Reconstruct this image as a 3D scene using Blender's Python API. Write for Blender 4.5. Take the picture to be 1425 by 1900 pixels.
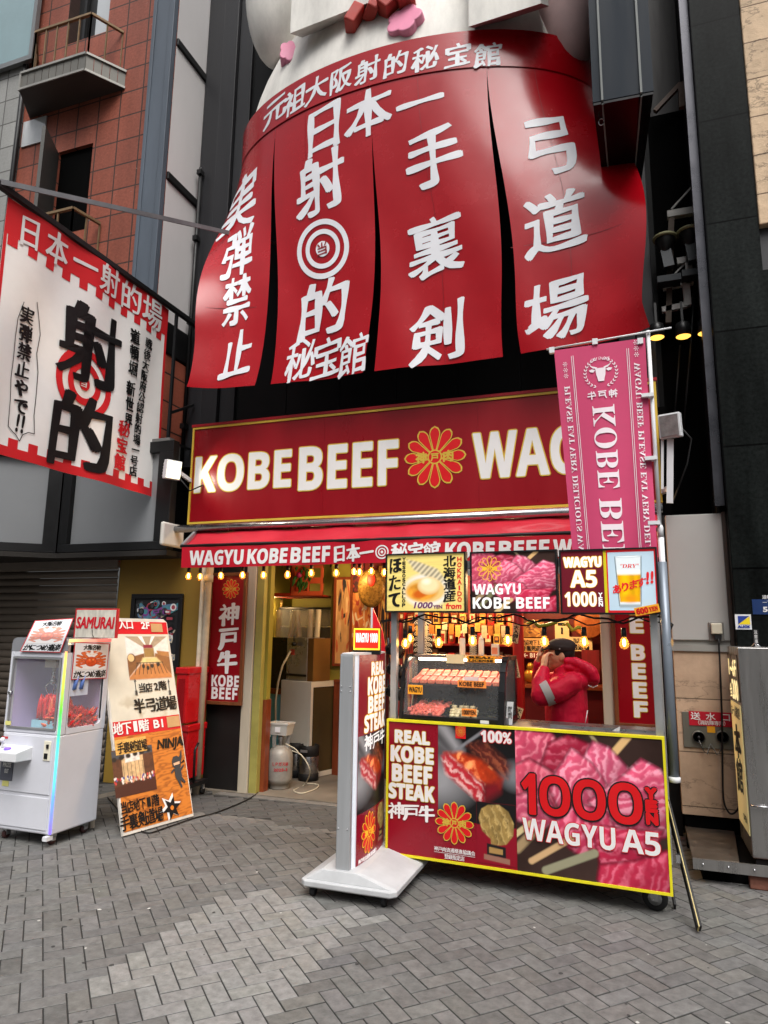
import bpy, math, random
import numpy as np
from mathutils import Matrix, Vector
random.seed(7); rng = np.random.default_rng(7)
for o in list(bpy.data.objects): bpy.data.objects.remove(o)
S = bpy.context.scene; COL = S.collection
# ------------------------------------------------------------------ camera
CH = 1.6                                   # lens height above the paving
FPX, YAW, PIT, ROL = 1264.7, .34196, .17308, .012808
_f = np.array([-math.sin(YAW)*math.cos(PIT), math.cos(YAW)*math.cos(PIT), math.sin(PIT)])
_r = np.array([math.cos(YAW), math.sin(YAW), 0.]); _u = np.cross(_r, _f)
CM = np.array([math.cos(ROL)*_r+math.sin(ROL)*_u, -math.sin(ROL)*_r+math.cos(ROL)*_u, _f])
cam = bpy.data.cameras.new('camera'); co = bpy.data.objects.new('camera', cam); COL.objects.link(co)
cam.sensor_fit = 'HORIZONTAL'; cam.sensor_width = 36; cam.lens = FPX/1425*36; cam.clip_start = .05; cam.clip_end = 400
mw = Matrix.Identity(4)
for i in range(3):
    mw[i][0] = CM[0][i]; mw[i][1] = CM[1][i]; mw[i][2] = -CM[2][i]
mw[2][3] = CH
co.matrix_world = mw; S.camera = co
# ------------------------------------------------------------------ sky, sun, exposure
W = bpy.data.worlds.new('World'); S.world = W; W.use_nodes = True
nt = W.node_tree; bg = nt.nodes['Background']
sky = nt.nodes.new('ShaderNodeTexSky'); sky.sky_type = 'NISHITA'; sky.sun_disc = False
SUN_EL, SUN_AZ = math.radians(58), math.radians(150)
sky.sun_elevation = SUN_EL; sky.sun_rotation = SUN_AZ; sky.dust_density = 4; sky.ozone_density = 1
hs = nt.nodes.new('ShaderNodeHueSaturation'); hs.inputs['Saturation'].default_value = .22
nt.links.new(sky.outputs[0], hs.inputs['Color'])
# the street is a narrow canyon: sky dimmed near the horizon in place of unbuilt houses
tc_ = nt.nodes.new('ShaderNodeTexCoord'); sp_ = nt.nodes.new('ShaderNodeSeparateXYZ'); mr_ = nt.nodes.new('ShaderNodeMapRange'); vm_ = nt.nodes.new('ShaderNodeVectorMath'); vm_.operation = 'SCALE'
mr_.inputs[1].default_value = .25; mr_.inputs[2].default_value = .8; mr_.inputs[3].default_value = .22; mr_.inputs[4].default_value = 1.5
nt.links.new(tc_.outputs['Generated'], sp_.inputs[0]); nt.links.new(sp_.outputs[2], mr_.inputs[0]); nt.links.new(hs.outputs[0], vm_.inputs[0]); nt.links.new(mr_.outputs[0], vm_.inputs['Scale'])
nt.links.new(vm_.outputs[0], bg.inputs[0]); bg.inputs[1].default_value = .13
sl = bpy.data.lights.new('sun', 'SUN'); sl.energy = 1.5; sl.angle = math.radians(38); sl.color = (1, .97, .93)
so = bpy.data.objects.new('sun', sl); COL.objects.link(so)
sd = Vector((math.sin(SUN_AZ)*math.cos(SUN_EL), math.cos(SUN_AZ)*math.cos(SUN_EL), math.sin(SUN_EL)))
so.rotation_euler = sd.to_track_quat('Z', 'Y').to_euler(); so.location = (0, -6, 14)
S.view_settings.view_transform = 'Standard'; S.view_settings.look = 'None'; S.view_settings.exposure = .53; S.view_settings.gamma = 1
S.render.engine = 'CYCLES'
cy = S.cycles; cy.use_denoising = True; cy.max_bounces = 6; cy.diffuse_bounces = 3; cy.glossy_bounces = 3
cy.transparent_max_bounces = 12; cy.transmission_bounces = 6; cy.caustics_reflective = False; cy.caustics_refractive = False
cy.sample_clamp_indirect = 6

# ------------------------------------------------------------------ pixel -> place helpers (photograph 1425 x 1900)
def ray(px, py): return CM.T @ np.array([(px-712.5)/FPX, (950-py)/FPX, 1.])
def az(px, py, z=0.): d = ray(px, py); return Vector(d*((z-CH)/d[2]) + [0, 0, CH])
def ay(px, py, Y): d = ray(px, py); return Vector(d*(Y/d[1]) + [0, 0, CH])
def ax(px, py, X): d = ray(px, py); return Vector(d*(X/d[0]) + [0, 0, CH])
class Fr:
    """a flat frame: x to the right, y into the wall, z up; rz turns it, lean tips its top away"""
    def __init__(s, o, rz=0, lean=0):
        s.o = Vector(o); s.M = Matrix.Translation(s.o) @ Matrix.Rotation(math.radians(rz), 4, 'Z') @ Matrix.Rotation(math.radians(-lean), 4, 'X')
        s.I = s.M.inverted()
    def px(s, x, y):
        o = s.I @ Vector((0, 0, CH)); d = s.I.to_3x3() @ Vector(ray(x, y)); p = o + d*(-o.y/d.y); return p.x, p.z
    def box(s, x0, y0, x1, y1):            # pixel corners -> local x0, z0, x1, z1
        a = s.px(x0, y0); b = s.px(x1, y0); c = s.px(x0, y1); d = s.px(x1, y1)
        return (a[0]+c[0])/2, (c[1]+d[1])/2, (b[0]+d[0])/2, (a[1]+b[1])/2
    def w(s, x, y, z): return s.M @ Vector((x, y, z))
# ------------------------------------------------------------------ colour and materials
def lin(c): return tuple((v/255/12.92 if v/255 <= .04045 else ((v/255+.055)/1.055)**2.4) for v in c)
_M = {}
def N(m, t, **k):
    n = m.node_tree.nodes.new(t)
    for a, b in k.items(): setattr(n, a, b)
    return n
def mat(name, c=(200, 200, 200), rough=.5, metal=0., var=.12, vs=3., bump=0., bs=40., emit=0., coat=0., spec=.3, alpha=1., trans=0., stretch=(1, 1, 1), ec=None):
    if name in _M: return _M[name]
    m = bpy.data.materials.new(name); m.use_nodes = True; _M[name] = m
    b = m.node_tree.nodes['Principled BSDF']; L = m.node_tree.links
    col = lin(c)
    b.inputs['Base Color'].default_value = (*col, 1); b.inputs['Roughness'].default_value = rough; b.inputs['Metallic'].default_value = metal
    b.inputs['Coat Weight'].default_value = coat; b.inputs['Coat Roughness'].default_value = .08; b.inputs['Specular IOR Level'].default_value = spec
    b.inputs['Alpha'].default_value = alpha; b.inputs['Transmission Weight'].default_value = trans
    if var or bump:
        tc = N(m, 'ShaderNodeTexCoord'); mp = N(m, 'ShaderNodeMapping'); mp.inputs['Scale'].default_value = stretch
        L.new(tc.outputs['Object'], mp.inputs[0])
    if var:
        nz = N(m, 'ShaderNodeTexNoise'); nz.inputs['Scale'].default_value = vs; nz.inputs['Detail'].default_value = 8; nz.inputs['Roughness'].default_value = .65
        L.new(mp.outputs[0], nz.inputs['Vector'])
        rp = N(m, 'ShaderNodeMapRange'); rp.inputs[1].default_value = .3; rp.inputs[2].default_value = .7; rp.inputs[3].default_value = 1-var; rp.inputs[4].default_value = 1+var
        L.new(nz.outputs[0], rp.inputs[0])
        mx = N(m, 'ShaderNodeVectorMath', operation='SCALE'); mx.inputs[0].default_value = col
        L.new(rp.outputs[0], mx.inputs['Scale']); L.new(mx.outputs[0], b.inputs['Base Color'])
        r2 = N(m, 'ShaderNodeMapRange'); r2.inputs[1].default_value = .3; r2.inputs[2].default_value = .7; r2.inputs[3].default_value = max(rough-.1, .02); r2.inputs[4].default_value = min(rough+.12, 1)
        L.new(nz.outputs[0], r2.inputs[0]); L.new(r2.outputs[0], b.inputs['Roughness'])
    if bump:
        n2 = N(m, 'ShaderNodeTexNoise'); n2.inputs['Scale'].default_value = bs; n2.inputs['Detail'].default_value = 5
        L.new(mp.outputs[0], n2.inputs['Vector'])
        bp = N(m, 'ShaderNodeBump'); bp.inputs['Strength'].default_value = bump; bp.inputs['Distance'].default_value = .01
        L.new(n2.outputs[0], bp.inputs['Height']); L.new(bp.outputs[0], b.inputs['Normal'])
    if emit:
        b.inputs['Emission Color'].default_value = (*lin(ec or c), 1); b.inputs['Emission Strength'].default_value = emit
    return m
def attr_mat(name, rough=.35, emit=0., coat=.0, bump=0., spec=.5):
    m = bpy.data.materials.new(name); m.use_nodes = True; b = m.node_tree.nodes['Principled BSDF']; L = m.node_tree.links
    a = N(m, 'ShaderNodeAttribute', attribute_name='Col'); L.new(a.outputs['Color'], b.inputs['Base Color'])
    b.inputs['Roughness'].default_value = rough; b.inputs['Coat Weight'].default_value = coat; b.inputs['Coat Roughness'].default_value = .06; b.inputs['Specular IOR Level'].default_value = spec
    if emit: L.new(a.outputs['Color'], b.inputs['Emission Color']); b.inputs['Emission Strength'].default_value = emit
    if bump:
        tc = N(m, 'ShaderNodeTexCoord'); n2 = N(m, 'ShaderNodeTexNoise'); n2.inputs['Scale'].default_value = 90; n2.inputs['Detail'].default_value = 6
        L.new(tc.outputs['Object'], n2.inputs['Vector']); bp = N(m, 'ShaderNodeBump'); bp.inputs['Strength'].default_value = bump; bp.inputs['Distance'].default_value = .004
        L.new(n2.outputs[0], bp.inputs['Height']); L.new(bp.outputs[0], b.inputs['Normal'])
        n3 = N(m, 'ShaderNodeTexNoise'); n3.inputs['Scale'].default_value = 19; n3.inputs['Detail'].default_value = 9; n3.inputs['Roughness'].default_value = .7
        L.new(tc.outputs['Object'], n3.inputs['Vector']); r = N(m, 'ShaderNodeMapRange'); r.inputs[1].default_value = .3; r.inputs[2].default_value = .7; r.inputs[3].default_value = .62; r.inputs[4].default_value = 1.34
        L.new(n3.outputs[0], r.inputs[0]); mx = N(m, 'ShaderNodeVectorMath', operation='SCALE'); L.new(a.outputs['Color'], mx.inputs[0]); L.new(r.outputs[0], mx.inputs['Scale'])
        L.new(mx.outputs[0], b.inputs['Base Color'])
    return m
# ------------------------------------------------------------------ mesh builder
class G:
    def __init__(s, fr=None): s.v = []; s.f = []; s.mi = []; s.sm = []; s.fr = fr; s.n = 0; s.cols = {}
    def add(s, vs, fs, m=0, sm=False, col=None):
        vs = np.asarray(vs, float).reshape(-1, 3); b = s.n; s.v.append(vs); s.n += len(vs)
        for f in fs: s.f.append(tuple(int(i)+b for i in f)); s.mi.append(m); s.sm.append(sm)
        if col is not None: s.cols[b] = col
        return s
    def box(s, x0, x1, y0, y1, z0, z1, m=0):
        v = [(x, y, z) for z in (z0, z1) for y in (y0, y1) for x in (x0, x1)]
        return s.add(v, [(0, 2, 3, 1), (4, 5, 7, 6), (0, 1, 5, 4), (2, 6, 7, 3), (0, 4, 6, 2), (1, 3, 7, 5)], m)
    def bar(s, p, q, w=.02, h=.02, m=0, up=(0, 0, 1)):
        p, q = Vector(p), Vector(q); d = (q-p).normalized(); u = Vector(up)
        if abs(d.dot(u)) > .98: u = Vector((0, 1, 0))
        a = d.cross(u).normalized()*w/2; b = a.cross(d).normalized()*h/2
        v = [p-a-b, p+a-b, p+a+b, p-a+b, q-a-b, q+a-b, q+a+b, q-a+b]
        return s.add(v, [(0, 1, 2, 3), (7, 6, 5, 4), (0, 4, 5, 1), (1, 5, 6, 2), (2, 6, 7, 3), (3, 7, 4, 0)], m)
    def prism(s, poly, a, b, ax='y', m=0):
        n = len(poly); P = {'y': lambda p, t: (p[0], t, p[1]), 'z': lambda p, t: (p[0], p[1], t), 'x': lambda p, t: (t, p[0], p[1])}[ax]
        v = [P(p, a) for p in poly]+[P(p, b) for p in poly]
        return s.add(v, [tuple(range(n)), tuple(range(2*n-1, n-1, -1))]+[(i, i+n, (i+1) % n+n, (i+1) % n) for i in range(n)], m)
    def tube(s, pts, r, n=8, m=0, cap=True):
        pts = [Vector(p) for p in pts]; k = len(pts); rs = r if hasattr(r, '__len__') else [r]*k; v = []; f = []; pa = None
        for i, p in enumerate(pts):
            d = (pts[min(i+1, k-1)]-pts[max(i-1, 0)]).normalized()
            a = pa - d*pa.dot(d) if pa is not None else None
            if a is None or a.length < 1e-4: a = d.cross(Vector((0, 0, 1)) if abs(d.z) < .9 else Vector((1, 0, 0)))
            a.normalize(); pa = a; b = d.cross(a)
            for j in range(n): t = 2*math.pi*j/n; v.append(p+(a*math.cos(t)+b*math.sin(t))*rs[i])
        for i in range(k-1):
            for j in range(n): f.append((i*n+j, i*n+(j+1) % n, (i+1)*n+(j+1) % n, (i+1)*n+j))
        if cap: f += [tuple(range(n-1, -1, -1)), tuple((k-1)*n+j for j in range(n))]
        return s.add(v, f, m, True)
    def lathe(s, prof, c=(0, 0, 0), n=24, m=0, axis='z', sc=(1, 1)):
        v = []; f = []; k = len(prof)
        for r, z in prof:
            for j in range(n):
                t = 2*math.pi*j/n; x, y = r*math.cos(t)*sc[0], r*math.sin(t)*sc[1]
                v.append({'z': (c[0]+x, c[1]+y, c[2]+z), 'y': (c[0]+x, c[1]+z, c[2]+y), 'x': (c[0]+z, c[1]+x, c[2]+y)}[axis])
        for i in range(k-1):
            for j in range(n): f.append((i*n+j, i*n+(j+1) % n, (i+1)*n+(j+1) % n, (i+1)*n+j))
        f += [tuple(range(n-1, -1, -1)), tuple((k-1)*n+j for j in range(n))]
        return s.add(v, f, m, True)
    def ball(s, c, r, m=0, n=16, k=10):
        rx, ry, rz = r if hasattr(r, '__len__') else (r, r, r); v = []; f = []
        for i in range(k+1):
            t = math.pi*i/k
            for j in range(n): p = 2*math.pi*j/n; v.append((c[0]+rx*math.sin(t)*math.cos(p), c[1]+ry*math.sin(t)*math.sin(p), c[2]+rz*math.cos(t)))
        for i in range(k):
            for j in range(n): f.append((i*n+j, (i+1)*n+j, (i+1)*n+(j+1) % n, i*n+(j+1) % n))
        return s.add(v, f, m, True)
    def grid(s, P, m=0, sm=True, col=None):      # P[nv][nu] -> xyz
        P = np.asarray(P, float); nv, nu = P.shape[:2]; I = np.arange(nv*nu).reshape(nv, nu)
        q = np.stack([I[:-1, :-1], I[:-1, 1:], I[1:, 1:], I[1:, :-1]], -1).reshape(-1, 4)
        return s.add(P.reshape(-1, 3), q.tolist(), m, sm, None if col is None else np.asarray(col).reshape(-1, 3))
    def xz(s, poly, y=0., m=0): return s.add([(p[0], y, p[1]) for p in poly], [tuple(range(len(poly)))], m)
    def rect(s, x0, z0, x1, z1, y=0., m=0): return s.xz([(x0, z0), (x1, z0), (x1, z1), (x0, z1)], y, m)
    def build(s, name, mats, parent=None, bevel=0., loc=None, mods=None):
        if parent is not None and not mods and len(s.v) > 1:      # far-apart pieces become parts of their own
            k = len(s.v); st = np.cumsum([0]+[len(v) for v in s.v]); lo = np.array([v.min(0) for v in s.v]); hi = np.array([v.max(0) for v in s.v]); dg = np.linalg.norm(hi-lo, axis=1)
            gap = np.linalg.norm(np.maximum(0, np.maximum(lo[:, None]-hi[None], lo[None]-hi[:, None])), axis=2); J = gap <= .42*np.maximum(dg[:, None], dg[None]); lab = -np.ones(k, int); c = 0
            for i in range(k):
                if lab[i] >= 0: continue
                q = [i]; lab[i] = c
                while q:
                    a = q.pop()
                    for b in np.nonzero(J[a] & (lab < 0))[0]: lab[b] = c; q.append(b)
                c += 1
            if c > 1:
                blk = np.repeat(np.arange(k), [len(v) for v in s.v]); first = None
                for q in range(c):
                    g = G(s.fr); ids = np.nonzero(lab == q)[0]; mp_ = {}
                    for i in ids: mp_[i] = g.n-st[i]; g.add(s.v[i], [], 0, col=s.cols.get(int(st[i])))
                    for f_, m_, sm_ in zip(s.f, s.mi, s.sm):
                        i = blk[f_[0]]
                        if lab[i] == q: g.f.append(tuple(int(x+mp_[i]) for x in f_)); g.mi.append(m_); g.sm.append(sm_)
                    o = g._build(name, mats, parent, bevel, loc, mods); first = first or o
                return first
        return s._build(name, mats, parent, bevel, loc, mods)
    def _build(s, name, mats, parent=None, bevel=0., loc=None, mods=None):
        V = np.concatenate(s.v) if s.v else np.zeros((0, 3))
        if s.fr is not None:
            M = np.array(s.fr.M if isinstance(s.fr, Fr) else s.fr); V = V @ M[:3, :3].T + M[:3, 3]
        root = parent
        while root is not None and root.parent is not None: root = root.parent
        base = Vector((0, 0, 0)) if root is None else root.location
        if root is None and loc is None: loc = Vector(((V[:, 0].min()+V[:, 0].max())/2, (V[:, 1].min()+V[:, 1].max())/2, V[:, 2].min()))
        if root is None: base = Vector(loc)
        V = V - np.array(base)
        me = bpy.data.meshes.new(name); me.from_pydata(V.tolist(), [], s.f)
        for mm in (mats if isinstance(mats, (list, tuple)) else [mats]): me.materials.append(mm)
        me.polygons.foreach_set('material_index', s.mi); me.polygons.foreach_set('use_smooth', s.sm)
        if s.cols:
            at = me.attributes.new('Col', 'FLOAT_COLOR', 'POINT'); A = np.ones((len(V), 4), np.float32)
            for b, c in s.cols.items(): A[b:b+len(c), :3] = c
            at.data.foreach_set('color', A.ravel())
        me.update()
        o = bpy.data.objects.new(name, me); COL.objects.link(o)
        if parent is not None: o.parent = parent
        else: o.location = base
        if bevel:
            bv = o.modifiers.new('bevel', 'BEVEL'); bv.width = bevel; bv.segments = 2; bv.limit_method = 'ANGLE'; bv.angle_limit = .6
        for k, kw in (mods or []):
            md = o.modifiers.new(k.lower(), k)
            for a, b in kw.items(): setattr(md, a, b)
        return o
def cr(pts, k=6):
    P = [Vector(p) for p in pts]; P = [2*P[0]-P[1]]+P+[2*P[-1]-P[-2]]; out = []
    for i in range(1, len(P)-2):
        a, b, c, d = P[i-1:i+3]
        for j in range(k): t = j/k; out.append(.5*((2*b)+(c-a)*t+(2*a-5*b+4*c-d)*t*t+(3*b-a-3*c+d)*t**3))
    return out+[P[-2]]
def tag(o, label, cat, group=None, kind=None):
    o['label'] = label; o['category'] = cat
    if group: o['group'] = group
    if kind: o['kind'] = kind
    return o
def thing(name, loc, label, cat, group=None):
    o = bpy.data.objects.new(name, None); COL.objects.link(o); o.location = loc; o.empty_display_size = .1
    return tag(o, label, cat, group)
def copy_thing(o, delta, label=None):
    def cp(x, par):
        c = x.copy(); COL.objects.link(c)
        if par is not None: c.parent = par
        for ch in x.children: cp(ch, c)
        return c
    c = cp(o, None); c.location = o.location + Vector(delta)
    if label: c['label'] = label
    return c
# ------------------------------------------------------------------ lettering (flat glyph shapes cut from the built-in font)
_T = {}
def glyphs(s, res=3):
    if s in _T: return _T[s]
    c = bpy.data.curves.new('t', 'FONT'); c.body = s; c.size = 1; c.resolution_u = res
    o = bpy.data.objects.new('t', c); COL.objects.link(o); bpy.context.view_layer.update()
    dg = bpy.context.evaluated_depsgraph_get(); me = bpy.data.meshes.new_from_object(o.evaluated_get(dg))
    V = np.array([v.co[:2] for v in me.vertices]); F = [tuple(p.vertices) for p in me.polygons]
    bpy.data.objects.remove(o); bpy.data.curves.remove(c); bpy.data.meshes.remove(me)
    _T[s] = (V, F); return _T[s]
def sansb(s):
    r = ''
    for ch in s:
        if 'A' <= ch <= 'Z': r += chr(0x1D5D4+ord(ch)-65)
        elif 'a' <= ch <= 'z': r += chr(0x1D5EE+ord(ch)-97)
        elif '0' <= ch <= '9': r += chr(0x1D7EC+ord(ch)-48)
        else: r += ch
    return r
def serif(s, bold=True):
    r = ''
    for ch in s:
        if 'A' <= ch <= 'Z': r += chr(0x1D400+ord(ch)-65)
        elif 'a' <= ch <= 'z': r += chr(0x1D41A+ord(ch)-97)
        else: r += ch
    return r
EPS = 4e-5
def put(g, V, F, y, m, bold=0., pen=(1, 1), warp=None, mir=None):
    """lay glyph shapes V (x, z) on the local plane y; bold (metres) thickens with a pen-shaped stroke"""
    sh = [(0, 0)]
    if bold:
        k = 10 if pen[1] > .7 else 8
        sh = [(bold*pen[0]*math.cos(2*math.pi*i/k+.3), bold*pen[1]*math.sin(2*math.pi*i/k+.3)) for i in range(k)]+[(0, 0)]
    for i, (dx, dz) in enumerate(sh):
        P = V+[dx, dz] if pen[1] > .75 else V+np.array([dx, dz])*(.35+.95*(.5+.5*np.sin(V[:, :1]*4.1/(abs(bold)*22)+V[:, 1:]*2.3/(abs(bold)*22)+i*.0)))
        if mir is not None: P = np.stack([2*mir-P[:, 0], P[:, 1]], -1)
        yy = y-EPS*i
        if warp is not None: g.add([warp(p[0], p[1], yy) for p in P], F, m)
        else: g.add(np.stack([P[:, 0], np.full(len(P), yy), P[:, 1]], -1), F, m)
def latin(g, s, x0, z0, x1, z1, y, m, bold=0., out=None, om=0, slant=0., cap=True, rot=0., mir=None, warp=None, pen=(1, 1), quad=None):
    V, F = glyphs(s); V = V.copy(); V[:, 0] += slant*V[:, 1]
    lo, hi = V.min(0), V.max(0); U = (V-lo)/(hi-lo+1e-9)
    P = np.stack([x0+U[:, 0]*(x1-x0), z0+U[:, 1]*(z1-z0)], -1)
    if quad is not None:                   # corners bl, br, tr, tl
        a, b, c, d = [np.array(q) for q in quad]; u, v = U[:, :1], U[:, 1:]
        P = a*(1-u)*(1-v)+b*u*(1-v)+c*u*v+d*(1-u)*v
    if rot:
        c0 = np.array([(x0+x1)/2, (z0+z1)/2]); cs, sn = math.cos(rot), math.sin(rot); P = (P-c0) @ np.array([[cs, sn], [-sn, cs]])+c0
    if out: put(g, P, F, y, om, bold+out, (1, 1), warp, mir); y -= 6e-4
    put(g, P, F, y, m, bold, pen, warp, mir)
def kanji(g, s, x0, z0, x1, z1, y, m, bold=.03, vert=False, out=None, om=0, mir=None, warp=None, shear=.10, fit=1.04, pen=(1.35, .6)):
    """characters of s, one square cell after the other, in the box"""
    n = len(s); W_, H_ = x1-x0, z1-z0
    for i, ch in enumerate(s):
        if ch == ' ' : continue
        if vert: cx0, cx1, cz1 = x0, x1, z1-H_*i/n; cz0 = cz1-H_/n
        else: cx0, cz0, cz1 = x0+W_*i/n, z0, z1; cx1 = cx0+W_/n
        V, F = glyphs(ch)
        U = V.copy(); U[:, 0] -= .5; U[:, 1] -= .38
        U[:, 1] += shear*U[:, 0]
        sx, sz = (cx1-cx0)*fit, (cz1-cz0)*fit
        P = np.stack([(cx0+cx1)/2+U[:, 0]*sx, (cz0+cz1)/2+U[:, 1]*sz], -1)
        b = bold*min(sx, sz)
        if out: put(g, P, F, y, om, b+out, (1, 1), warp, mir)
        put(g, P, F, y-(6e-4 if out else 0), m, b, pen, warp, mir)
def ring(g, cx, cz, r0, r1, y, m, n=40, sx=1., warp=None):
    v = []
    for i in range(n):
        t = 2*math.pi*i/n
        for r in (r0, r1): v.append((cx+r*sx*math.cos(t), y, cz+r*math.sin(t)))
    if warp is not None: v = [warp(p[0], p[2], p[1]) for p in v]
    g.add(v, [(2*i, 2*i+1, (2*i+3) % (2*n), (2*i+2) % (2*n)) for i in range(n)], m)
def disc(g, cx, cz, r, y, m, n=40, sx=1., warp=None):
    v = [(cx+r*sx*math.cos(2*math.pi*i/n), y, cz+r*math.sin(2*math.pi*i/n)) for i in range(n)]
    if warp is not None: v = [warp(p[0], p[2], p[1]) for p in v]
    g.add(v, [tuple(range(n))], m)
def crest(g, cx, cz, r, y, mr, my, sx=1., n=12, text=True, line=.05, hollow=False):
    """twelve-petalled flower crest with the characters across its middle"""
    def petal(a, k, ro):
        p = []
        for t in np.linspace(0, 1, 15):
            rr = .16+t*(ro-.16); w = .045+.135*(rr-.16)/.56 if rr < .72 else .18*math.sqrt(max(0, 1-((rr-.72)/(ro-.72))**2))
            p.append((rr, w))
        q = [(a_, -b_) for a_, b_ in p[::-1]]
        pts = p+q; L_ = []
        for rr, w in pts:
            c, s_ = math.cos(a), math.sin(a); ww = (abs(w)+k)*(1 if w > 0 else -1) if abs(w) > 1e-6 else 0.
            L_.append((cx+sx*r*(rr*c-ww*s_), cz+r*(rr*s_+ww*c)))
        return L_
    for i in range(n):
        a = 2*math.pi*(i+.5)/n+math.pi/2-math.pi/n
        if hollow:
            o_, i_ = petal(a, 0, 1.0), petal(a, -line*.7, 1-line); q_ = len(o_); g.add([(p[0], y-i*EPS, p[1]) for p in o_+i_], [(j, (j+1) % q_, (j+1) % q_+q_, j+q_) for j in range(q_)], my); continue
        g.xz(petal(a, 0, 1.0), y-i*EPS, my); g.xz(petal(a, -line*.62, 1-line), y-8e-4-i*EPS, mr)
    if not hollow: disc(g, cx, cz, r*.19, y-.0016, mr, sx=sx)
    ring(g, cx, cz, r*.19, r*.235, y-.0018, my, sx=sx)
    if text:
        w = r*.36
        for k, ch in zip((-1, 0, 1), '神戸肉'):
            ww = w*(.72 if k == 0 else 1)
            kanji(g, ch, cx+sx*(k*r*.43-ww/2), cz-ww/2, cx+sx*(k*r*.43+ww/2), cz+ww/2, y-.0024, my, bold=.045, shear=0, pen=(1, 1))
# ------------------------------------------------------------------ printed pictures: colours worked out per vertex
def fbm(nx, ny, f=4, o=5, asp=(1, 1), seed=0):
    r = np.random.default_rng(seed+1000); out = np.zeros((ny, nx)); a = 1.; tot = 0
    for k in range(o):
        gx, gy = int(f*asp[0]*2**k)+2, int(f*asp[1]*2**k)+2; T = r.random((gy, gx))
        X = np.linspace(0, gx-1.001, nx); Y = np.linspace(0, gy-1.001, ny); xi, yi = X.astype(int), Y.astype(int)
        fx, fy = X-xi, Y-yi; fx = fx*fx*(3-2*fx); fy = fy*fy*(3-2*fy); fx = fx[None]; fy = fy[:, None]
        A = T[np.ix_(yi, xi)]; B = T[np.ix_(yi, xi+1)]; C = T[np.ix_(yi+1, xi)]; D = T[np.ix_(yi+1, xi+1)]
        out += a*(A*(1-fx)*(1-fy)+B*fx*(1-fy)+C*(1-fx)*fy+D*fx*fy); tot += a; a *= .55
    return out/tot
class Pic:
    def __init__(s, nx, ny, c=(0, 0, 0)):
        s.nx, s.ny = nx, ny; s.U, s.V = np.meshgrid(np.linspace(0, 1, nx), np.linspace(1, 0, ny)); s.I = np.ones((ny, nx, 3))*np.array(lin(c))
        s.asp = nx/ny
    def mix(s, M, c):
        c = np.array(lin(c)) if not isinstance(c, np.ndarray) else c; s.I = s.I*(1-M[..., None])+c*M[..., None]
    def poly(s, pts, c, soft=.006, tex=None):
        P = np.array(pts, float); d = np.full(s.U.shape, 9.); ins = np.zeros(s.U.shape, bool); n = len(P)
        for i in range(n):
            a, b = P[i], P[(i+1) % n]; e = b-a; wx, wy = s.U-a[0], s.V-a[1]; t = np.clip((wx*e[0]+wy*e[1])/(e@e+1e-12), 0, 1)
            d = np.minimum(d, np.hypot(wx-t*e[0], wy-t*e[1])); cr = ((a[1] > s.V) != (b[1] > s.V)) & (s.U < (b[0]-a[0])*(s.V-a[1])/(b[1]-a[1]+1e-12)+a[0]); ins ^= cr
        sd = np.where(ins, d, -d); M = np.clip(sd/soft*.5+.5, 0, 1)
        s.mix(M, c if tex is None else tex); return M, sd
    def ell(s, x, y, rx, ry, c, soft=.08, rot=0., tex=None):
        dx, dy = s.U-x, s.V-y; cs, sn = math.cos(rot), math.sin(rot); q = np.hypot((dx*cs+dy*sn)/rx, (-dx*sn+dy*cs)/ry)
        M = np.clip((1-q)/soft+.5, 0, 1); s.mix(M, c if tex is None else tex); return M
    def line(s, pts, w, c, soft=.004):
        d = np.full(s.U.shape, 9.)
        for a, b in zip(pts[:-1], pts[1:]):
            a, b = np.array(a), np.array(b); e = b-a; wx, wy = s.U-a[0], s.V-a[1]; t = np.clip((wx*e[0]+wy*e[1])/(e@e+1e-12), 0, 1); d = np.minimum(d, np.hypot(wx-t*e[0], wy-t*e[1]))
        s.mix(np.clip((w-d)/soft+.5, 0, 1), c)
    def lay(s, g, x0, z0, x1, z1, y, m=0, warp=None, quad=None):
        X = x0+s.U*(x1-x0); Z = z0+s.V*(z1-z0)
        if quad is not None:
            a, b, c, d = [np.array(q) for q in quad]; u, v = s.U[..., None], s.V[..., None]; P = a*(1-u)*(1-v)+b*u*(1-v)+c*u*v+d*(1-u)*v; X, Z = P[..., 0], P[..., 1]
        P = np.stack([X, np.full(X.shape, y), Z], -1)
        if warp is not None: P = np.array([[warp(p[0], p[2], p[1]) for p in r] for r in P])
        g.grid(P[::-1], m, False, s.I[::-1])
def marble(nx, ny, base, fat, seed, ang=.9, f=7):
    """fatty streaks running one way through red meat"""
    U, V = np.meshgrid(np.linspace(0, 1, nx), np.linspace(0, 1, ny)); a = fbm(nx, ny, 5, 4, seed=seed); n = fbm(nx, ny, 14, 4, seed=seed+5)
    t = (U*math.cos(ang)+V*math.sin(ang))*f*15+a*15+n*8; k = np.clip(np.sin(t)*.5+.5, 0, 1)**2*np.clip(n*2.2-.45, 0, 1)
    k = np.clip(k*1.5-.05+.15*(a-.4), 0, 1)[..., None]*.62
    return np.array(lin(base))*(1-k)*(.68+.5*n[..., None])+np.array(lin(fat))*k*(.85+.3*n[..., None])
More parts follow.
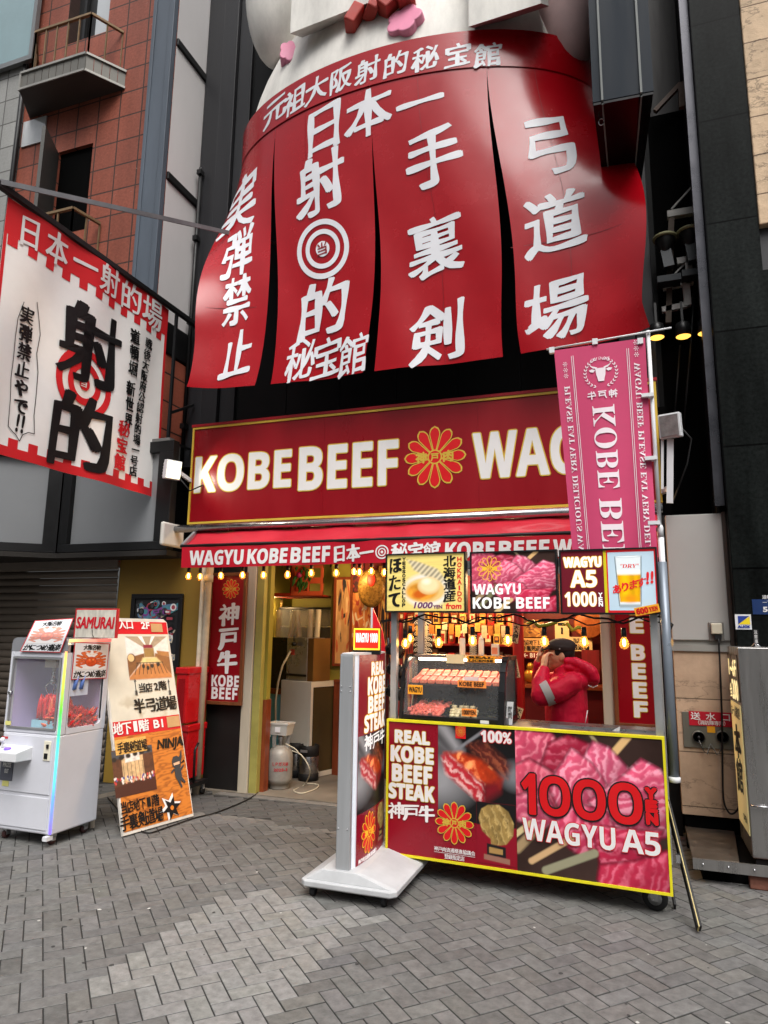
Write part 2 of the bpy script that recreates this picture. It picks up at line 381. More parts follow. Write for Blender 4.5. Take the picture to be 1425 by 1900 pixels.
# ================================================================== SETTING
def tex_axes(m, ax):
    tc = N(m, 'ShaderNodeTexCoord'); sp = N(m, 'ShaderNodeSeparateXYZ'); cb = N(m, 'ShaderNodeCombineXYZ'); L = m.node_tree.links
    geo = N(m, 'ShaderNodeNewGeometry'); L.new(geo.outputs['Position'], sp.inputs[0])
    L.new(sp.outputs[{'x': 1, 'y': 0, 'z': 0}[ax]], cb.inputs[0]); L.new(sp.outputs[{'x': 2, 'y': 2, 'z': 1}[ax]], cb.inputs[1])
    return cb.outputs[0]
def tile_mat(name, c, grout, w, h, mort, ax='y', ox=0., oz=0., rough=.55, speck=.0, stain=.25, offset=0., vein=0., vs=30, bump=.3, gl=.0, spec=.3):
    m = bpy.data.materials.new(name); m.use_nodes = True; b = m.node_tree.nodes['Principled BSDF']; L = m.node_tree.links
    v = tex_axes(m, ax); mp = N(m, 'ShaderNodeMapping'); mp.inputs['Location'].default_value = (ox, oz, 0); L.new(v, mp.inputs[0])
    br = N(m, 'ShaderNodeTexBrick'); br.offset = offset; br.squash = 1
    br.inputs['Scale'].default_value = 1; br.inputs['Brick Width'].default_value = w; br.inputs['Row Height'].default_value = h; br.inputs['Mortar Size'].default_value = mort; br.inputs['Mortar Smooth'].default_value = .1
    c1 = lin(c); br.inputs['Color1'].default_value = (*[k*.9 for k in c1], 1); br.inputs['Color2'].default_value = (*[k*1.1 for k in c1], 1); br.inputs['Mortar'].default_value = (*lin(grout), 1)
    L.new(mp.outputs[0], br.inputs[0])
    def mult(inp, scale, lo, hi, det=8, st=(1, 1, 1), a=.3, bb=.7, rg=.65):
        m2 = N(m, 'ShaderNodeMapping'); m2.inputs['Scale'].default_value = st; L.new(v, m2.inputs[0])
        n = N(m, 'ShaderNodeTexNoise'); n.inputs['Scale'].default_value = scale; n.inputs['Detail'].default_value = det; n.inputs['Roughness'].default_value = rg; L.new(m2.outputs[0], n.inputs[0])
        r = N(m, 'ShaderNodeMapRange'); r.inputs[1].default_value = a; r.inputs[2].default_value = bb; r.inputs[3].default_value = lo; r.inputs[4].default_value = hi; L.new(n.outputs[0], r.inputs[0])
        x = N(m, 'ShaderNodeVectorMath', operation='SCALE'); L.new(inp, x.inputs[0]); L.new(r.outputs[0], x.inputs['Scale']); return x.outputs[0], n
    o, n0 = mult(br.outputs[0], vs, 1-stain*.6, 1+stain*.6)
    o, _ = mult(o, 1.3, 1-stain, 1+stain*.5, st=(1.6, .25, 1))
    if vein:
        m2 = N(m, 'ShaderNodeMapping'); m2.inputs['Scale'].default_value = (.8, 1.7, 1); m2.inputs['Rotation'].default_value = (0, 0, -.45); L.new(v, m2.inputs[0])
        n = N(m, 'ShaderNodeTexNoise'); n.inputs['Scale'].default_value = 1.7; n.inputs['Detail'].default_value = 7; n.inputs['Roughness'].default_value = .6; L.new(m2.outputs[0], n.inputs[0])
        d_ = N(m, 'ShaderNodeMath', operation='SUBTRACT'); L.new(n.outputs[0], d_.inputs[0]); d_.inputs[1].default_value = .5; e_ = N(m, 'ShaderNodeMath', operation='ABSOLUTE'); L.new(d_.outputs[0], e_.inputs[0])
        r = N(m, 'ShaderNodeMapRange'); r.inputs[1].default_value = .0; r.inputs[2].default_value = .012; r.inputs[3].default_value = 1-vein; r.inputs[4].default_value = 1; L.new(e_.outputs[0], r.inputs[0])
        x = N(m, 'ShaderNodeVectorMath', operation='SCALE'); L.new(o, x.inputs[0]); L.new(r.outputs[0], x.inputs['Scale']); o = x.outputs[0]
    if speck:
        n = N(m, 'ShaderNodeTexNoise'); n.inputs['Scale'].default_value = 9; n.inputs['Detail'].default_value = 6; n.inputs['Roughness'].default_value = .75; L.new(v, n.inputs[0])
        r = N(m, 'ShaderNodeMapRange'); r.inputs[1].default_value = .665; r.inputs[2].default_value = .7; r.inputs[3].default_value = 0; r.inputs[4].default_value = speck; L.new(n.outputs[0], r.inputs[0])
        x = N(m, 'ShaderNodeMix', data_type='RGBA'); L.new(r.outputs[0], x.inputs[0]); L.new(o, x.inputs[6]); x.inputs[7].default_value = (.55, .48, .44, 1); o = x.outputs[2]
    L.new(o, b.inputs['Base Color']); b.inputs['Roughness'].default_value = rough; b.inputs['Specular IOR Level'].default_value = spec; b.inputs['Coat Weight'].default_value = gl; b.inputs['Coat Roughness'].default_value = .05
    ad = N(m, 'ShaderNodeMath', operation='MULTIPLY_ADD'); L.new(br.outputs['Fac'], ad.inputs[0]); ad.inputs[1].default_value = -1.; L.new(n0.outputs[0], ad.inputs[2])
    bp = N(m, 'ShaderNodeBump'); bp.inputs['Strength'].default_value = bump; bp.inputs['Distance'].default_value = .01; L.new(ad.outputs[0], bp.inputs['Height']); L.new(bp.outputs[0], b.inputs['Normal'])
    return m
def stuct(name, g, m): o = g.build(name, m, None, loc=(0, 0, 0)); o['kind'] = 'structure'; return o
asph = mat('street_base', (62, 60, 58), .9, var=.2, vs=6, bump=.3)
stuct('ground', G().rect(-90, -90, 90, 90).__class__().add([(-90, -90, -.03), (90, -90, -.03), (90, 90, -.03), (-90, 90, -.03)], [(0, 1, 2, 3)]), asph)
# herringbone paving: every block is real, laid at 45 degrees
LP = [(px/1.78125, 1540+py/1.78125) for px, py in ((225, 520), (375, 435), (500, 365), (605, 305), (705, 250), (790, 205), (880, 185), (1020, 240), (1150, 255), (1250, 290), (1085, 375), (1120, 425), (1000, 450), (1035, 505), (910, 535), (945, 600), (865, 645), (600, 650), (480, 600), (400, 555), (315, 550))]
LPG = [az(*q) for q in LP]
def inside(x, y, P):
    r = False; n = len(P)
    for i in range(n):
        a, b = P[i], P[(i+1) % n]
        if (a[1] > y) != (b[1] > y) and x < (b[0]-a[0])*(y-a[1])/(b[1]-a[1])+a[0]: r = not r
    return r
def paving(name, x0, x1, y0, y1, w, rot, org, herr=True, ln=2):
    g = G(); V = []; F = []; Cc = []; cs, sn = math.cos(rot), math.sin(rot); gap = .0024; ch = .0022; k = int(9/w)
    base = np.array(lin((99, 98, 96)))
    for i in range(-k, k):
        for j in range(-k, k):
            if herr:
                d = (i-j) % 4
                if d == 0: bw, bh = 2, 1
                elif d == 3: bw, bh = 1, 2
                else: continue
                u, v = i, j
            else:
                if i % ln: continue
                u, v = i+(j % 2)*ln/2, j; bw, bh = ln, 1
            cx, cy_ = (u+bw/2)*w, (v+bh/2)*w; X = org[0]+cx*cs-cy_*sn; Y = org[1]+cx*sn+cy_*cs
            if not (x0 < X < x1 and y0 < Y < y1): continue
            hw, hh = bw*w/2-gap, bh*w/2-gap; tz = random.gauss(0, .0006); b = len(V); tx, ty = random.gauss(0, .0022), random.gauss(0, .0022)
            for e, z in ((0, -.012), (0, -ch), (ch, 0)):
                for sx, sy in ((-1, -1), (1, -1), (1, 1), (-1, 1)):
                    ax_, ay_ = sx*(hw-e), sy*(hh-e); V.append((X+ax_*cs-ay_*sn, Y+ax_*sn+ay_*cs, z+tz+tx*ax_+ty*ay_))
            F.append((b+8, b+9, b+10, b+11))
            for q in (0, 4):
                for s_ in range(4): F.append((b+q+s_, b+q+(s_+1) % 4, b+q+4+(s_+1) % 4, b+q+4+s_))
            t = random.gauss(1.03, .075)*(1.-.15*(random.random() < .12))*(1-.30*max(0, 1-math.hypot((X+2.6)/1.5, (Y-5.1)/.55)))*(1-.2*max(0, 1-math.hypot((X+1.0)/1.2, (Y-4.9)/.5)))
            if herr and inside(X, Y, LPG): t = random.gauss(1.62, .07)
            if not herr: t *= .55  # border blocks coloured darker to stand for shade in front of the shop
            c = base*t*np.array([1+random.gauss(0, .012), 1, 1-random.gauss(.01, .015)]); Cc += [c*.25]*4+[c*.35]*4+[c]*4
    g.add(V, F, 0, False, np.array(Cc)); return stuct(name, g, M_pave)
M_pave = attr_mat('paving_block', .62, bump=.35)
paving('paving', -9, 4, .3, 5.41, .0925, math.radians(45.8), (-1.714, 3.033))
paving('border_paving', -5.2, 1.0, 5.47, 6.13, .088, math.radians(38), (-3, 5.8), herr=False, ln=3)
curb = mat('concrete_curb', (104, 101, 96), .8, var=.25, vs=9, bump=.4)
stuct('paving_grout', G().add([(-9.2, .2, -.0034), (4.2, .2, -.0034), (4.2, 5.36, -.0034), (-9.2, 5.36, -.0034)], [(0, 1, 2, 3)]).add([(-5.3, 5.52, -.0034), (1.1, 5.52, -.0034), (1.1, 6.12, -.0034), (-5.3, 6.12, -.0034)], [(0, 1, 2, 3)]), mat('joint_sand', (44, 43, 41), .9, var=.3, vs=12))
stuct('kerb', G().box(-6, 3.5, 5.34, 5.54, -.03, -.0035).box(-3.9, .2, 6.12, 6.22, -.03, .006), curb)
shopfl = mat('shop_floor', (112, 104, 92), .55, var=.3, vs=2.5, bump=.15)
stuct('shop_floor', G().box(-4.3, .4, 6.225, 9.2, -.03, .012), shopfl)
stuct('side_ground', G().box(.2, 5, 5.48, 8, -.03, -.004), curb)
gm = G(); r_ = random.Random(5)
for i in range(110): x_, y_ = r_.uniform(-4.6, 1.6), r_.uniform(2.2, 5.3); s_ = r_.uniform(.004, .013); gm.add([(x_+s_*math.cos(a)*r_.uniform(.7, 1.2), y_+s_*math.sin(a)*r_.uniform(.7, 1.2), .0016) for a in np.linspace(0, 6.283, 9)[:-1]], [tuple(range(8))], int(r_.random() < .25))
tag(gm.build('gum_spots', [mat('old_gum', (58, 57, 56), .7), mat('pale_litter', (186, 184, 178), .7)]), 'small dark gum spots and pale litter specks trodden onto the paving', 'stains', kind='stuff')
# ------------------------------------------------------------------ tiled building on the left
Mt = {k: v for k, v in dict(
    orange=tile_mat('orange_tile', (142, 78, 61), (66, 48, 42), .332, .332, .010, 'y', .337, .155, .6, speck=.9, stain=.34),
    grey=tile_mat('grey_tile', (148, 148, 145), (92, 90, 88), .36, .36, .009, 'y', 0, .1, .7, stain=.15, speck=.3),
    orange_side=tile_mat('orange_tile_return', (178, 98, 76), (66, 48, 42), .332, .332, .010, 'x', 0, .155, .6, speck=.6, stain=.22)).items()}
M_steel = mat('blue_grey_steel', (82, 90, 100), .5, var=.15, vs=4, stretch=(1, 1, .2))
M_dark = mat('black_frame', (20, 20, 21), .45, var=.2)
M_black = mat('black_void', (5, 5, 5), .9, var=0, spec=.05)
M_white = mat('white_panel', (206, 203, 202), .5, var=.06, vs=1.2, stretch=(1, 1, .3))
M_rail = mat('brass_rail', (128, 106, 78), .45, metal=.3, var=.25, vs=14)
M_glassw = mat('window_glass', (58, 62, 64), .06, var=.05, coat=1., vs=1)
M_glassb = mat('pale_window_glass', (118, 146, 150), .08, var=.08, coat=1., vs=1.4)
YT = 5.92
tb = thing('tiled_building', (-6.5, YT, 0), 'orange and grey tiled building with small balconies and a blue grey corner post', 'building')
g = G(); xs = ay(42, 230, YT).x
o1, d1, d3 = ay(108, 283, YT), ay(172, 275, YT), ay(163, 424, YT)
w1, w2 = ay(122, 84, YT), ay(199, 62, YT)
ox0, ox1, oz0, oz1 = o1.x, d1.x, d3.z, o1.z; wx0, wx1, wz0 = w1.x, w2.x, w1.z
XR = -4.878; ZB = 3.62; ZT = 11.5
for a, b, c, d in ((xs, ox0, ZB, oz1), (ox1, XR, ZB, oz1), (ox0, ox1, ZB, oz0), (xs, XR, oz1, wz0), (xs, wx0, wz0, ZT), (wx1, XR, wz0, ZT)): g.box(a, b, YT, YT+.35, c, d)
g.build('wall', Mt['orange'], tb)
G().box(-10, xs-.03, YT-.04, YT+.3, ZB, ZT).build('wall', Mt['grey'], tb)
G().tube([(xs-.012, YT-.05, ZB), (xs-.012, YT-.05, ZT)], .03).build('downpipe', M_dark, tb)
G().box(-10, XR, YT+.355, YT+1.6, 2.5, ZT).box(-10, -9.4, YT+.0, 9, 0, 2.5).build('rear_wall', M_black, tb)
cx0 = ay(290, 0, 5.86).x
G().box(cx0, XR+.01, 5.86, 5.91, 5.2, ZT).box(cx0-.02, cx0+.03, 5.845, 5.859, 5.2, ZT).box(XR-.06, XR+.012, 5.83, 5.859, 5.2, ZT).build('corner_post', M_steel, tb, bevel=.006)
zs = [11.4, 8.66, 6.85, 5.05, 4.72]
sp_ = G(); br_ = G()
for i in range(3): sp_.box(XR-.02, XR+.004, 5.925, 6.62, zs[i+1]+.02, zs[i]-.02)
for z in zs[1:3]: G().box(XR-.03, XR+.03, 5.925, 6.6, z-.05, z+.05).build('panel_rail', M_dark, tb, bevel=.01)
G().box(XR-.03, XR+.02, 5.925, 6.6, 4.72, 5.1).build('panel_rail', M_dark, tb, bevel=.01)
for i in range(3):
    G().box(XR-.02, XR+.004, 5.93, 6.62, zs[i+1]+.055, zs[i]-.055).build('side_panel', M_white, tb)

G().box(XR-.3, XR+.006, 5.925, 6.6, 3.7, 4.7).build('return_wall', Mt['orange_side'], tb)
G().box(XR-.3, XR+.02, 5.925, 6.62, 3.5, 3.69).box(-10, -4.5, 5.83, 5.91, 3.46, 3.6).build('ledge', mat('grey_ledge', (110, 108, 106), .7, var=.2), tb)
# upper window, open window, small pane
f = G().box(wx0, wx0+.34, YT+.16, YT+.2, wz0, ZT).box(wx0+.15, wx0+.19, YT+.1, YT+.15, wz0, ZT).box(wx0, wx1, YT+.1, YT+.15, wz0, wz0+.03).build('window', M_dark, tb)
G().box(wx0+.35, wx1, YT+.12, YT+.13, wz0+.03, ZT).build('pane', mat('painted_reflection_glass', (176, 180, 182), .05, var=.05, coat=1.), f)  # bright base colour stands in for a reflection in the pane
f = G().box(ox0+.001, ox1-.001, YT+.05, YT+.34, oz0+.001, oz1-.001).build('window', M_black, tb)
fr = Fr((ox0-.01, YT-.0, 0), -62)
lf = G(fr).box(0, .5, -.02, .02, oz0+.01, oz1-.02).build('casement', mat('casement', (74, 73, 70), .5), f)
G(fr).box(.02, .05, -.05, -.02, (oz0+oz1)/2, (oz0+oz1)/2+.12).build('handle', M_dark, f)
a, b = ay(45, 228, YT-.01), ay(82, 262, YT-.01)
f = G().box(a.x, b.x, YT-.02, YT-.004, b.z, a.z).build('window', mat('white_reflection_glass', (190, 192, 192), .08, var=.12, vs=3, coat=1.), tb)  # reflection on this small window is painted as its white colour
pz = ay(30, 118, YT-.1); fx = ay(66, 60, YT-.1).x
f = G().box(-9.9, fx, YT-.12, YT-.06, pz.z-.02, pz.z+.05).box(fx-.06, fx, YT-.12, YT-.06, pz.z+.05, ZT).build('window', mat('grey_alu', (126, 128, 128), .4, metal=.5), tb)
G().box(-9.9, fx-.06, YT-.1, YT-.08, pz.z+.05, ZT).build('pane', M_glassb, f)
# balcony: trapezoid tray with a rail
zb = ay(55, 220, YT).z
bl, brr, fl, frr = ay(55, 220, YT), ay(231, 168, YT), az(36, 169, zb), az(157, 132, zb)
zt = ay(40, 137, fl.y).z
g = G(); P = [(bl.x, YT), (brr.x, YT), (frr.x, frr.y), (fl.x, fl.y)]
g.prism(P, zb, zb+.03, 'z', 0)
def slatted(g, p, q, z0, z1, n, m):
    for i in range(n):
        a = Vector((*p, 0)).lerp(Vector((*q, 0)), (i+.04)/n); b = Vector((*p, 0)).lerp(Vector((*q, 0)), (i+.96)/n); d = (b-a).normalized().cross(Vector((0, 0, 1)))*.012
        g.prism([(a.x, a.y), (b.x, b.y), (b.x-d.x, b.y-d.y), (a.x-d.x, a.y-d.y)], z0, z1, 'z', m)
slatted(g, P[3], P[2], zb+.03, zt, 9, 1); slatted(g, P[2], P[1], zb+.03, zt, 5, 1)
for p, q in ((P[3], P[2]), (P[2], P[1])):
    g.bar((*p, zt), (*q, zt), .04, .03, 2); g.bar((*p, zb+.02), (*q, zb+.02), .03, .03, 2)
g.bar((*P[3], zb), (*P[3], zt), .03, .03, 2)
bal = g.build('balcony', [mat('tray_soffit', (66, 60, 56), .6), mat('balcony_slats', (112, 110, 104), .5, metal=.3, var=.15), mat('balcony_trim', (150, 148, 142), .45, metal=.4)], tb)
def rail(corners, z0, z1, gaps):
    g = G()
    for p, q in zip(corners[:-1], corners[1:]):
        p, q = Vector(p), Vector(q); g.bar((p.x, p.y, z1), (q.x, q.y, z1), .035, .03); n = max(int((q-p).length/gaps), 1)
        for i in range(n+1):
            r = p.lerp(q, i/n); g.bar((r.x, r.y, z0), (r.x, r.y, z1), .016, .016)
    return g
zr = ay(173, 18, frr.y).z
rail([(bl.x+.02, YT, 0), (fl.x+.12, fl.y+.04, 0), (frr.x-.02, frr.y+.04, 0), (brr.x-.1, YT, 0)], zt, zr, .16).build('railing', M_rail, bal)
z2 = ay(136, 386, 5.55).z; c1, c2, c3 = ay(136, 386, 5.55), ay(186, 408, 5.9), ay(88, 400, 5.6)
rail([(c3.x-.2, 5.9, 0), (c3.x, 5.55, 0), (c1.x, 5.55, 0), (c2.x, 5.9, 0)], z2-.85, z2, .15).build('railing', M_rail, tb)
G().prism([(c3.x-.2, 5.91), (c3.x, 5.52), (c1.x+.02, 5.52), (c2.x, 5.91)], z2-1.05, z2-.85, 'z').build('balcony', mat('balcony_slats'), tb)
# overhanging window band, with a slanted bay at its left
ZB0, ZB1 = 2.40, 3.56
fw = G().box(-5.86, -4.42, 5.8, 5.9, ZB0, ZB0+.09).box(-5.86, -4.42, 5.8, 5.9, ZB1-.12, ZB1).box(-5.86, -5.74, 5.8, 5.9, ZB0+.09, ZB1-.12).box(-4.6, -4.42, 5.8, 5.9, ZB0+.09, ZB1-.12).build('window', M_dark, tb, bevel=.005)
G().box(-5.74, -4.6, 5.86, 5.88, ZB0+.09, ZB1-.12).build('pane', mat('grey_lit_glass', (128, 130, 132), .07, var=.06, vs=1, coat=.6), fw)
fr = Fr((-5.87, 5.8, 0), 180-128)
fr = Fr((-5.87-2.2*.78, 5.8-2.2*.63, 0), math.degrees(math.atan2(.63, .78)))
fw = G(fr).box(0, 2.2, 0, .1, ZB0, ZB0+.09).box(0, 2.2, 0, .1, ZB1-.12, ZB1).box(2.06, 2.2, 0.001, .1, ZB0+.09, ZB1-.12).build('window', M_dark, tb)
G(fr).box(0, 2.06, .06, .08, ZB0+.09, ZB1-.12).build('pane', mat('grey_lit_glass'), fw)
G().prism([(-5.87, 5.8), (-4.42, 5.8), (-4.42, 6.3), (-9, 6.3), (-9, 5.0), (-5.87-2.2*.78, 5.8-2.2*.63)], ZB0-.06, ZB0-.005, 'z').build('soffit', mat('soffit', (40, 37, 34), .7), tb)
# ground floor: shutter, lintel and mustard wall
Msh = mat('shutter_slat', (104, 94, 84), .42, metal=.35, var=.18, vs=1.5, stretch=(.3, 1, 3))
g = G(); pr_ = []; z = .02; SX1 = ay(221, 1045, 6.12).x
while z < 2.25:
    P = np.array([[(x, 6.12+y, z+dz) for x in (-9.3, SX1)] for y, dz in ((.012, 0), (.0, .012), (-.006, .04), (.0, .066), (.012, .078))]); g.grid(P); z += .082
g.build('shutter', Msh, tb)
G().box(-9.3, SX1-.0, 6.10, 6.2, 2.26, 2.36).build('shutter_box', mat('shutter_lintel', (120, 112, 104), .6), tb)
G().box(SX1, -4.16, 6.14, 6.3, 0, 2.36).build('lower_wall', mat('mustard_wall', (134, 106, 42), .6, var=.06, vs=1.5), tb)
# ------------------------------------------------------------------ shop building
sb = thing('shop_building', (-1.9, 6.6, 0), 'black fronted narrow building that houses the beef shop', 'building')
Mfac = mat('black_cladding', (13, 13, 14), .5, spec=.12, var=.25, vs=1.5, stretch=(1, 1, .15))
Mcol = mat('charcoal_column', (34, 34, 37), .5, var=.18, vs=6, stretch=(3, 3, .1))
YF = 6.6
g = G()
for i in range(8): g.box(-4.86+i*.66, -4.86+i*.66+.652, YF, YF+.2, 3.3, 12)
g.build('facade', Mfac, sb)
G().box(-4.862, -4.62, 6.52, 6.61, 3.45, 12).box(-4.612, -4.40, 6.5, 6.61, 3.45, 12).box(-4.395, -4.2, 6.555, 6.61, 3.45, 12).build('column', Mcol, sb, bevel=.006)
G().box(.04, .19, 6.5, 6.61, 3.45, 12).box(.195, .36, 6.48, 6.61, 3.45, 12).build('column', Mcol, sb, bevel=.006)
G().tube([(-4.80, 6.46, 3.5), (-4.80, 6.46, 7.3)], .022).box(-4.83, -4.77, 6.42, 6.5, 3.9, 3.96).box(-4.83, -4.77, 6.42, 6.5, 5.2, 5.26).box(-4.83, -4.77, 6.42, 6.5, 6.3, 6.36).box(-4.83, -4.77, 6.42, 6.5, 7.2, 7.26).build('downpipe', M_dark, sb)
G().box(-4.4, .4, 6.3, 6.59, 2.62, 3.6).box(-4.2, .33, 6.5, 9.2, 2.6, 2.68).build('lintel', M_black, sb)
Mgr = mat('olive_wall', (140, 130, 50), .6, var=.08, vs=1.5); Mwood = mat('red_wood', (120, 56, 28), .45, var=.3, vs=5, stretch=(4, 4, .6), coat=.2)
G().box(-4.3, -3.2, 8.2, 8.3, 0, 2.6).box(-3.28, -3.2, 7.4, 8.2, 0, 2.6).box(-3.2, -2.88, 7.4, 7.5, 0, 2.6).build('inner_wall', Mgr, sb)
G().box(-2.88, .3, 7.4, 7.5, 0, 2.6).box(.25, .33, 6.4, 7.4, 0, 2.6).build('inner_wall', mat('dark_red_wall', (92, 18, 14), .5, var=.25, vs=3), sb)
G().box(-3.6, -3.5, 6.34, 6.42, .9, 2.6).box(-4.3, -4.2, 6.4, 8.2, 0, 2.6).build('inner_wall', Mgr, sb)
G().box(-3.62, -3.49, 6.335, 6.43, .0, .9).box(-3.2, -2.7, 7.36, 7.4, 0, 1.02).box(-3.2, -2.7, 7.35, 7.4, 1.02, 1.05).build('wainscot', Mwood, sb)
Mpil = mat('cream_pillar', (176, 166, 146), .55, var=.12, vs=5, stretch=(2, 2, .3))
G().box(-3.73, -3.62, 6.24, 6.34, 0, 2.62).build('pillar', Mpil, sb, bevel=.006)
G().box(-3.615, -3.53, 6.26, 6.333, 0, 2.62).build('pillar', mat('olive_post', (150, 142, 74), .55, var=.15, vs=5), sb, bevel=.004)
px0 = ay(1115, 1200, 6.25).x
G().box(px0, px0+.09, 6.25, 6.4, 0, 2.62).build('pillar', Mpil, sb, bevel=.006)
G().box(-4.16, -3.73, 6.28, 6.34, 0, 2.62).build('front_panel', mat('black_board', (24, 22, 21), .5, var=.2), sb)
G().box(px0+.09, .34, 6.3, 6.36, 0, 2.62).build('front_panel', mat('black_board'), sb)
# drain pipes beside the mustard wall
pp = thing('drain_pipe', (-4.14, 6.05, 0), 'pair of cream drain pipes between the mustard wall and the red vertical sign', 'pipe')
Mpp = mat('cream_pipe', (202, 190, 166), .5, var=.2, vs=7)
xa, xb = ay(372, 1150, 6.08).x, ay(384, 1150, 6.08).x
G().tube([(xa, 6.09, 0), (xa, 6.09, 2.45)], .026, 12).build('pipe', Mpp, pp)
G().tube([(xb, 6.07, 0), (xb, 6.07, 2.1), (xb+.02, 6.06, 2.2), (xb+.02, 6.06, 2.45)], .034, 12).lathe([(.046, 0), (.046, .07)], (xb, 6.07, 2.08), 14).build('pipe', Mpp, pp)
# ------------------------------------------------------------------ stone building on the right
gb = thing('granite_building', (2.2, 5.9, 0), 'dark polished granite building with cream split stone cladding', 'building')
M_gran = tile_mat('dark_granite', (25, 28, 27), (6, 7, 7), 1.6, .97, .008, 'y', -.77, -.17, .35, stain=.9, vs=34, bump=.04, speck=.06, gl=.0, spec=.04)
M_cream = tile_mat('cream_split_stone', (206, 178, 146), (120, 98, 78), .78, .36, .006, 'y', -.1, .2, .7, stain=.2, vein=.55, vs=8, bump=.9, offset=.35)
GX = .772; CXs = 1.165
G().box(GX, CXs, 5.85, 6.3, 0, 12).box(CXs, 6, 5.86, 6.3, 0, 2.9).box(CXs, 6, 5.88, 6.3, 3.2, 4.55).build('wall', M_gran, gb)
G().box(CXs+.002, 6, 5.83, 6.3, 4.93, 12).build('cladding', M_cream, gb, bevel=.01)
G().box(CXs, 6, 5.89, 6.3, 2.9, 3.2).box(CXs, 6, 5.9, 6.3, 4.55, 4.93).build('recess', mat('grey_recess', (58, 58, 60), .5), gb)
G().box(1.28, 6, 5.84, 5.87, 3.55, 4.5).build('window', M_black, gb)
G().box(.42, .77, 8.6, 8.8, 0, 12).box(.35, .42, 6.65, 8.6, 0, 12).box(GX-.02, GX+.3, 6.31, 8.6, 0, 12).build('alley_wall', mat('alley_wall', (28, 26, 25), .6, var=.3), gb)
G().box(GX-.075, GX-.004, 5.93, 6.0, 2.62, 12).build('corner_trim', mat('chrome_trim', (74, 74, 78), .3, metal=.8, var=.2), gb)
# lower return wall: painted panel above stone slabs
pl, prr = .328, .766
pz = 2.57
G().box(pl, prr-.02, 6.0, 6.1, 1.56, pz).build('panel', mat('grey_painted_panel', (158, 156, 152), .5, var=.05, vs=1.5), gb, bevel=.006)
G().box(prr-.02, prr+.006, 5.99, 6.1, 1.5, pz+.01).build('corner_trim', mat('brown_trim', (66, 56, 50), .5), gb)
G().box(pl-.01, prr-.02, 5.985, 6.1, 1.475, 1.525).box(pl, prr-.02, 6.02, 6.1, 1.525, 1.56).build('sill', mat('alu_sill', (150, 148, 142), .4, metal=.4), gb)
M_slab = tile_mat('buff_stone_slab', (186, 158, 132), (96, 80, 66), .9, .4, .004, 'y', -.2, .09, .6, stain=.22, vein=.35, vs=7, bump=.4)
G().box(pl, prr, 6.0, 6.1, .25, 1.475).build('slab_wall', M_slab, gb)
G().box(pl+.02, 1.4, 6.02, 6.1, 0, .25).build('plinth', M_black, gb)
# ================================================================== SIGNS ON THE FRONT
RED = (158, 12, 26)
M_red = mat('sign_red', (136, 5, 19), .32, var=.08, vs=2, coat=.08, stretch=(1, 1, .3)); M_gold = mat('gold_edge', (206, 172, 66), .4, var=.1)
M_wt = mat('white_lettering', (226, 224, 222), .4, var=.04); M_yel = mat('yellow_edge', (232, 214, 40), .4, var=.06); M_brightred = mat('bright_red', (206, 22, 28), .4, var=.05)
M_blk = mat('black_ink', (20, 19, 20), .5, var=.05); M_alu = mat('aluminium', (168, 169, 170), .35, metal=.6, var=.1, vs=8); M_chrome = mat('bright_steel', (190, 190, 192), .2, metal=.95, var=.08, vs=8)
M_wplastic = mat('white_plastic', (214, 215, 217), .4, var=.06, vs=3); M_rubber = mat('black_rubber', (24, 24, 25), .6, var=.2); M_bplastic = mat('black_plastic', (22, 22, 23), .4, var=.15)
M_cable = mat('black_cable', (18, 18, 18), .5, var=0)
LET = [M_wt, M_gold, M_brightred, M_blk, M_yel]
def pb(fr, blx, bly, trx, try_): a = fr.px(blx, bly); b = fr.px(trx, try_); return a[0], a[1], b[0], b[1]
# main fascia
YS = 6.0; fs = Fr((0, YS, 0))
sg = thing('shop_sign', (-2, YS, 2.68), 'wide red fascia sign over the awning with white lettering and flower crest', 'sign')
x0, z0, x1, z1 = -4.33, 2.68, .315, 3.735
G().box(x0, x1, YS, YS+.22, z0, z1).box(x0, x0+1.55, YS-.002, YS, z0+.03, z1-.03).box(x0+1.556, x0+3.1, YS-.002, YS, z0+.03, z1-.03).box(x0+3.106, x1, YS-.002, YS, z0+.03, z1-.03).build('panel', M_red, sg)
g = G(); w = .022
g.box(x0, x1, YS-.014, YS-.003, z1-w, z1).box(x0, x1, YS-.014, YS-.003, z0, z0+w).box(x0, x0+w, YS-.014, YS-.003, z0+w, z1-w).box(x1-w, x1, YS-.014, YS-.003, z0+w, z1-w)
g.build('edge_trim', M_gold, sg)
G().box(x0-.01, x1+.01, YS-.02, YS+.23, z1+.002, z1+.03).build('top_flashing', mat('red_flashing', (150, 20, 30), .4), sg)
g = G(fs); yl = -.006
for s, q in (('KOBE', (360.9, 914.7, 541.2, 834)), ('BEEF', (554.6, 909.5, 738.8, 816.5))): latin(g, sansb(s), *pb(fs, *q), yl, 0, .006, .011, 1)
b = pb(fs, 879, 878, 1000, 806); zt_ = fs.px(875, 806)[1]; b1 = pb(fs, 554.6, 909.5, 738.8, 816.5)
latin(g, sansb('WAGYU'), b[0], b1[1], .225, b1[3], yl, 0, .006, .011, 1)
g.build('lettering', LET, sg)
c = fs.px(807, 848); r = fs.px(807, 790.5)[1]-c[1]
g = G(fs); crest(g, c[0], c[1], r, yl, 0, 1); g.build('crest', [M_brightred, M_gold], sg)
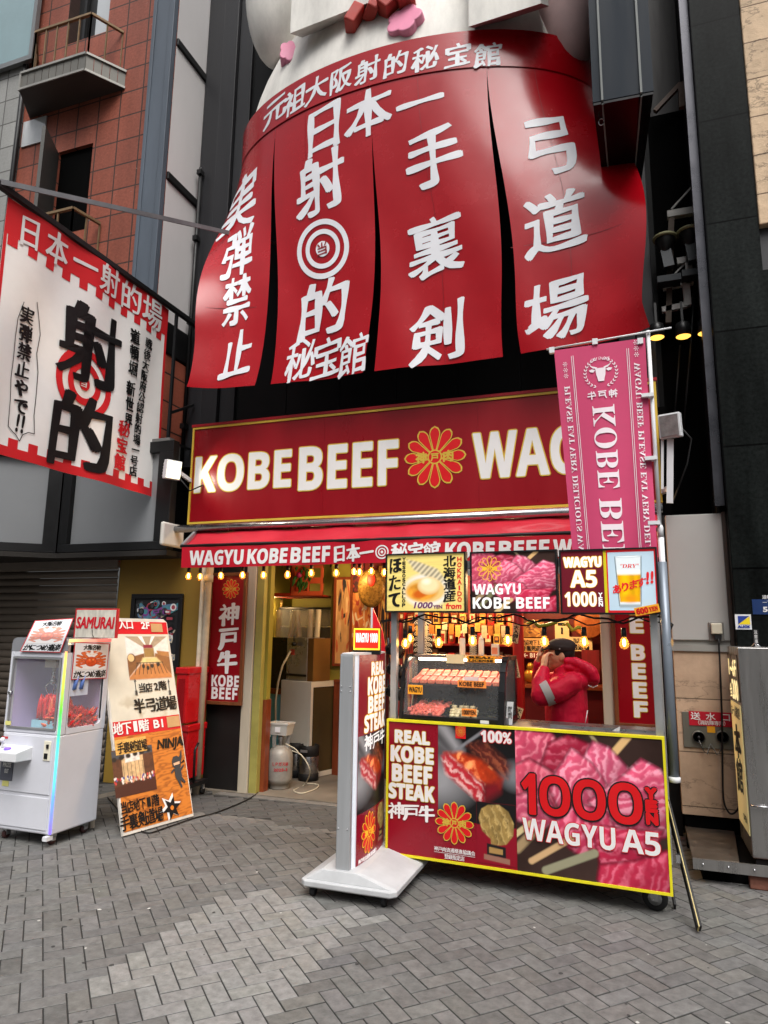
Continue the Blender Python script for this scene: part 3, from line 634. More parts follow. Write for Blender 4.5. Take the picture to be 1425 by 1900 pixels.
# awning: cassette, slanted cloth, valance
M_aw = mat('awning_cloth', (178, 30, 46), .45, var=.1, vs=4, bump=.15, bs=9, coat=.15)
aw = thing('awning', (-1.9, 5.8, 2.2), 'red folded awning with white lettered valance under the fascia sign', 'awning')
AX0, AX1, YV, ZV0, ZV1 = -4.09, .26, 5.6, 2.185, 2.385
nx = 90; xx = np.linspace(AX0, AX1, nx)
P = []
for t in np.linspace(0, 1, 9):
    sag = -.02*math.sin(math.pi*t); P.append([(x, 5.84-.24*t, 2.565-.17*t+sag+.006*math.sin(x*7+t*3)+.004*math.sin(x*17)) for x in xx])
G().grid(np.array(P)).build('cloth', M_aw, aw, mods=[('SOLIDIFY', dict(thickness=.006))])
vw = lambda x, z, y=0: (x, YV+y+.012*math.sin(x*4.5)*max(0, (ZV1-z)/.2)+.004*math.sin(x*13), z+.004*math.sin(x*2.3))
P = np.array([[vw(x, z) for x in xx] for z in np.linspace(ZV0, ZV1, 6)])
G().grid(P).build('valance', mat('valance_cloth', (182, 16, 38), .5, var=.08, vs=3), aw)
G().tube([(AX0-.02, YV+.01, ZV1+.012), (AX1, YV+.01, ZV1+.012)], .016).build('front_bar', M_dark, aw)
G().tube([(-4.36, 5.82, 2.605), (.3, 5.82, 2.605)], .038, 14).build('roller', M_chrome, aw)
G().box(-4.385, -4.34, 5.62, 5.97, 2.42, 2.66).build('bracket', mat('awning_bracket', (196, 192, 184), .45), aw, bevel=.02)
[G().bar((x_, 5.82, 2.56), (x_, 5.62, 2.4), .03, .04).build('arm', M_alu, aw) for x_ in (-4.1, .2)]
fv = Fr((0, YV, 0)); g = G(); yl = -.004
wv = lambda x, z, y: vw(x, z, y)
za, zb_ = fv.px(352, 1049)[1]+.005, fv.px(452, 1019)[1]
def val(s, xa, xb, **k): latin(g, sansb(s), xa, za, xb, zb_, yl, 0, .004, slant=.05, warp=wv, **k)
val('WAGYU', fv.px(351.8, 1049)[0], fv.px(452.8, 1019)[0]); val('KOBE', fv.px(459, 1046)[0], fv.px(534.6, 1016)[0]); val('BEEF', fv.px(539.5, 1045)[0], fv.px(612.8, 1014)[0])
kanji(g, '日本一', fv.px(617, 1030)[0], za-.01, fv.px(693, 1025)[0], zb_+.01, yl, 0, .045, warp=wv)
cx = fv.px(709.3, 1024)[0]; zc = (za+zb_)/2
for r0, r1 in ((.05, .062), (.026, .036), (0.001, .012)): ring(g, cx, zc, r0, r1, yl, 0, warp=wv)
xk = fv.px(727, 1024)[0]; kanji(g, '秘宝館', xk, za-.01, fv.px(817, 1018)[0], zb_+.01, yl, 0, .045, warp=wv)
wK = fv.px(534.6, 1016)[0]-fv.px(459, 1046)[0]; x = fv.px(826, 1020)[0]
for s in ('KOBE', 'BEEF', 'WAGYU'):
    ww = wK*(1 if s == 'KOBE' else .97 if s == 'BEEF' else 1.3); val(s, x, x+ww); x += ww+.035
g.build('lettering', M_wt, aw)
# ------------------------------------------------------------------ giant cat figure and its hanging red curtain
M_cat = mat('weathered_plaster', (222, 219, 212), .75, var=.24, vs=2.6, bump=.35, bs=12, stretch=(1, 1, .35))
XC, YC = -2.1, 6.6
ct = thing('lucky_cat_statue', (XC, YC, 5.5), 'huge white plaster cat figure mounted on the black front above the red curtain', 'statue')
prof = [(6.9, .98), (7.0, .985), (7.4, .975), (7.8, .93), (8.2, .85), (8.6, .72), (9.0, .55), (9.2, .5)]
P = []
for z, k in prof: P.append([(XC+2.08*k*math.cos(t), YC-1.0*k*math.sin(t), z) for t in np.linspace(math.pi, 0, 48)])
G().grid(np.array(P)).build('body', M_cat, ct, mods=[('SUBSURF', dict(levels=1, render_levels=1))])
a = ay(512, 25, 6.1); G().ball((a.x-.05, 6.2, a.z+.35), (.36, .42, .95), n=24, k=16).build('arm', M_cat, ct)
a = ay(1048, 40, 6.2); G().ball((a.x, 6.3, a.z+.25), (.34, .4, .85), n=24, k=16).build('arm', mat('pinkish_plaster', (206, 176, 174), .75, var=.14, vs=2.2, bump=.35, bs=12), ct)
def sleeve(pts, Y, back, m, name, hgt=1.3, under=-.12, rise=.05):
    g = G(); a, b = ay(*pts[0], Y), ay(*pts[1], Y); Yt = Y
    v = [(a.x, Y, a.z), (b.x, Y, b.z), (b.x, Yt, b.z+hgt), (a.x, Yt, a.z+hgt), (a.x+.05, back, a.z-under), (b.x+.05, back, b.z-under), (b.x, back, b.z+hgt), (a.x, back, a.z+hgt)]
    g.add(v, [(0, 1, 2, 3), (4, 7, 6, 5), (3, 2, 6, 7), (0, 3, 7, 4), (1, 5, 6, 2)], 0); g.add([v[0], v[4], v[5], v[1]], [(0, 1, 2, 3)], 1)
    return g.build(name, m, ct, bevel=.015)
sleeve(((537, 62), (752, -22)), 5.60, 5.8, [M_cat, M_cat], 'sleeve')
sleeve(((868, 50), (1004, 6)), 5.58, 5.85, [M_cat, mat('pink_underside', (190, 128, 132), .75, var=.1)], 'sleeve', under=-.22)
def onbody(px, py, Yg):
    for _ in range(6):
        p = ay(px, py, Yg); k = np.interp(p.z, [q[0] for q in prof], [q[1] for q in prof]); u = (p.x-XC)/(2.08*k); Yg = YC-k*math.sqrt(max(.02, 1-u*u))
    return p
M_pk = mat('pink_paint', (222, 138, 166), .6, var=.1); M_rib = mat('faded_red_paint', (168, 62, 54), .6, var=.2)
for i, (q, r, sq) in enumerate((((536, 101), .165, .62), ((752, 42), .19, 1.))):
    p = onbody(*q, 5.7); n = 50; pts = []
    for j in range(n): t = 2*math.pi*j/n; rr = r*(.82+.22*abs(math.cos(2.5*t))); pts.append((rr*math.cos(t)*sq, rr*math.sin(t)))
    f_ = Fr((p.x, p.y, p.z), 32*(p.x-XC)/-2.0, 12); G(f_).prism(pts, -.05, .12).build('flower', M_pk, ct, bevel=.012)
for (qa, qb, h) in (((652, 60), (672, 28), .12), ((690, 36), (700, 10), .12), ((712, 30), (735, 8), .15), ((742, 16), (772, 3), .1)):
    a, b = onbody(*qa, 5.6), onbody(*qb, 5.6); G().bar(a-Vector((0, .06, 0)), b-Vector((0, .06, 0)), .2, h).build('ribbon', M_rib, ct, bevel=.015)
# curtain surface
def ns(s, z, off=0.):
    t = (7.0-z)/3.0; tt = min(max(t, 0), 1); e = min(tt*1.25, 1); e = e*e*(3-2*e)
    k = .985 if t > 0 else np.interp(z, [7.0, 7.4, 7.8], [.985, .985, .95])
    xc = -2.11+.22*e; hw = 2.02+.02*e+.12*tt**7
    if t < 0: hw = 2.02*k/.985
    ye = YC-(1.0*k+.02)*math.sqrt(max(0, 1-min(abs(s)*.97, 1)**2)); yh = 5.70-.26*abs(s)**8
    y = ye*(1-e)+yh*e + tt*.022*math.sin(s*9+z*1.3)+.006*math.sin(s*23+z*4)*tt - .55*max(0, tt-.82)**1.4*max(0, -s-.62)*6*.6
    return (xc+hw*s+.2*math.sin(math.pi*min(tt*1.08, 1))*max(0, s)**3-.13*math.sin(math.pi*min(tt*1.02, 1))*max(0, -s)**3, y+off, z-(.10*tt**6*max(0, -s-.6)))
def npx(px, py):
    s, z = 0., 6.
    def pr(s, z):
        p = CM @ (np.array(ns(s, z))-[0, 0, CH]); return np.array([712.5+FPX*p[0]/p[2], 950-FPX*p[1]/p[2]])
    for _ in range(14):
        r0 = pr(s, z); J = np.array([(pr(s+1e-3, z)-r0)/1e-3, (pr(s, z+1e-3)-r0)/1e-3]).T
        d = np.linalg.solve(J, np.array([px, py])-r0); s = min(max(s+np.clip(d[0], -.3, .3), -.999), .999); z = min(max(z+np.clip(d[1], -.5, .5), 3.7), 7.8)
    return s, z
M_vin = mat('red_vinyl', (158, 3, 18), .22, var=.10, vs=1.6, bump=.08, bs=4, coat=.03, spec=.3)
nr = thing('noren_curtain', (-2.0, 5.7, 4.0), 'giant split red vinyl curtain with white brush characters hung round the cat figure', 'curtain')
def panel(sa0, sb0, sa1, sb1, ta, tb_, za=7.02, zb=4.0, nu=24, nv=44):
    P = []
    for z in np.linspace(zb, za, nv):
        t = (za-z)/(za-zb); a = sa0+(sa1-sa0)*max(0, (t-ta)/(1-ta)); b = sb0+(sb1-sb0)*max(0, (t-tb_)/(1-tb_)); P.append([ns(s, z, .006*math.sin((s-a)/(b-a)*math.pi*2+z)*t) for s in np.linspace(a, b, nu)])
    return G().grid(np.array(P))
G().grid(np.array([[ns(s, z, -.012) for s in np.linspace(-1, 1, 60)] for z in np.linspace(6.99, 7.40, 6)])).build('top_band', M_vin, nr)
for k in ((-1, -.6255, -.985, -.695, 0, .04), (-.6245, -.0465, -.622, -.168, .04, .19), (-.0455, .5265, -.114, .442, .19, .03), (.5275, 1, .516, 1.0, .03, 0)): panel(*k).build('strip', M_vin, nr)
M_seam = mat('vinyl_seam', (120, 6, 18), .4, var=0)
for s0_, s1_, z_s in ((.51, .99, 5.02), (-.98, -.69, 4.85)): G().grid(np.array([[ns(s, z, -.0025) for s in np.linspace(s0_, s1_, 24)] for z in (z_s-.004, z_s+.003)])).build('seam', M_seam, nr)
for s0_ in (-.42, .2, .74): G().grid(np.array([[ns(s0_+e, z, -.0025) for e in (0, .0018)] for z in np.linspace(4.0, 6.98, 50)])).build('seam', M_seam, nr)
import bmesh
def cut(V, F, x0, x1, z0, z1, n=7):
    bm = bmesh.new(); vs = [bm.verts.new((p[0], p[1], 0)) for p in V]
    for f in F:
        try: bm.faces.new([vs[i] for i in f])
        except ValueError: pass
    for k in range(1, n):
        for ax_, lo, hi in ((0, x0, x1), (1, z0, z1)):
            co_ = [0, 0, 0]; no = [0, 0, 0]; co_[ax_] = lo+(hi-lo)*k/n; no[ax_] = 1
            bmesh.ops.bisect_plane(bm, geom=bm.verts[:]+bm.edges[:]+bm.faces[:], plane_co=co_, plane_no=no)
    bm.verts.index_update(); V2 = np.array([v.co[:2] for v in bm.verts]); F2 = [tuple(v.index for v in f.verts) for f in bm.faces]; bm.free(); return V2, F2
def nchar(g, ch, px, py, w, h, m=0, bold=.020, off=-.005, lay=0):
    V, F = glyphs(ch); V, F = cut(V, F, 0, 1, -.15, .9, 10); U = V-[.5, .38]; U = U*1.04; U[:, 1] += .13*U[:, 0]+.05*U[:, 0]*np.abs(U[:, 0]); U[:, 0] += .06*U[:, 1]
    c = npx(px, py); sx = (npx(px+w/2, py)[0]-npx(px-w/2, py)[0]); sz = npx(px, py-h/2)[1]-npx(px, py+h/2)[1]
    for i in range(9):
        d = (0, 0) if i == 8 else (bold*1.5*math.cos(2*math.pi*i/8+.3), bold*.75*math.sin(2*math.pi*i/8+.3)); W_ = .3+1.3*(.5+.5*np.sin(U[:, 0]*7.5+U[:, 1]*6+ord(ch) % 7))
        g.add([ns(c[0]+(u[0]+d[0]*q_)*sx, c[1]+(u[1]+d[1]*q_)*sz, off-EPS*2*i) for u, q_ in zip(U, W_)], F, m)
g = G()
for ch, px, py, w, h in (('元', 511, 206, 46, 56), ('祖', 548, 188, 44, 56), ('大', 588, 167, 46, 56), ('阪', 633, 148, 46, 56), ('射', 683, 132, 50, 54), ('的', 735, 120, 52, 54), ('秘', 790, 110, 56, 54), ('宝', 850, 104, 56, 54), ('館', 906, 104, 58, 54)): nchar(g, ch, px, py, w*.9, h*.82, off=-.0155)
for ch, px, py, w, h in (('日', 600, 237, 80, 92), ('本', 683, 209, 88, 90), ('一', 778, 190, 88, 80), ('射', 594, 340, 92, 112), ('的', 601, 572, 94, 108), ('秘', 558, 668, 54, 76), ('宝', 607, 664, 54, 76), ('館', 656, 658, 54, 76),
        ('手', 803, 290, 108, 112), ('裏', 808, 457, 104, 112), ('剣', 813, 618, 104, 112), ('弓', 1020, 268, 106, 116), ('道', 1028, 413, 118, 114), ('場', 1031, 574, 118, 114),
        ('実', 445, 380, 54, 88), ('弾', 443, 468, 52, 88), ('禁', 441, 556, 50, 92), ('止', 441, 656, 56, 92)): nchar(g, ch, px, py, w, h, bold=.013 if h < 80 else .02)
c = npx(599, 462); rx = (npx(648, 462)[0]-npx(550, 462)[0])/2; rz = (npx(599, 406)[1]-npx(599, 518)[1])/2
def nring(r0, r1, m, off):
    v = []; n = 48
    for j in range(n):
        t = 2*math.pi*j/n
        for r in (r0, (r0+r1)/2, r1): v.append(ns(c[0]+rx*r*math.cos(t), c[1]+rz*r*math.sin(t), off))
    g.add(v, [q for j in range(n) for q in ((3*j, 3*j+1, 3*((j+1) % n)+1, 3*((j+1) % n)), (3*j+1, 3*j+2, 3*((j+1) % n)+2, 3*((j+1) % n)+1))], m)
nring(.82, 1, 0, -.005); nring(.5, .66, 0, -.005); nring(.0, .26, 0, -.005)
nchar(g, '当', 598, 462, 22, 24, 1, .012, -.008)
g.build('lettering', [mat('pale_lettering', (222, 222, 226), .4, var=.05), M_red], nr)
# ------------------------------------------------------------------ hanging banner on a bar, square to the street
XB = -4.72; fb = Fr((XB, 0, 0), 90)
bn = thing('street_banner', ax(160, 470, XB), 'white and red cloth banner with big black brush characters hung from a bar', 'banner')
ptl, ptr = fb.px(18, 368), fb.px(316, 572); pbr = fb.px(283, 925); pl_b = fb.px(0, 838)
bx0, bx1 = ptl[0], ptr[0]; bz1 = (ptl[1]+ptr[1])/2; bz0 = (pbr[1]+pl_b[1])/2; BW, BH = bx1-bx0, bz1-bz0
bwv = lambda x, z, y=0: fb.w(x, y+.03*math.sin((x-bx0)*3.1+(z-bz0)*.8)*(.35+.65*(bz1-z)/BH)+.012*math.sin((x-bx0)*8.7-(z-bz0)*2.3), z)
M_cl = mat('white_banner_cloth', (236, 234, 230), .6, var=.06, vs=2, bump=.08, bs=6); M_bred = mat('banner_red', (204, 36, 42), .5, var=.06)
g = G(); g.grid(np.array([[bwv(x, z) for x in np.linspace(bx0, bx1, 40)] for z in np.linspace(bz0, bz1, 40)])); g.build('cloth', M_cl, bn)
g = G(); bb = BH*.145; be = BH*.035; tw = BW/23.
def strip(xa, xb, za, zb, y, m, n=10):
    g.grid(np.array([[bwv(x, z, y) for x in np.linspace(xa, xb, n)] for z in np.linspace(za, zb, 4)]), m)
strip(bx0, bx1, bz1-bb, bz1, -.003, 0, 40); strip(bx1-.035, bx1, bz0, bz1-bb, -.003, 0, 4); strip(bx0, bx0+.03, bz0, bz1-bb, -.003, 0, 4); strip(bx0, bx1, bz0, bz0+be*1.1, -.0035, 0, 40)
for i in range(11):
    xa = bx0+.04+i*2*tw*1.03; strip(xa, xa+tw, bz1-bb-be*1.2, bz1-bb, -.003, 0, 4); strip(xa+tw*.4, xa+tw*1.4, bz0+be, bz0+be*2.1, -.003, 0, 4)
g.build('border', M_bred, bn)
g = G(); Wb = lambda x, z, y: bwv(x, z, y)
def bch(s, px, py, w, h, m, bold=.022, y=-.008):
    c = fb.px(px, py); x0_, x1_ = fb.px(px-w/2, py)[0], fb.px(px+w/2, py)[0]; hz = (fb.px(px, py-h/2)[1]-fb.px(px, py+h/2)[1])/2
    kanji(g, s, x0_, c[1]-hz, x1_, c[1]+hz, y, m, bold, warp=Wb, shear=.08)
for ch, px, py in (('日', 55, 431), ('本', 105, 461), ('一', 157, 492), ('射', 201, 521), ('的', 243, 552), ('場', 283, 581)): bch(ch, px, py, 44 if px < 190 else 40, 64 if px < 190 else 58, 0)
c = fb.px(155, 712); rx = (fb.px(206, 712)[0]-fb.px(104, 712)[0])/2; rz = rx*1.02
for r0, r1 in ((.8, 1), (.42, .62)): ring(g, c[0], c[1], rx*r0, rx*r1, -.006, 2, warp=Wb)
disc(g, c[0], c[1], rx*.2, -.006, 2, warp=Wb); bch('当', 153, 711, 14, 16, 0, y=-.009)
bch('射', 165, 642, 118, 150, 1, .032, -.011); bch('的', 146, 802, 118, 146, 1, .032, -.011)
for i, ch in enumerate('実弾禁止やで'): bch(ch, 52-i*1.9, 585+i*33.5, 27, 33, 1, .045)
c = fb.px(41, 785)
for dx in (-.02, .03): latin(g, '!', c[0]+dx-.012, c[1]-.075, c[0]+dx+.012, c[1]+.075, -.008, 1, .006, warp=Wb, slant=.15)
for i, ch in enumerate('道頓堀新世界'): bch(ch, 249-i*2.6-(2 if i > 2 else 0), 625+i*29.5+(8 if i > 2 else 0), 18, 28, 1, .045)
for i, ch in enumerate('秘宝館'): bch(ch, 226-i*4.2, 796+i*31, 24, 30, 2, .05)
for i, ch in enumerate('戦後大阪府公認射的場一号店'): bch(ch, 276-i*2.6, 638+i*19.7, 15, 20, 1, .04)
out = []
for t in np.linspace(0, 1, 60):
    k = 1 if t < .5 else -1; 
BP = [(45, 560), (34, 590), (30, 625), (28, 660), (24, 700), (24, 735), (20, 790), (28, 800), (34, 806), (40, 818), (46, 806), (56, 802), (66, 805), (66, 770), (70, 735), (74, 690), (72, 655), (78, 620), (74, 585), (70, 560)]
BPl = [fb.px(*q) for q in BP]
for a, b in zip(BPl[:-1], BPl[1:]):
    d = Vector((b[0]-a[0], b[1]-a[1])).normalized(); n_ = (-d.y*.0035, d.x*.0035)
    g.add([bwv(a[0]+n_[0], a[1]+n_[1], -.007), bwv(a[0]-n_[0], a[1]-n_[1], -.007), bwv(b[0]-n_[0], b[1]-n_[1], -.007), bwv(b[0]+n_[0], b[1]+n_[1], -.007)], [(0, 1, 2, 3)], 1)
g.build('lettering', [M_wt, M_blk, M_bred], bn)
bx = G(); e1 = fb.w(bx0-.25, 0, bz1+.035); e2 = Vector((XB, 6.5, bz1+.035)); bx.bar(e1, e2, .05, .055); bx.build('bar', M_dark, bn, bevel=.004)
G().bar(e1+Vector((0, .08, 0)), ay(514, 452, 6.55), .012, .045).build('stay', mat('zinc_bar', (112, 112, 114), .45, metal=.5, var=.2), bn)
zlow = bz1-.62
G().bar((XB, bx1+.12, bz1), (XB, bx1+.12, bz0+.65), .03, .03).bar((XB, bx1+.13, bz0+.68), (XB, 6.5, bz0+.68), .025, .025).bar((XB, bx1+.13, bz0+1.0), (XB, 6.5, bz0+1.22), .03, .03).build('side_frame', M_dark, bn)
# ------------------------------------------------------------------ hanging black box sign overhead on the right
bs_ = thing('projecting_box_sign', (.15, 5.6, 5.75), 'dark blue grey box sign jutting over the street, seen from its black underside', 'sign')
a, b, c, d = az(1100, 192, 5.75), az(1213, 170, 5.75), az(1190, 333, 5.75), az(1120, 348, 5.75)
G().prism([(a.x, a.y), (b.x, b.y), (c.x, c.y), (d.x, d.y)], 5.76, 11.5, 'z').build('body', mat('blue_grey_paint', (30, 37, 45), .5, spec=.08, var=.12, vs=3, stretch=(2, 2, .2)), bs_)
G().prism([(a.x+.004, a.y+.006), (b.x-.004, b.y+.006), (c.x, c.y), (d.x, d.y)], 5.735, 5.758, 'z').build('underside', mat('underside_black', (14, 10, 12), .12, var=.2), bs_)
for t in (.16, .80):
    p = a.lerp(b, t); q = d.lerp(c, t); G().box(p.x-.008, p.x+.008, p.y-.02, p.y+.01, 5.75, 11.5).bar(p+Vector((0, 0, -.02)), q+Vector((0, 0, -.02)), .012, .012).build('seam_strip', mat('seam_grey', (104, 108, 106), .5), bs_)
p = a.lerp(c, .15); G().tube([(p.x+.02*math.cos(t), p.y, 5.70+.03*math.sin(t)) for t in np.linspace(0, 6.28, 14)], .004, 6).build('ring', M_chrome, bs_)
# ------------------------------------------------------------------ lights in the alley
def par(name, px, py, Y, label, lit, grp, dz=0):
    p = ay(px, py, Y); t = thing(name, p, label, 'spotlight', grp)
    if not lit:
        G().lathe([(.03, .0), (.05, .02), (.085, .10), (.09, .13), (.09, .15), (.0, .15)], (p.x, p.y, p.z-.1), 18).build('housing', M_bplastic, t)
        G().lathe([(.105, 0), (.11, .02), (.09, .035)], (p.x, p.y, p.z+.04), 18).build('rim', mat('olive_rim', (132, 130, 96), .5), t)
        G().bar((p.x, p.y, p.z-.08), (p.x+.02, p.y-.02, p.z-.26), .09, .07).box(p.x-.09, p.x+.11, p.y-.09, p.y+.05, p.z-.42, p.z-.36).build('yoke', mat('dark_grey_metal', (44, 46, 48), .4, metal=.4), t)
    else:
        G().lathe([(.02, .14), (.06, .12), (.07, .0), (.066, 0)], (p.x, p.y, p.z), 18).build('housing', M_bplastic, t)
        G().lathe([(.0, -.012), (.05, -.010), (.062, -.002), (.0, -.001)], (p.x, p.y, p.z), 18).build('lens', mat('warm_lens', (255, 205, 110), .3, var=0, emit=1.6, ec=(255, 190, 80)), t)
        G().bar((p.x, p.y, p.z+.13), (p.x, p.y+.02, p.z+.34), .02, .02).build('stem', M_dark, t)
    return t
par('stage_lamp', 1234, 452, 6.35, 'unlit black lamp with olive rim, left one high in the alley', False, 'lamps in the alley')
par('stage_lamp', 1279, 440, 6.35, 'unlit black lamp with olive rim, right one high in the alley beside the granite', False, 'lamps in the alley')
for (px, py, lb) in ((1219, 626, 'small lit warm downlight nearest the pink flag top'), (1268, 624, 'small lit warm downlight in the middle of the alley'), (1309, 618, 'small lit warm downlight seen against the granite corner')): par('downlight', px, py, 6.3 if px < 1300 else 6.28, lb, True, 'lit lamps in the alley')
M_brk = mat('rusty_white_steel', (170, 168, 164), .5, var=.3, vs=9)
bt = thing('lamp_bracket', ay(1290, 700, 6.4), 'white rusted steel bracket frame climbing the dark alley wall', 'bracket')
def bk(n, *segs, w=.06, m=M_brk):
    g = G()
    for a, b in segs: g.bar(ay(*a, 6.42), ay(*b, 6.42), w, w)
    g.build(n, m, bt)
bk('upright', ((1294, 324), (1297, 392)), w=.065); bk('arm', ((1238, 400), (1298, 390)), w=.065); bk('brace', ((1246, 388), (1288, 342)), w=.016)
bk('arm', ((1256, 487), (1310, 476))); bk('upright', ((1277, 485), (1280, 528)), w=.06); bk('brace', ((1252, 508), (1272, 488)), w=.015); bk('arm', ((1230, 533), (1282, 522)), w=.06); bk('upright', ((1273, 530), (1276, 568)), w=.06); bk('arm', ((1228, 576), (1275, 566)), w=.05)
bk('pole', ((1246, 392), (1240, 600)), w=.05, m=mat('brown_steel', (74, 62, 52), .6, var=.3)); bk('arm', ((1236, 446), (1284, 438)), w=.03, m=mat('brown_steel'))
cb = G(); cb.tube([ay(1290, 500, 6.45), ay(1282, 640, 6.45), ay(1275, 720, 6.45), ay(1268, 800, 6.45)], .012).tube([ay(1262, 640, 6.45), ay(1256, 720, 6.45), ay(1250, 790, 6.45)], .009)
tag(cb.build('alley_cable', M_cable), 'black cables dropping down the alley behind the floodlight', 'cable')
ab = thing('brown_bracket', ay(1260, 190, 6.5), 'brown steel angle bracket at the top of the black alley screen', 'bracket')
G().bar(ay(1215, 207, 6.5), ay(1262, 157, 6.5), .045, .04).bar(ay(1264, 155, 6.5), ay(1266, 200, 6.5), .06, .05).build('angle', mat('brown_paint', (104, 82, 68), .5), ab)
G().box(.36, .80, 6.62, 6.66, 2.5, 6.75).build('screen', M_black, ab)
G().box(.375, .80, 6.72, 6.78, 6.7, 12).build('sheet', mat('dark_grey_sheet', (34, 32, 31), .4, metal=.3, var=.2, stretch=(3, 3, .2)), ab)
def flood(px, py, Y, face, label, lit):
    p = ay(px, py, Y); t = thing('floodlight', p, label, 'floodlight', 'floodlights at the ends of the sign'); f_ = Fr(p, face, -8)
    G(f_).box(-.085, .085, -.02, .05, -.10, .10).box(-.07, .07, .05, .09, -.08, .08).build('housing', M_wplastic, t, bevel=.008)
    G(f_).box(-.07, .07, -.03, -.021, -.085, .085).build('lens', mat('led_lens', (235, 232, 205), .2, var=.05, emit=2.6, ec=(255, 246, 200)) if lit else mat('floodlight_glass', (150, 150, 148), .15, metal=.4, var=.3, vs=20), t)
    g = G(f_)
    for k in range(5): g.box(-.06, .06, .09, .12, -.07+k*.032, -.062+k*.032)
    g.build('fins', M_alu, t); return t, p
t, p = flood(321, 872, 5.74, 62, 'lit white floodlight at the left end of the fascia sign', True)
l_ = bpy.data.lights.new('floodlight_beam', 'SPOT'); l_.energy = 7; l_.spot_size = 1.9; l_.spot_blend = .6; l_.color = (1, .95, .78); l_.shadow_soft_size = .06; lo_ = bpy.data.objects.new('floodlight_beam', l_); COL.objects.link(lo_); lo_.location = p+Vector((.06, -.05, 0)); lo_.rotation_euler = Vector((-.9, -.42, .05)).to_track_quat('Z', 'Y').to_euler()
G().bar(p+Vector((.04, .06, -.02)), Vector((-4.32, 6.02, p.z-.07)), .025, .04).build('bracket', M_wplastic, t); G().tube([p+Vector((.03, .05, -.06)), p+Vector((.12, .14, -.2)), p+Vector((.2, .25, -.12))], .008).build('cable', M_cable, t)
t, p = flood(1243, 790, 5.8, -18, 'unlit white floodlight on a perforated bracket right of the pink flag', False)
G().bar(p+Vector((.0, .05, -.1)), p+Vector((-.03, .1, -.62)), .05, .02).bar(p+Vector((-.06, .06, -.1)), p+Vector((-.08, .1, -.5)), .02, .03).bar(p+Vector((-.03, .1, -.5)), Vector((.3, 6.05, p.z-.5)), .04, .04).build('bracket', M_wplastic, t)
G().tube([p+Vector((.08, .05, 0)), p+Vector((.16, .08, -.1)), p+Vector((.12, .1, -.3)), p+Vector((0, .12, -.6))], .007).build('cable', M_cable, t)
# ================================================================== PRINTED PICTURES
M_pic = attr_mat('printed_picture', .35, coat=.03, spec=.3); M_picb = attr_mat('backlit_picture', .4, emit=.14, spec=.2); M_picw = attr_mat('matt_print', .55)
def beef_pic(nx=230, ny=240, seed=1, v=0):
    p = Pic(nx, ny, (52, 40, 38)); n = fbm(nx, ny, 3, 5, seed=seed); p.I *= (.5+1.1*n[..., None])
    for a, b, w in (((.0, .15), (.42, .62), .03), ((-.02, .42), (.2, .55), .025)): p.line([a, b], w, (150, 130, 100), .02)
    p.line([(.6, .78), (.78, 1.0)], .025, (205, 170, 120), .012); p.line([(.66, .82), (.52, 1.02)], .012, (150, 140, 110), .012)
    k = [([(-.05, 1.05), (.25, 1.03), (.36, .84), (.28, .72), (.12, .78), (-.05, .70)], 9, (196, 74, 104), (236, 150, 170)),
         ([(.24, .92), (.38, .99), (.54, .93), (.50, .76), (.3, .70), (.18, .76)], 12, (164, 44, 70), (214, 112, 136)),
         ([(-.05, .72), (.1, .80), (.3, .70), (.42, .52), (.2, .44), (-.05, .5)], 15, (196, 78, 104), (226, 136, 156)),
         ([(-.02, .52), (.2, .60), (.3, .40), (.16, .28), (-.02, .36)], 18, (190, 76, 108), (232, 150, 172)),
         ([(.44, .78), (.55, .96), (.66, .92), (.80, .76), (.66, .62), (.52, .66)], 21, (206, 90, 124), (248, 180, 204)),
         ([(.22, .62), (.40, .90), (.54, .80), (.66, .62), (.50, .44), (.3, .46)], 24, (204, 84, 116), (246, 172, 196)),
         ([(.50, .54), (.74, .74), (.86, .86), (.98, .80), (1.05, .70), (1.05, .36), (.8, .30), (.6, .40)], 27, (206, 84, 118), (250, 180, 204)),
         ([(.24, .34), (.42, .52), (.62, .48), (.70, .32), (.54, .2), (.46, .14), (.36, .2)], 30, (194, 62, 96), (240, 150, 178)),
         ([(.52, .38), (.8, .38), (.98, .40), (.88, .16), (.66, .08), (.56, .12)], 33, (186, 48, 80), (230, 124, 152)),
         ([(.56, .12), (.8, .18), (1.05, .30), (1.05, -.05), (.6, -.05), (.54, .02)], 36, (190, 52, 82), (228, 120, 148))]
    for pts, sd, base, fat in k:
        T = marble(nx, ny, base, fat, sd+seed, ang=.5+.25*(sd % 7)-.5, f=6); cx = sum(q[0] for q in pts)/len(pts); cy_ = sum(q[1] for q in pts)/len(pts)
        sh = np.clip(.84+1.5*((p.V-cy_)*1.1+(p.U-cx)*-.5), .42, 1.3)[..., None]
        m, d = p.poly(pts, None, .012, T*sh); e = np.clip(1-np.abs(d)/.022, 0, 1)*.5; p.I *= (1-e*(d > -.01))[..., None]
    p.I = np.clip(p.I*np.array([1.26, 1.2, 1.12])-.008, 0, 1)
    if v == 0:
        p.line([(.10, .08), (.38, .27)], .021, (206, 168, 122), .012); p.line([(.2, .03), (.53, .19)], .028, (150, 146, 118), .012); p.line([(-.02, .24), (.1, .34)], .02, (210, 190, 140), .01)
    else:
        p.line([(.3, .0), (.47, .2)], .03, (212, 182, 130), .012); p.line([(.12, .12), (.3, .4)], .03, (120, 118, 84), .02)
    return p
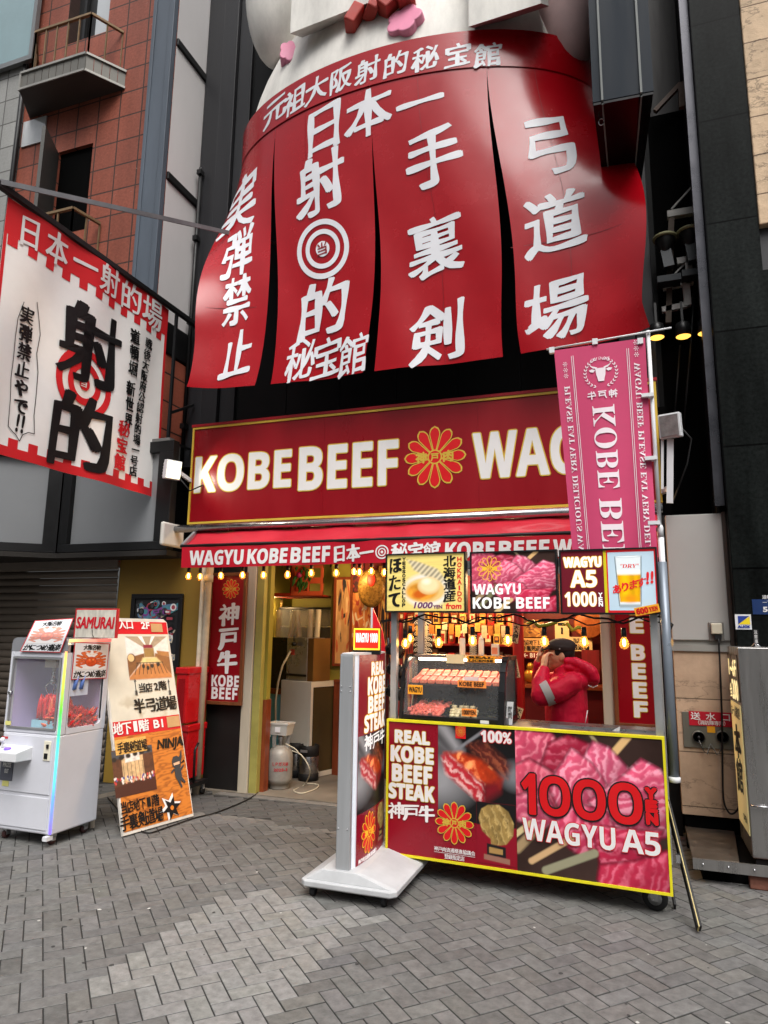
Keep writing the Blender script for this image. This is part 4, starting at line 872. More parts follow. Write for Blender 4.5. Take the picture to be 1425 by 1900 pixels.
def steak_pic(nx=130, ny=190):
    p = Pic(nx, ny, (20, 18, 19)); U, V = p.U, p.V
    p.ell(.0, .40, .35, .22, (150, 150, 152), 1.4); p.ell(1.0, .52, .16, .12, (120, 122, 126), 1.2)
    p.poly([(-.1, 1.05), (.22, .72), (.34, .74), (.1, 1.05)], (150, 148, 150), .05); p.poly([(-.1, .95), (.2, .7), (.2, .66), (-.1, .8)], (104, 102, 104), .05); p.line([(.2, .71), (.6, .96)], .016, (128, 128, 132), .02)
    T = marble(nx, ny, (92, 34, 28), (170, 90, 60), 4, 2.4, 4); p.poly([(.4, .80), (.62, .84), (.94, .62), (.9, .5), (.72, .56)], None, .05, T)
    n = fbm(nx, ny, 9, 4, seed=8)[..., None]; T = np.array(lin((196, 60, 24)))*(.3+1.3*n)+np.array(lin((240, 190, 120)))*np.clip(n*3-1.6, 0, .7)
    p.poly([(.08, .70), (.3, .72), (.56, .66), (.84, .48), (.80, .38), (.58, .42), (.3, .56)], None, .03, T)
    T = marble(nx, ny, (198, 44, 56), (250, 214, 206), 7, -.9, 5); p.poly([(.05, .66), (.12, .70), (.32, .58), (.60, .40), (.59, .22), (.50, .24), (.1, .48)], None, .03, T)
    p.poly([(.60, .40), (.82, .46), (.80, .34), (.60, .22)], (120, 20, 30), .05)
    return p
def trophy(p, x, y, s):
    nx, ny = p.nx, p.ny; n = fbm(nx, ny, 9, 5, seed=21)[..., None]; U, V = p.U, p.V
    T = np.array(lin((150, 122, 68)))*(.35+1.3*n)+np.array(lin((214, 190, 130)))*np.clip(np.sin((U*30+V*18+n[..., 0]*9))*.5-.2, 0, .4)[..., None]
    p.poly([(x-.44*s, y+.22*s), (x-.36*s, y+.38*s), (x-.18*s, y+.46*s), (x+.12*s, y+.48*s), (x+.36*s, y+.38*s), (x+.5*s, y+.18*s), (x+.48*s, y-.02*s), (x+.3*s, y-.18*s), (x+.16*s, y-.21*s), (x-.1*s, y-.22*s), (x-.12*s, y-.12*s), (x-.34*s, y-.0*s)], None, .01, T)
    p.poly([(x-.22*s, y-.2*s), (x+.28*s, y-.24*s), (x+.28*s, y-.42*s), (x-.22*s, y-.40*s)], (24, 24, 26), .006); p.poly([(x-.16*s, y-.26*s), (x+.2*s, y-.28*s), (x+.2*s, y-.37*s), (x-.16*s, y-.36*s)], (168, 132, 78), .006)
    p.poly([(x-.30*s, y-.39*s), (x+.38*s, y-.43*s), (x+.38*s, y-.52*s), (x-.30*s, y-.48*s)], (150, 104, 88), .006)
def crab_pic(nx=120, ny=90, pale=0.):
    p = Pic(nx, ny, (232, 228, 226)); n = fbm(nx, ny, 8, 4, seed=3)[..., None]; T = np.array(lin((208, 78, 36)))*(.55+.9*n); D = (128, 36, 18)
    for sx in (-1, 1):
        for a, y0, ln in ((.55, .62, .36), (.25, .5, .40), (-.05, .40, .40), (-.35, .30, .36)):
            ex, ey = .5+sx*(.12+ln*math.cos(a*.7)), y0+ln*.55*math.sin(a); mx, my = .5+sx*.22, y0+.02
            p.line([(mx, my), (ex, ey)], .052, D, .012); p.line([(mx, my), (ex, ey)], .042, (214, 92, 44), .02)
            p.line([(ex, ey), (.5+sx*.30, ey-.11)], .036, D, .012); p.line([(ex, ey), (.5+sx*.30, ey-.11)], .028, (222, 110, 56), .02)
        p.line([(.5+sx*.14, .62), (.5+sx*.3, .86), (.5+sx*.1, .94)], .06, D, .012); p.line([(.5+sx*.14, .62), (.5+sx*.3, .86), (.5+sx*.1, .94)], .048, (220, 104, 54), .02); p.line([(.5+sx*.2, .93), (.5+sx*.04, .80)], .026, (232, 200, 180), .02)
    p.ell(.5, .42, .2, .26, D, .1); p.ell(.5, .42, .185, .245, None, .2, tex=T); p.ell(.44, .52, .03, .04, (240, 150, 90), 1); p.ell(.56, .52, .03, .04, (240, 150, 90), 1)
    p.I = p.I*(1-pale)+np.array(lin((236, 232, 230)))*pale
    return p
def scallop_pic(nx=150, ny=110):
    p = Pic(nx, ny, (236, 212, 122)); n = fbm(nx, ny, 3, 4, (.5, 9), seed=5)[..., None]; p.I *= (.82+.36*n)
    p.ell(.52, .36, .30, .30, (236, 230, 214), .25); U, V = p.U, p.V
    T = np.array(lin((196, 182, 150)))*(.6+.8*(np.sin((V*.6-U*.9)*95)*.5+.5))[..., None]; p.poly([(.26, .92), (.4, .88), (.66, .74), (.76, .56), (.7, .48), (.52, .6), (.36, .72)], None, .02, T)
    p.ell(.5, .36, .26, .22, (232, 196, 120), .2); n2 = fbm(nx, ny, 9, 4, seed=9)[..., None]; p.ell(.46, .34, .2, .16, None, .3, tex=np.array(lin((224, 150, 50)))*(.6+.8*n2)); p.ell(.44, .30, .1, .07, (206, 96, 24), .6, .4)
    p.ell(.55, .44, .145, .155, (226, 186, 120), .15); p.ell(.555, .46, .125, .13, (246, 222, 170), .5); p.ell(.52, .52, .05, .05, (255, 244, 214), 1.2)
    return p
def beer_pic(nx=90, ny=110):
    p = Pic(nx, ny, (186, 208, 222)); p.I *= (.9+.2*(1-np.hypot(p.U-.5, p.V-.5)))[..., None]
    p.poly([(.16, .92), (.73, .92), (.68, .08), (.22, .08)], (226, 234, 236), .02); U = p.U
    T = np.array(lin((250, 186, 10)))*(.66+.5*np.exp(-((U-.36)/.1)**2)+.25*np.exp(-((U-.6)/.05)**2))[..., None]
    p.poly([(.19, .64), (.71, .64), (.67, .14), (.235, .14)], None, .01, T); p.poly([(.185, .68), (.713, .68), (.71, .61), (.19, .61)], (250, 248, 238), .02)
    p.ell(.45, .2, .14, .06, (240, 150, 20), 1.2); p.line([(.16, .92), (.22, .08)], .010, (84, 102, 112), .012); p.line([(.73, .92), (.68, .08)], .010, (84, 102, 112), .012)
    p.ell(.445, .92, .285, .022, (170, 186, 194), .3); p.ell(.445, .92, .27, .014, (232, 240, 242), .3); p.poly([(.22, .1), (.68, .1), (.67, .05), (.23, .05)], (150, 164, 170), .02)
    return p
def wood_pic(nx, ny, c=(214, 136, 48), d=(150, 80, 24), seed=2):
    p = Pic(nx, ny, c); n = fbm(nx, ny, 2, 4, (1, 5), seed=seed); t = np.sin((p.V*16+n*9)*3.2)*.5+.5; p.mix(np.clip(t**3*.75, 0, 1), d); return p
def dojo_pic(nx=110, ny=120):
    p = Pic(nx, ny, (222, 216, 206)); U, V = p.U, p.V
    p.poly([(0, 1), (1, 1), (.62, .72), (.42, .72)], (168, 148, 122), .01); p.poly([(.3, 1), (.4, 1), (.47, .78), (.45, .78)], (250, 246, 232), .01); p.poly([(.62, 1), (.7, 1), (.56, .78), (.54, .78)], (250, 246, 232), .01)
    p.poly([(0, .6), (.4, .62), (.42, .72), (0, 1)], (224, 220, 214), .01); p.poly([(0, .06), (0, .5), (.4, .6), (.4, .5)], (128, 82, 44), .01); p.poly([(1, .06), (1, .5), (.66, .6), (.64, .5)], (142, 92, 50), .01); p.poly([(.70, .66), (1, .62), (1, .5), (.72, .56)], (170, 116, 64), .01)
    p.poly([(.4, .72), (.64, .72), (.64, .5), (.4, .5)], (150, 116, 62), .01); p.poly([(.4, .8), (.62, .8), (.62, .72), (.4, .72)], (132, 24, 52), .01)
    p.poly([(.36, .5), (.68, .5), (.8, .36), (.28, .36)], (226, 196, 130), .02); p.poly([(0, .06), (.3, .36), (.8, .36), (1, .06), (1, 0), (0, 0)], (190, 122, 66), .02)
    n = fbm(nx, ny, 12, 3, seed=4)[..., None]; p.I *= (.8+.4*n)
    for x in np.linspace(.22, .8, 9): p.line([(x, .38), (x+(x-.5)*.3, .12)], .007, (36, 26, 22), .01)
    p.line([(.2, .38), (.82, .38)], .008, (36, 26, 22), .01); p.ell(.1, .5, .09, .1, (90, 52, 28), .2); p.ell(.09, .5, .07, .085, (220, 186, 130), .2)
    for x, y in ((.35, .3), (.55, .3), (.7, .33), (.45, .26)): p.ell(x, y, .035, .05, (40, 32, 30), .4)
    return p
def stall_pic(nx=120, ny=110):
    p = Pic(nx, ny, (88, 52, 34)); n = fbm(nx, ny, 14, 4, seed=12)[..., None]
    p.poly([(0, .98), (1, 1), (1, .84), (0, .8)], (70, 72, 78), .01); p.poly([(.22, .8), (.74, .82), (.74, .3), (.22, .28)], (206, 170, 124), .01); p.poly([(.3, .9), (.66, .92), (.66, .72), (.3, .70)], (226, 216, 206), .01)
    p.I *= (.55+.95*n); p.poly([(0, .22), (1, .3), (1, 0), (0, 0)], (72, 34, 24), .01)
    r = np.random.default_rng(5)
    for i in range(60): x, y = r.random(), .28+.12*r.random(); p.ell(x, y, .02, .03, tuple(int(c) for c in r.choice([(230, 220, 210), (200, 60, 60), (220, 150, 120), (90, 90, 150)])), .4)
    for x in np.linspace(.25, .72, 6): p.line([(x, .3), (x, .7)], .005, (60, 36, 24), .01)
    for i in range(6): p.ell(.05+.17*i, .8+.02*i, .06, .05, (30, 28, 28), .5)
    return p
def busy_pic(nx, ny, cols, seed, k=60, dark=.6):
    r = np.random.default_rng(seed); p = Pic(nx, ny, cols[0])
    for i in range(k):
        x, y = r.random(2); a = r.random()*3; c = cols[r.integers(len(cols))]
        if r.random() < .5: p.ell(x, y, .03+.12*r.random(), .03+.1*r.random(), c, .15, a)
        else: p.line([(x, y), (x+.25*math.cos(a), y+.25*math.sin(a))], .01+.03*r.random(), c, .012)
    n = fbm(nx, ny, 6, 4, seed=seed)[..., None]; p.I *= (1-dark*.5+dark*n); return p
# ================================================================== THE CART
FB = Fr((-1.605, 4.635, 0), -3.3)
tl, tr, bl_, br_2 = FB.px(720.6, 1333.7), FB.px(1238, 1370), FB.px(715, 1581.6), FB.px(1242, 1662)
X0, X1, Z0, Z1 = (tl[0]+bl_[0])/2, (tr[0]+br_2[0])/2, (bl_[1]+br_2[1])/2, (tl[1]+tr[1])/2
ca = thing('food_cart', FB.w((X0+X1)/2, .3, 0), 'street food cart with counter board of beef pictures and steel frame', 'cart')
M_maroon = mat('maroon_print', (136, 12, 32), .3, var=.06, vs=2, coat=.08); M_yedge = mat('yellow_frame', (218, 206, 36), .35, var=.05)
bd = G(FB).box(X0, X1, 0, .03, Z0, Z1).build('front_board', M_maroon, ca)
g = G(FB); w = .0115; g.box(X0-.003, X1+.003, -.008, .032, Z1-w, Z1+.004).box(X0-.003, X1+.003, -.008, .032, Z0-.004, Z0+w).box(X0-.003, X0+w, -.008, .031, Z0+w, Z1-w).box(X1-w, X1+.003, -.008, .031, Z0+w, Z1-w); g.build('frame', M_yedge, bd)
xa, xb = FB.px(813, 1450)[0], FB.px(958, 1490)[0]
g = G(FB); beef_pic().lay(g, xb, Z0+w, X1-w, Z1-w, -.002); p = steak_pic(); zk = Z0+(Z1-Z0)*.30; p.lay(g, xa, zk, xb-.001, Z1-w, -.002)
q = Pic(70, 80, (136, 14, 34)); n = 1; xt0, xt1, zt0, zt1 = FB.px(884, 1500)[0], xb-.003, FB.px(920, 1604)[1], FB.px(920, 1490)[1]
q.poly([(0, .62), (1, .62), (1, 1), (0, 1)], (20, 18, 19), .004); trophy(q, .47, .52, .95); q.lay(g, xt0, zt0, xt1, zt1, -.0035)
g.build('picture', M_pic, bd)
g = G(FB); y = -.006
for s, b in (('REAL', (734, 1376.4, 797, 1359)), ('KOBE', (726.5, 1411, 804.2, 1389)), ('BEEF', (728.8, 1447.5, 801.4, 1424)), ('STEAK', (722.7, 1479, 806, 1460.7))): latin(g, sansb(s), *pb(FB, *b), y, 0, .004, .004, 1)
kanji(g, '神戸牛', *pb(FB, 722, 1516, 806, 1497), y, 0, .045, fit=1.1)
latin(g, sansb('100%'), *pb(FB, 893, 1375.5, 948.6, 1359), y, 0, .003, .004, 2)
c = FB.px(843.4, 1526.7); r = FB.px(843.4, 1486)[1]-c[1]; crest(g, c[0], c[1], r*.98, y, 2, 1)
c = FB.px(855, 1357); g.rect(c[0]-.035, c[1]-.045, c[0]+.035, c[1]+.045, y, 2); crest(g, c[0], c[1], .034, y-.001, 2, 1, text=False, hollow=True)
c0, c1 = FB.px(806, 1573), FB.px(882, 1580); kanji(g, '神戸肉流通推進協議会', c0[0], c0[1]-.014, c1[0], c0[1]+.014, y, 0, .02, shear=0); kanji(g, '登録指定店', c0[0]+.07, c0[1]-.055, c1[0]-.07, c0[1]-.025, y, 0, .02, shear=0); g.rect(c0[0], c0[1]-.022, c1[0], c0[1]-.0195, y, 0)
b = pb(FB, 968.3, 1507, 1190, 1455)
wd = b[2]-b[0]; hh = b[3]-b[1]
for s, a0, a1 in (('1', .01, .12), ('O', .16, .42), ('O', .445, .71), ('O', .735, 1.0)): latin(g, sansb(s) if True else s, b[0]+wd*a0, b[1], b[0]+wd*a1, b[3], y-.002, 2, .006 if s == '1' else .001, .009, 3)
c0, c1 = FB.px(1196, 1460), FB.px(1222, 1532)
for i, ch in enumerate('YEN'):
    zz = c0[1]+(c1[1]-c0[1])*i/3; latin(g, ch, c0[0]+.006, zz+(c1[1]-c0[1])/3+.008, c1[0]-.006, zz-.006, y-.002, 2, .008, .007, 3)
b = pb(FB, 970.5, 1556, 1224, 1545); wd = b[2]-b[0]
latin(g, sansb('WAGYU'), b[0], b[1], b[0]+wd*.69, b[3], y-.004, 0, .0008, .004, 2); latin(g, sansb('A5'), b[0]+wd*.735, b[1], b[2], b[3], y-.004, 0, .0008, .004, 2)
g.build('lettering', [M_wt, M_gold, M_brightred, M_blk], bd)
M_st = mat('cart_steel', (150, 151, 152), .3, metal=.8, var=.15, vs=6)
G(FB).box(X0+.01, X1-.01, .035, .62, Z1-.06, Z1-.02).box(Fr(FB.w(0, .33, 0), -3.3).px(1021, 1350)[0], X1+.0, .33, .36, Z1-.02, Fr(FB.w(0, .33, 0), -3.3).px(1021, 1344)[1]).build('counter', M_st, ca)
G(FB).box(X0+.02, X1-.03, .05, .60, .2, Z1-.065).build('cabinet', mat('cart_shadow_panel', (40, 22, 22), .6), ca)
ztop = FB.px(960, 1020)[1]
for x, yy in ((X0+.0, .04), (X1-.045, .04), (X0+.0, .6), (X1-.045, .6)): G(FB).box(x, x+.045, yy, yy+.045, .12 if yy > .1 else Z1-.02, ztop-.06).build('post', M_alu, ca, bevel=.004)
pc = FB.px(1252, 1478); G(FB).tube([(X1+.045, .07, pc[1]+.1), (X1+.045, .07, ztop-.1)], .028, 14).build('post', mat('grey_blue_tube', (122, 130, 140), .35, metal=.3), ca)
G(FB).lathe([(.022, 0), (.034, .004), (.034, .03), (.024, .035)], (X1+.045, .07, pc[1]+.065), 14).build('tube_end', M_wplastic, ca)
G(FB).box(X0, X1, .045, .085, ztop-.115, ztop-.06).box(X0, X1, .6, .645, ztop-.115, ztop-.06).build('top_beam', M_alu, ca)
for x in (X0+.12, X1-.10):
    for yy in (.11, .5):
        wh = G(FB).lathe([(.012, -.018), (.064, -.018), (.072, -.008), (.072, .008), (.064, .018), (.012, .018)], (x, yy, .072), 22, axis='y').build('caster', M_rubber, ca)
        G(FB).lathe([(.0, -.021), (.038, -.021), (.044, 0), (.038, .021), (.0, .021)], (x, yy, .072), 18, axis='y').build('hub', M_st, wh)
        G(FB).prism([(x-.055, .2), (x+.03, .2), (x+.018, .06), (x-.018, .06)], yy-.032, yy-.024, 'y').prism([(x-.055, .2), (x+.03, .2), (x+.018, .06), (x-.018, .06)], yy+.024, yy+.032, 'y').build('fork', M_st, wh)
# backlit picture menus
def menu(px, label, fill):
    x0, z0, x1, z1 = FB.box(*px); t = thing('picture_menu', FB.w((x0+x1)/2, 0, z0), label, 'menu board', 'backlit menu boards over the counter')
    G(FB).box(x0, x1, .0, .04, z0, z1).build('box', M_bplastic, t); w = .011
    G(FB).box(x0, x1, -.012, -.001, z1-w, z1).box(x0, x1, -.012, -.001, z0, z0+w).box(x0, x0+w, -.012, -.001, z0+w, z1-w).box(x1-w, x1, -.012, -.001, z0+w, z1-w).build('frame', M_bplastic, t)
    fill(t, x0+w, z0+w, x1-w, z1-w); return t
M_bkl = mat('backlit_dark_ink', (22, 20, 18), .5, var=0); M_bwt = mat('backlit_white', (235, 232, 230), .4, var=0, emit=.35); M_brd = mat('backlit_red', (200, 30, 36), .4, var=0, emit=.3); M_bgo = mat('backlit_gold', (224, 176, 50), .4, var=0, emit=.35); M_bmar = mat('backlit_maroon', (104, 20, 34), .4, var=.04, emit=.16); M_bpu = mat('backlit_purple', (120, 60, 110), .4, var=0)
BL = [M_bkl, M_bwt, M_brd, M_bgo, M_bpu, M_bmar]
def f1(t, x0, z0, x1, z1):
    g = G(FB); scallop_pic().lay(g, x0, z0, x1, z1, -.002); g.build('picture', M_picb, t)
    g = G(FB); W_, H_ = x1-x0, z1-z0; P = lambda u, v: (x0+u*W_, z0+v*H_); y = -.004
    kanji(g, 'ほたて', *P(.02, .05), *P(.19, .97), y, 0, .05, vert=True); kanji(g, '北海道産', *P(.74, .16), *P(.89, .97), y, 0, .045, vert=True)
    for i, ch in enumerate('YESSOSCALLOP'): latin(g, ch, *P(.205 if ch != 'I' else .217, .90-i*.075), *P(.245 if ch != 'I' else .225, .955-i*.075), y, 0, .0015)
    for i, ch in enumerate('HOKKAIDO'): latin(g, ch, *P(.915 if ch != 'I' else .93, .86-i*.10), *P(.965 if ch != 'I' else .945, .935-i*.10), y, 2, .0015)
    latin(g, '1000', *P(.36, .05), *P(.6, .15), y, 4, .002, slant=.2); latin(g, 'YEN', *P(.61, .045), *P(.72, .10), y, 4, .0015); latin(g, 'from', *P(.77, .04), *P(.96, .13), y, 2, .002, slant=.1)
    g.build('lettering', BL, t)
menu((716, 1026, 864.8, 1136.5), 'pale wood backlit menu picturing a grilled scallop on its shell', f1)
def f2(t, x0, z0, x1, z1):
    g = G(FB); beef_pic(150, 105, 3, 1).lay(g, x0, z0, x1, z1, -.002); g.build('picture', M_picb, t)
    g = G(FB); W_, H_ = x1-x0, z1-z0; P = lambda u, v: (x0+u*W_, z0+v*H_); y = -.004
    latin(g, sansb('WAGYU'), *P(.02, .29), *P(.59, .47), y, 1, .001); latin(g, sansb('KOBE BEEF'), *P(.01, .05), *P(.92, .24), y, 1, .001)
    c = P(.22, .73); crest(g, c[0], c[1], H_*.22, y, 2, 3, hollow=True); g.build('lettering', BL, t)
menu((873, 1022, 1035, 1138), 'backlit menu picturing raw pink beef skewers with a gold flower outline', f2)
def f3(t, x0, z0, x1, z1):
    W_, H_ = x1-x0, z1-z0; P = lambda u, v: (x0+u*W_, z0+v*H_); y = -.004
    g = G(FB); g.rect(*P(0, 0), *P(.49, 1), -.0022, 0); g.rect(*P(.49, 0), *P(1, 1), -.0015, 1); g.rect(*P(.46, 0), *P(.49, 1), -.003, 2); g.build('backing', [M_bmar, M_brd, M_yedge], t)
    g = G(FB); beer_pic().lay(g, *P(.505, .035), *P(.985, .965), -.003); g.build('picture', M_picb, t)
    g = G(FB); latin(g, sansb('WAGYU'), *P(.03, .74), *P(.435, .90), y, 1, .003, .004, 3); latin(g, sansb('A5'), *P(.1, .41), *P(.38, .68), y, 1, .002, .004, 3); latin(g, sansb('1000'), *P(.03, .10), *P(.37, .33), y, 1, .001, .003, 3)
    for i, ch in enumerate('YEN'): latin(g, ch, *P(.395, .25-i*.075), *P(.435, .315-i*.075), y, 1, .0015)
    latin(g, serif('"DRY"'), *P(.64, .71), *P(.83, .77), y, 2, .0, slant=.2)
    for i, ch in enumerate('あります'): a = P(.54+i*.085, .30+i*.035); kanji(g, ch, a[0], a[1], a[0]+.058, a[1]+.058, y-.002, 2, .035, shear=.2, fit=1.05)
    for k in (0, 1): a = P(.90+k*.045, .45+.012*k); latin(g, '!', a[0], a[1], a[0]+.012, a[1]+.07, y-.002, 2, .004, slant=.1)
    g.build('lettering', BL, t)
menu((1039, 1018, 1222, 1140), 'backlit menu with a glass of beer beside white wagyu price lettering on maroon', f3)
a = FB.px(1200, 1132)
tg = thing('price_tag', FB.w(a[0], -.03, a[1]-.03), 'small tilted orange price tag stuck on the corner of the beer menu', 'price tag')
f_ = Fr(FB.w(a[0], -.022, a[1]), -3.3); R9 = Matrix.Rotation(-.20, 4, 'Y'); F9 = type('F', (), {})(); F9.M = f_.M @ R9
G(F9.M).box(-.07, .075, 0, .004, -.025, .025).build('card', mat('orange_card', (240, 170, 40), .5, var=.05), tg)
g = G(F9.M); latin(g, sansb('600'), -.06, -.017, .008, .017, -.002, 0, .0015); latin(g, serif('YEN'), .014, -.014, .066, .012, -.002, 0, .001); g.build('lettering', M_brightred, tg)
# ------------------------------------------------------------------ standing lightbox sign (totem)
TX, TY0, TY1, TZ0, TZ1 = -1.665, 4.13, 4.76, .10, 1.452
tt = thing('pylon_sign', (-1.70, 4.38, 0), 'standing lit pylon sign with curved beef poster face on a white wheeled foot', 'sign')
G().box(TX-.09, TX, TY0, TY0+.03, TZ0+.02, TZ1).box(TX-.085, TX-.005, TY0-.004, TY0, TZ0+.03, TZ1-.01).build('side_profile', mat('ribbed_aluminium', (172, 174, 176), .4, metal=.45, var=.08, vs=60, stretch=(1, 1, .02)), tt, bevel=.003)
G().box(TX-.09, TX, TY1-.03, TY1, TZ0+.02, TZ1).build('side_profile', mat('ribbed_aluminium'), tt)
sc_ = G()
for x in (TX-.075, TX-.015):
    for z in (.40, 1.22, 1.25): sc_.ball((x, TY0-.005, z), .005, n=8, k=5)
sc_.build('screws', M_chrome, tt)
bul = .022
def tw_(a, z, y=0.):                # a along the face 0..1
    t = (a-.5)*2; return (TX+bul*(1-t*t)+.004-y, TY0+.03+(TY1-TY0-.06)*a, z)
for (a0, a1) in ((0, 1),):
    P = np.array([[tw_(a, z, .003) for a in np.linspace(0, 1, 30)] for z in np.linspace(TZ0+.02, TZ1, 8)]); G().grid(P).build('diffuser', mat('lit_white_acrylic', (222, 230, 238), .35, var=0, emit=.22), tt)
G().prism([tw_(a, 0)[:2] for a in np.linspace(0, 1, 20)]+[(TX-.09-bul*(1-(2*a-1)**2), TY0+.03+(TY1-TY0-.06)*a) for a in np.linspace(1, 0, 20)], TZ1-.012, TZ1+.006, 'z').build('cap', M_wplastic, tt)
G().grid(np.array([[(TX-.09-bul*(1-(2*a-1)**2), TY0+.03+(TY1-TY0-.06)*a, z) for a in np.linspace(1, 0, 20)] for z in (TZ0+.02, TZ1)])).build('diffuser', mat('lit_white_acrylic'), tt)
PW, PH = .56, 1.31
tv = lambda x, z, y=0: tw_(.075+.895*x/PW, TZ0+.035+z, y)
M_bmar2 = mat('lit_maroon', (128, 16, 36), .3, var=.04, emit=.22)
g = G(); g.grid(np.array([[tv(x, z, -.0025) for x in np.linspace(0, PW, 30)] for z in np.linspace(0, PH, 10)])); g.build('poster', M_bmar2, tt)
g = G(); steak_pic(60, 80).lay(g, 0, .33, PW, .80, -.005, warp=tv); q = Pic(30, 40, (128, 16, 36)); trophy(q, .5, .55, 1.); q.lay(g, .36, .07, PW, .32, -.006, warp=tv); g.build('picture', M_picb, tt)
g = G(); y = -.006
for s, b in (('REAL', (.20, 1.175, .50, 1.26)), ('KOBE', (.14, 1.05, .54, 1.165)), ('BEEF', (.15, .935, .53, 1.04)), ('STEAK', (.09, .815, .55, .925))): latin(g, sansb(s), b[0], b[1], b[2], b[3]-.006, y, 0, .004, .005, 1, warp=tv)
kanji(g, '神戸牛', .09, .70, .54, .80, y-.002, 0, .05, warp=tv, fit=1.05)
g2 = G(); crest(g2, .20, .19, .13, y, 2, 1, sx=1.0)
V2 = np.concatenate(g2.v); g.add([tv(p[0], p[2], p[1]) for p in V2], [], 0); base_ = g.n-len(V2)
for f_i, m_i in zip(g2.f, g2.mi): g.f.append(tuple(i+base_ for i in f_i)); g.mi.append(m_i); g.sm.append(False)
kanji(g, '神戸肉流通推進協議会', .03, .035, .36, .063, y, 0, .02, warp=tv, shear=0); kanji(g, '登録指定店', .12, .004, .30, .028, y, 0, .02, warp=tv, shear=0)
g.build('lettering', [M_bwt, M_bgo, M_brd], tt)
BX0, BX1, BY0, BY1 = -1.965, -1.345, 4.06, 4.80
c8 = lambda x0, x1, y0, y1, r: [(x0+r, y0), (x1-r, y0), (x1, y0+r), (x1, y1-r), (x1-r, y1), (x0+r, y1), (x0, y1-r), (x0, y0+r)]
g = G(); lv = [(c8(BX0+.012, BX1-.012, BY0+.012, BY1-.012, .03), .062), (c8(BX0, BX1, BY0, BY1, .035), .07), (c8(BX0, BX1, BY0, BY1, .035), .098), (c8(BX0+.02, BX1-.02, BY0+.02, BY1-.02, .03), .108), (c8(TX-.17, TX+.08, TY0-.03, TY1+.02, .02), .165)]
v = [(x, y_, z) for P, z in lv for x, y_ in P]; F = [tuple(range(7, -1, -1)), tuple(range(32, 40))]+[(8*k+i, 8*k+(i+1) % 8, 8*k+8+(i+1) % 8, 8*k+8+i) for k in range(4) for i in range(8)]
g.add(v, F); g.build('foot', mat('foot_plastic', (176, 177, 178), .5, var=.12, vs=5), tt, bevel=.004)
for x in (BX0+.07, BX1-.09):
    for yy in (BY0+.06, BY1-.07):
        k = G().lathe([(.008, -.016), (.026, -.016), (.03, -.008), (.03, .008), (.026, .016), (.008, .016)], (x, yy, .03), 18, axis='x').build('caster', M_rubber, tt)
        G().box(x-.022, x+.022, yy-.012, yy+.02, .045, .064).build('fork', M_bplastic, k)
# ------------------------------------------------------------------ small lit sign and cone standing behind the pylon
ws = thing('ledge_sign', (-1.78, 4.9, 1.25), 'small red lit sign with yellow border above the pylon sign top', 'sign')
fw_ = Fr((0, 4.80, 0), 14); x0, z0, x1, z1 = fw_.box(655, 1165, 706, 1206)
G(fw_).box(x0, x1, 0, .05, z0-.03, z1).build('box', M_bplastic, ws)
g = G(fw_); g.rect(x0+.004, z0, x1-.004, z1-.003, -.002, 1); g.rect(x0+.014, z0+.012, x1-.014, z1-.014, -.004, 0); g.build('face', [mat('lit_red', (226, 40, 24), .3, var=.1, emit=.5), mat('lit_yellow', (250, 200, 50), .3, var=0, emit=.7)], ws)
g = G(fw_); latin(g, sansb('WAGYU 1000'), x0+.02, z0+.05, x1-.02, z1-.035, -.006, 0, .001); g.build('lettering', M_bwt, ws)
cn = ay(692, 1128, 5.0); b0, b1 = ay(690, 1210, 5.0), ay(716, 1210, 5.0)
pn = thing('pennant', (cn.x, 5.0, b0.z), 'narrow red pointed pennant with white edge behind the small red sign', 'pennant')
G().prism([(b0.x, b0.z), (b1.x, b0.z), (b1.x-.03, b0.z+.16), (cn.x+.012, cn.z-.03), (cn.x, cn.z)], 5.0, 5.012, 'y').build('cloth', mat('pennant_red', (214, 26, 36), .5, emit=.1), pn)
G().bar((cn.x-.006, 5.0, b0.z), (cn.x-.006, 5.0, cn.z), .014, .02).build('edge', M_wplastic, pn)
# three stage spotlights clipped to the cart's left post
for k, (px, py) in enumerate(((731, 1206), (733, 1243), (731, 1284))):
    p = ay(px, py, 4.9); t = thing('clip_spotlight', p, ('topmost', 'middle', 'lowest')[k]+' of three black clip spotlights on the left cart post', 'spotlight', 'spotlights on the cart post')
    d = Vector((.9, -.25, -.2)).normalized(); a = Vector(p)-d*.05
    G().tube([a-d*.02, a, a+d*.06, a+d*.065, a+d*.12], [.022, .036, .038, .046, .048], 16).build('housing', mat('gloss_black', (20, 20, 21), .25, var=.1), t)
    g = G()
    for q in range(4): g.tube([a+d*(.005+q*.014), a+d*(.010+q*.014)], .043, 16)
    g.build('fins', mat('gloss_black'), t); G().tube([a+d*.121, a+d*.124], [.04, .04], 16).build('lens', mat('dark_lens', (60, 58, 56), .08, coat=1), t)
    G().bar(a, a+Vector((-.02, .05, .07)), .012, .02).build('clip', M_dark, t)
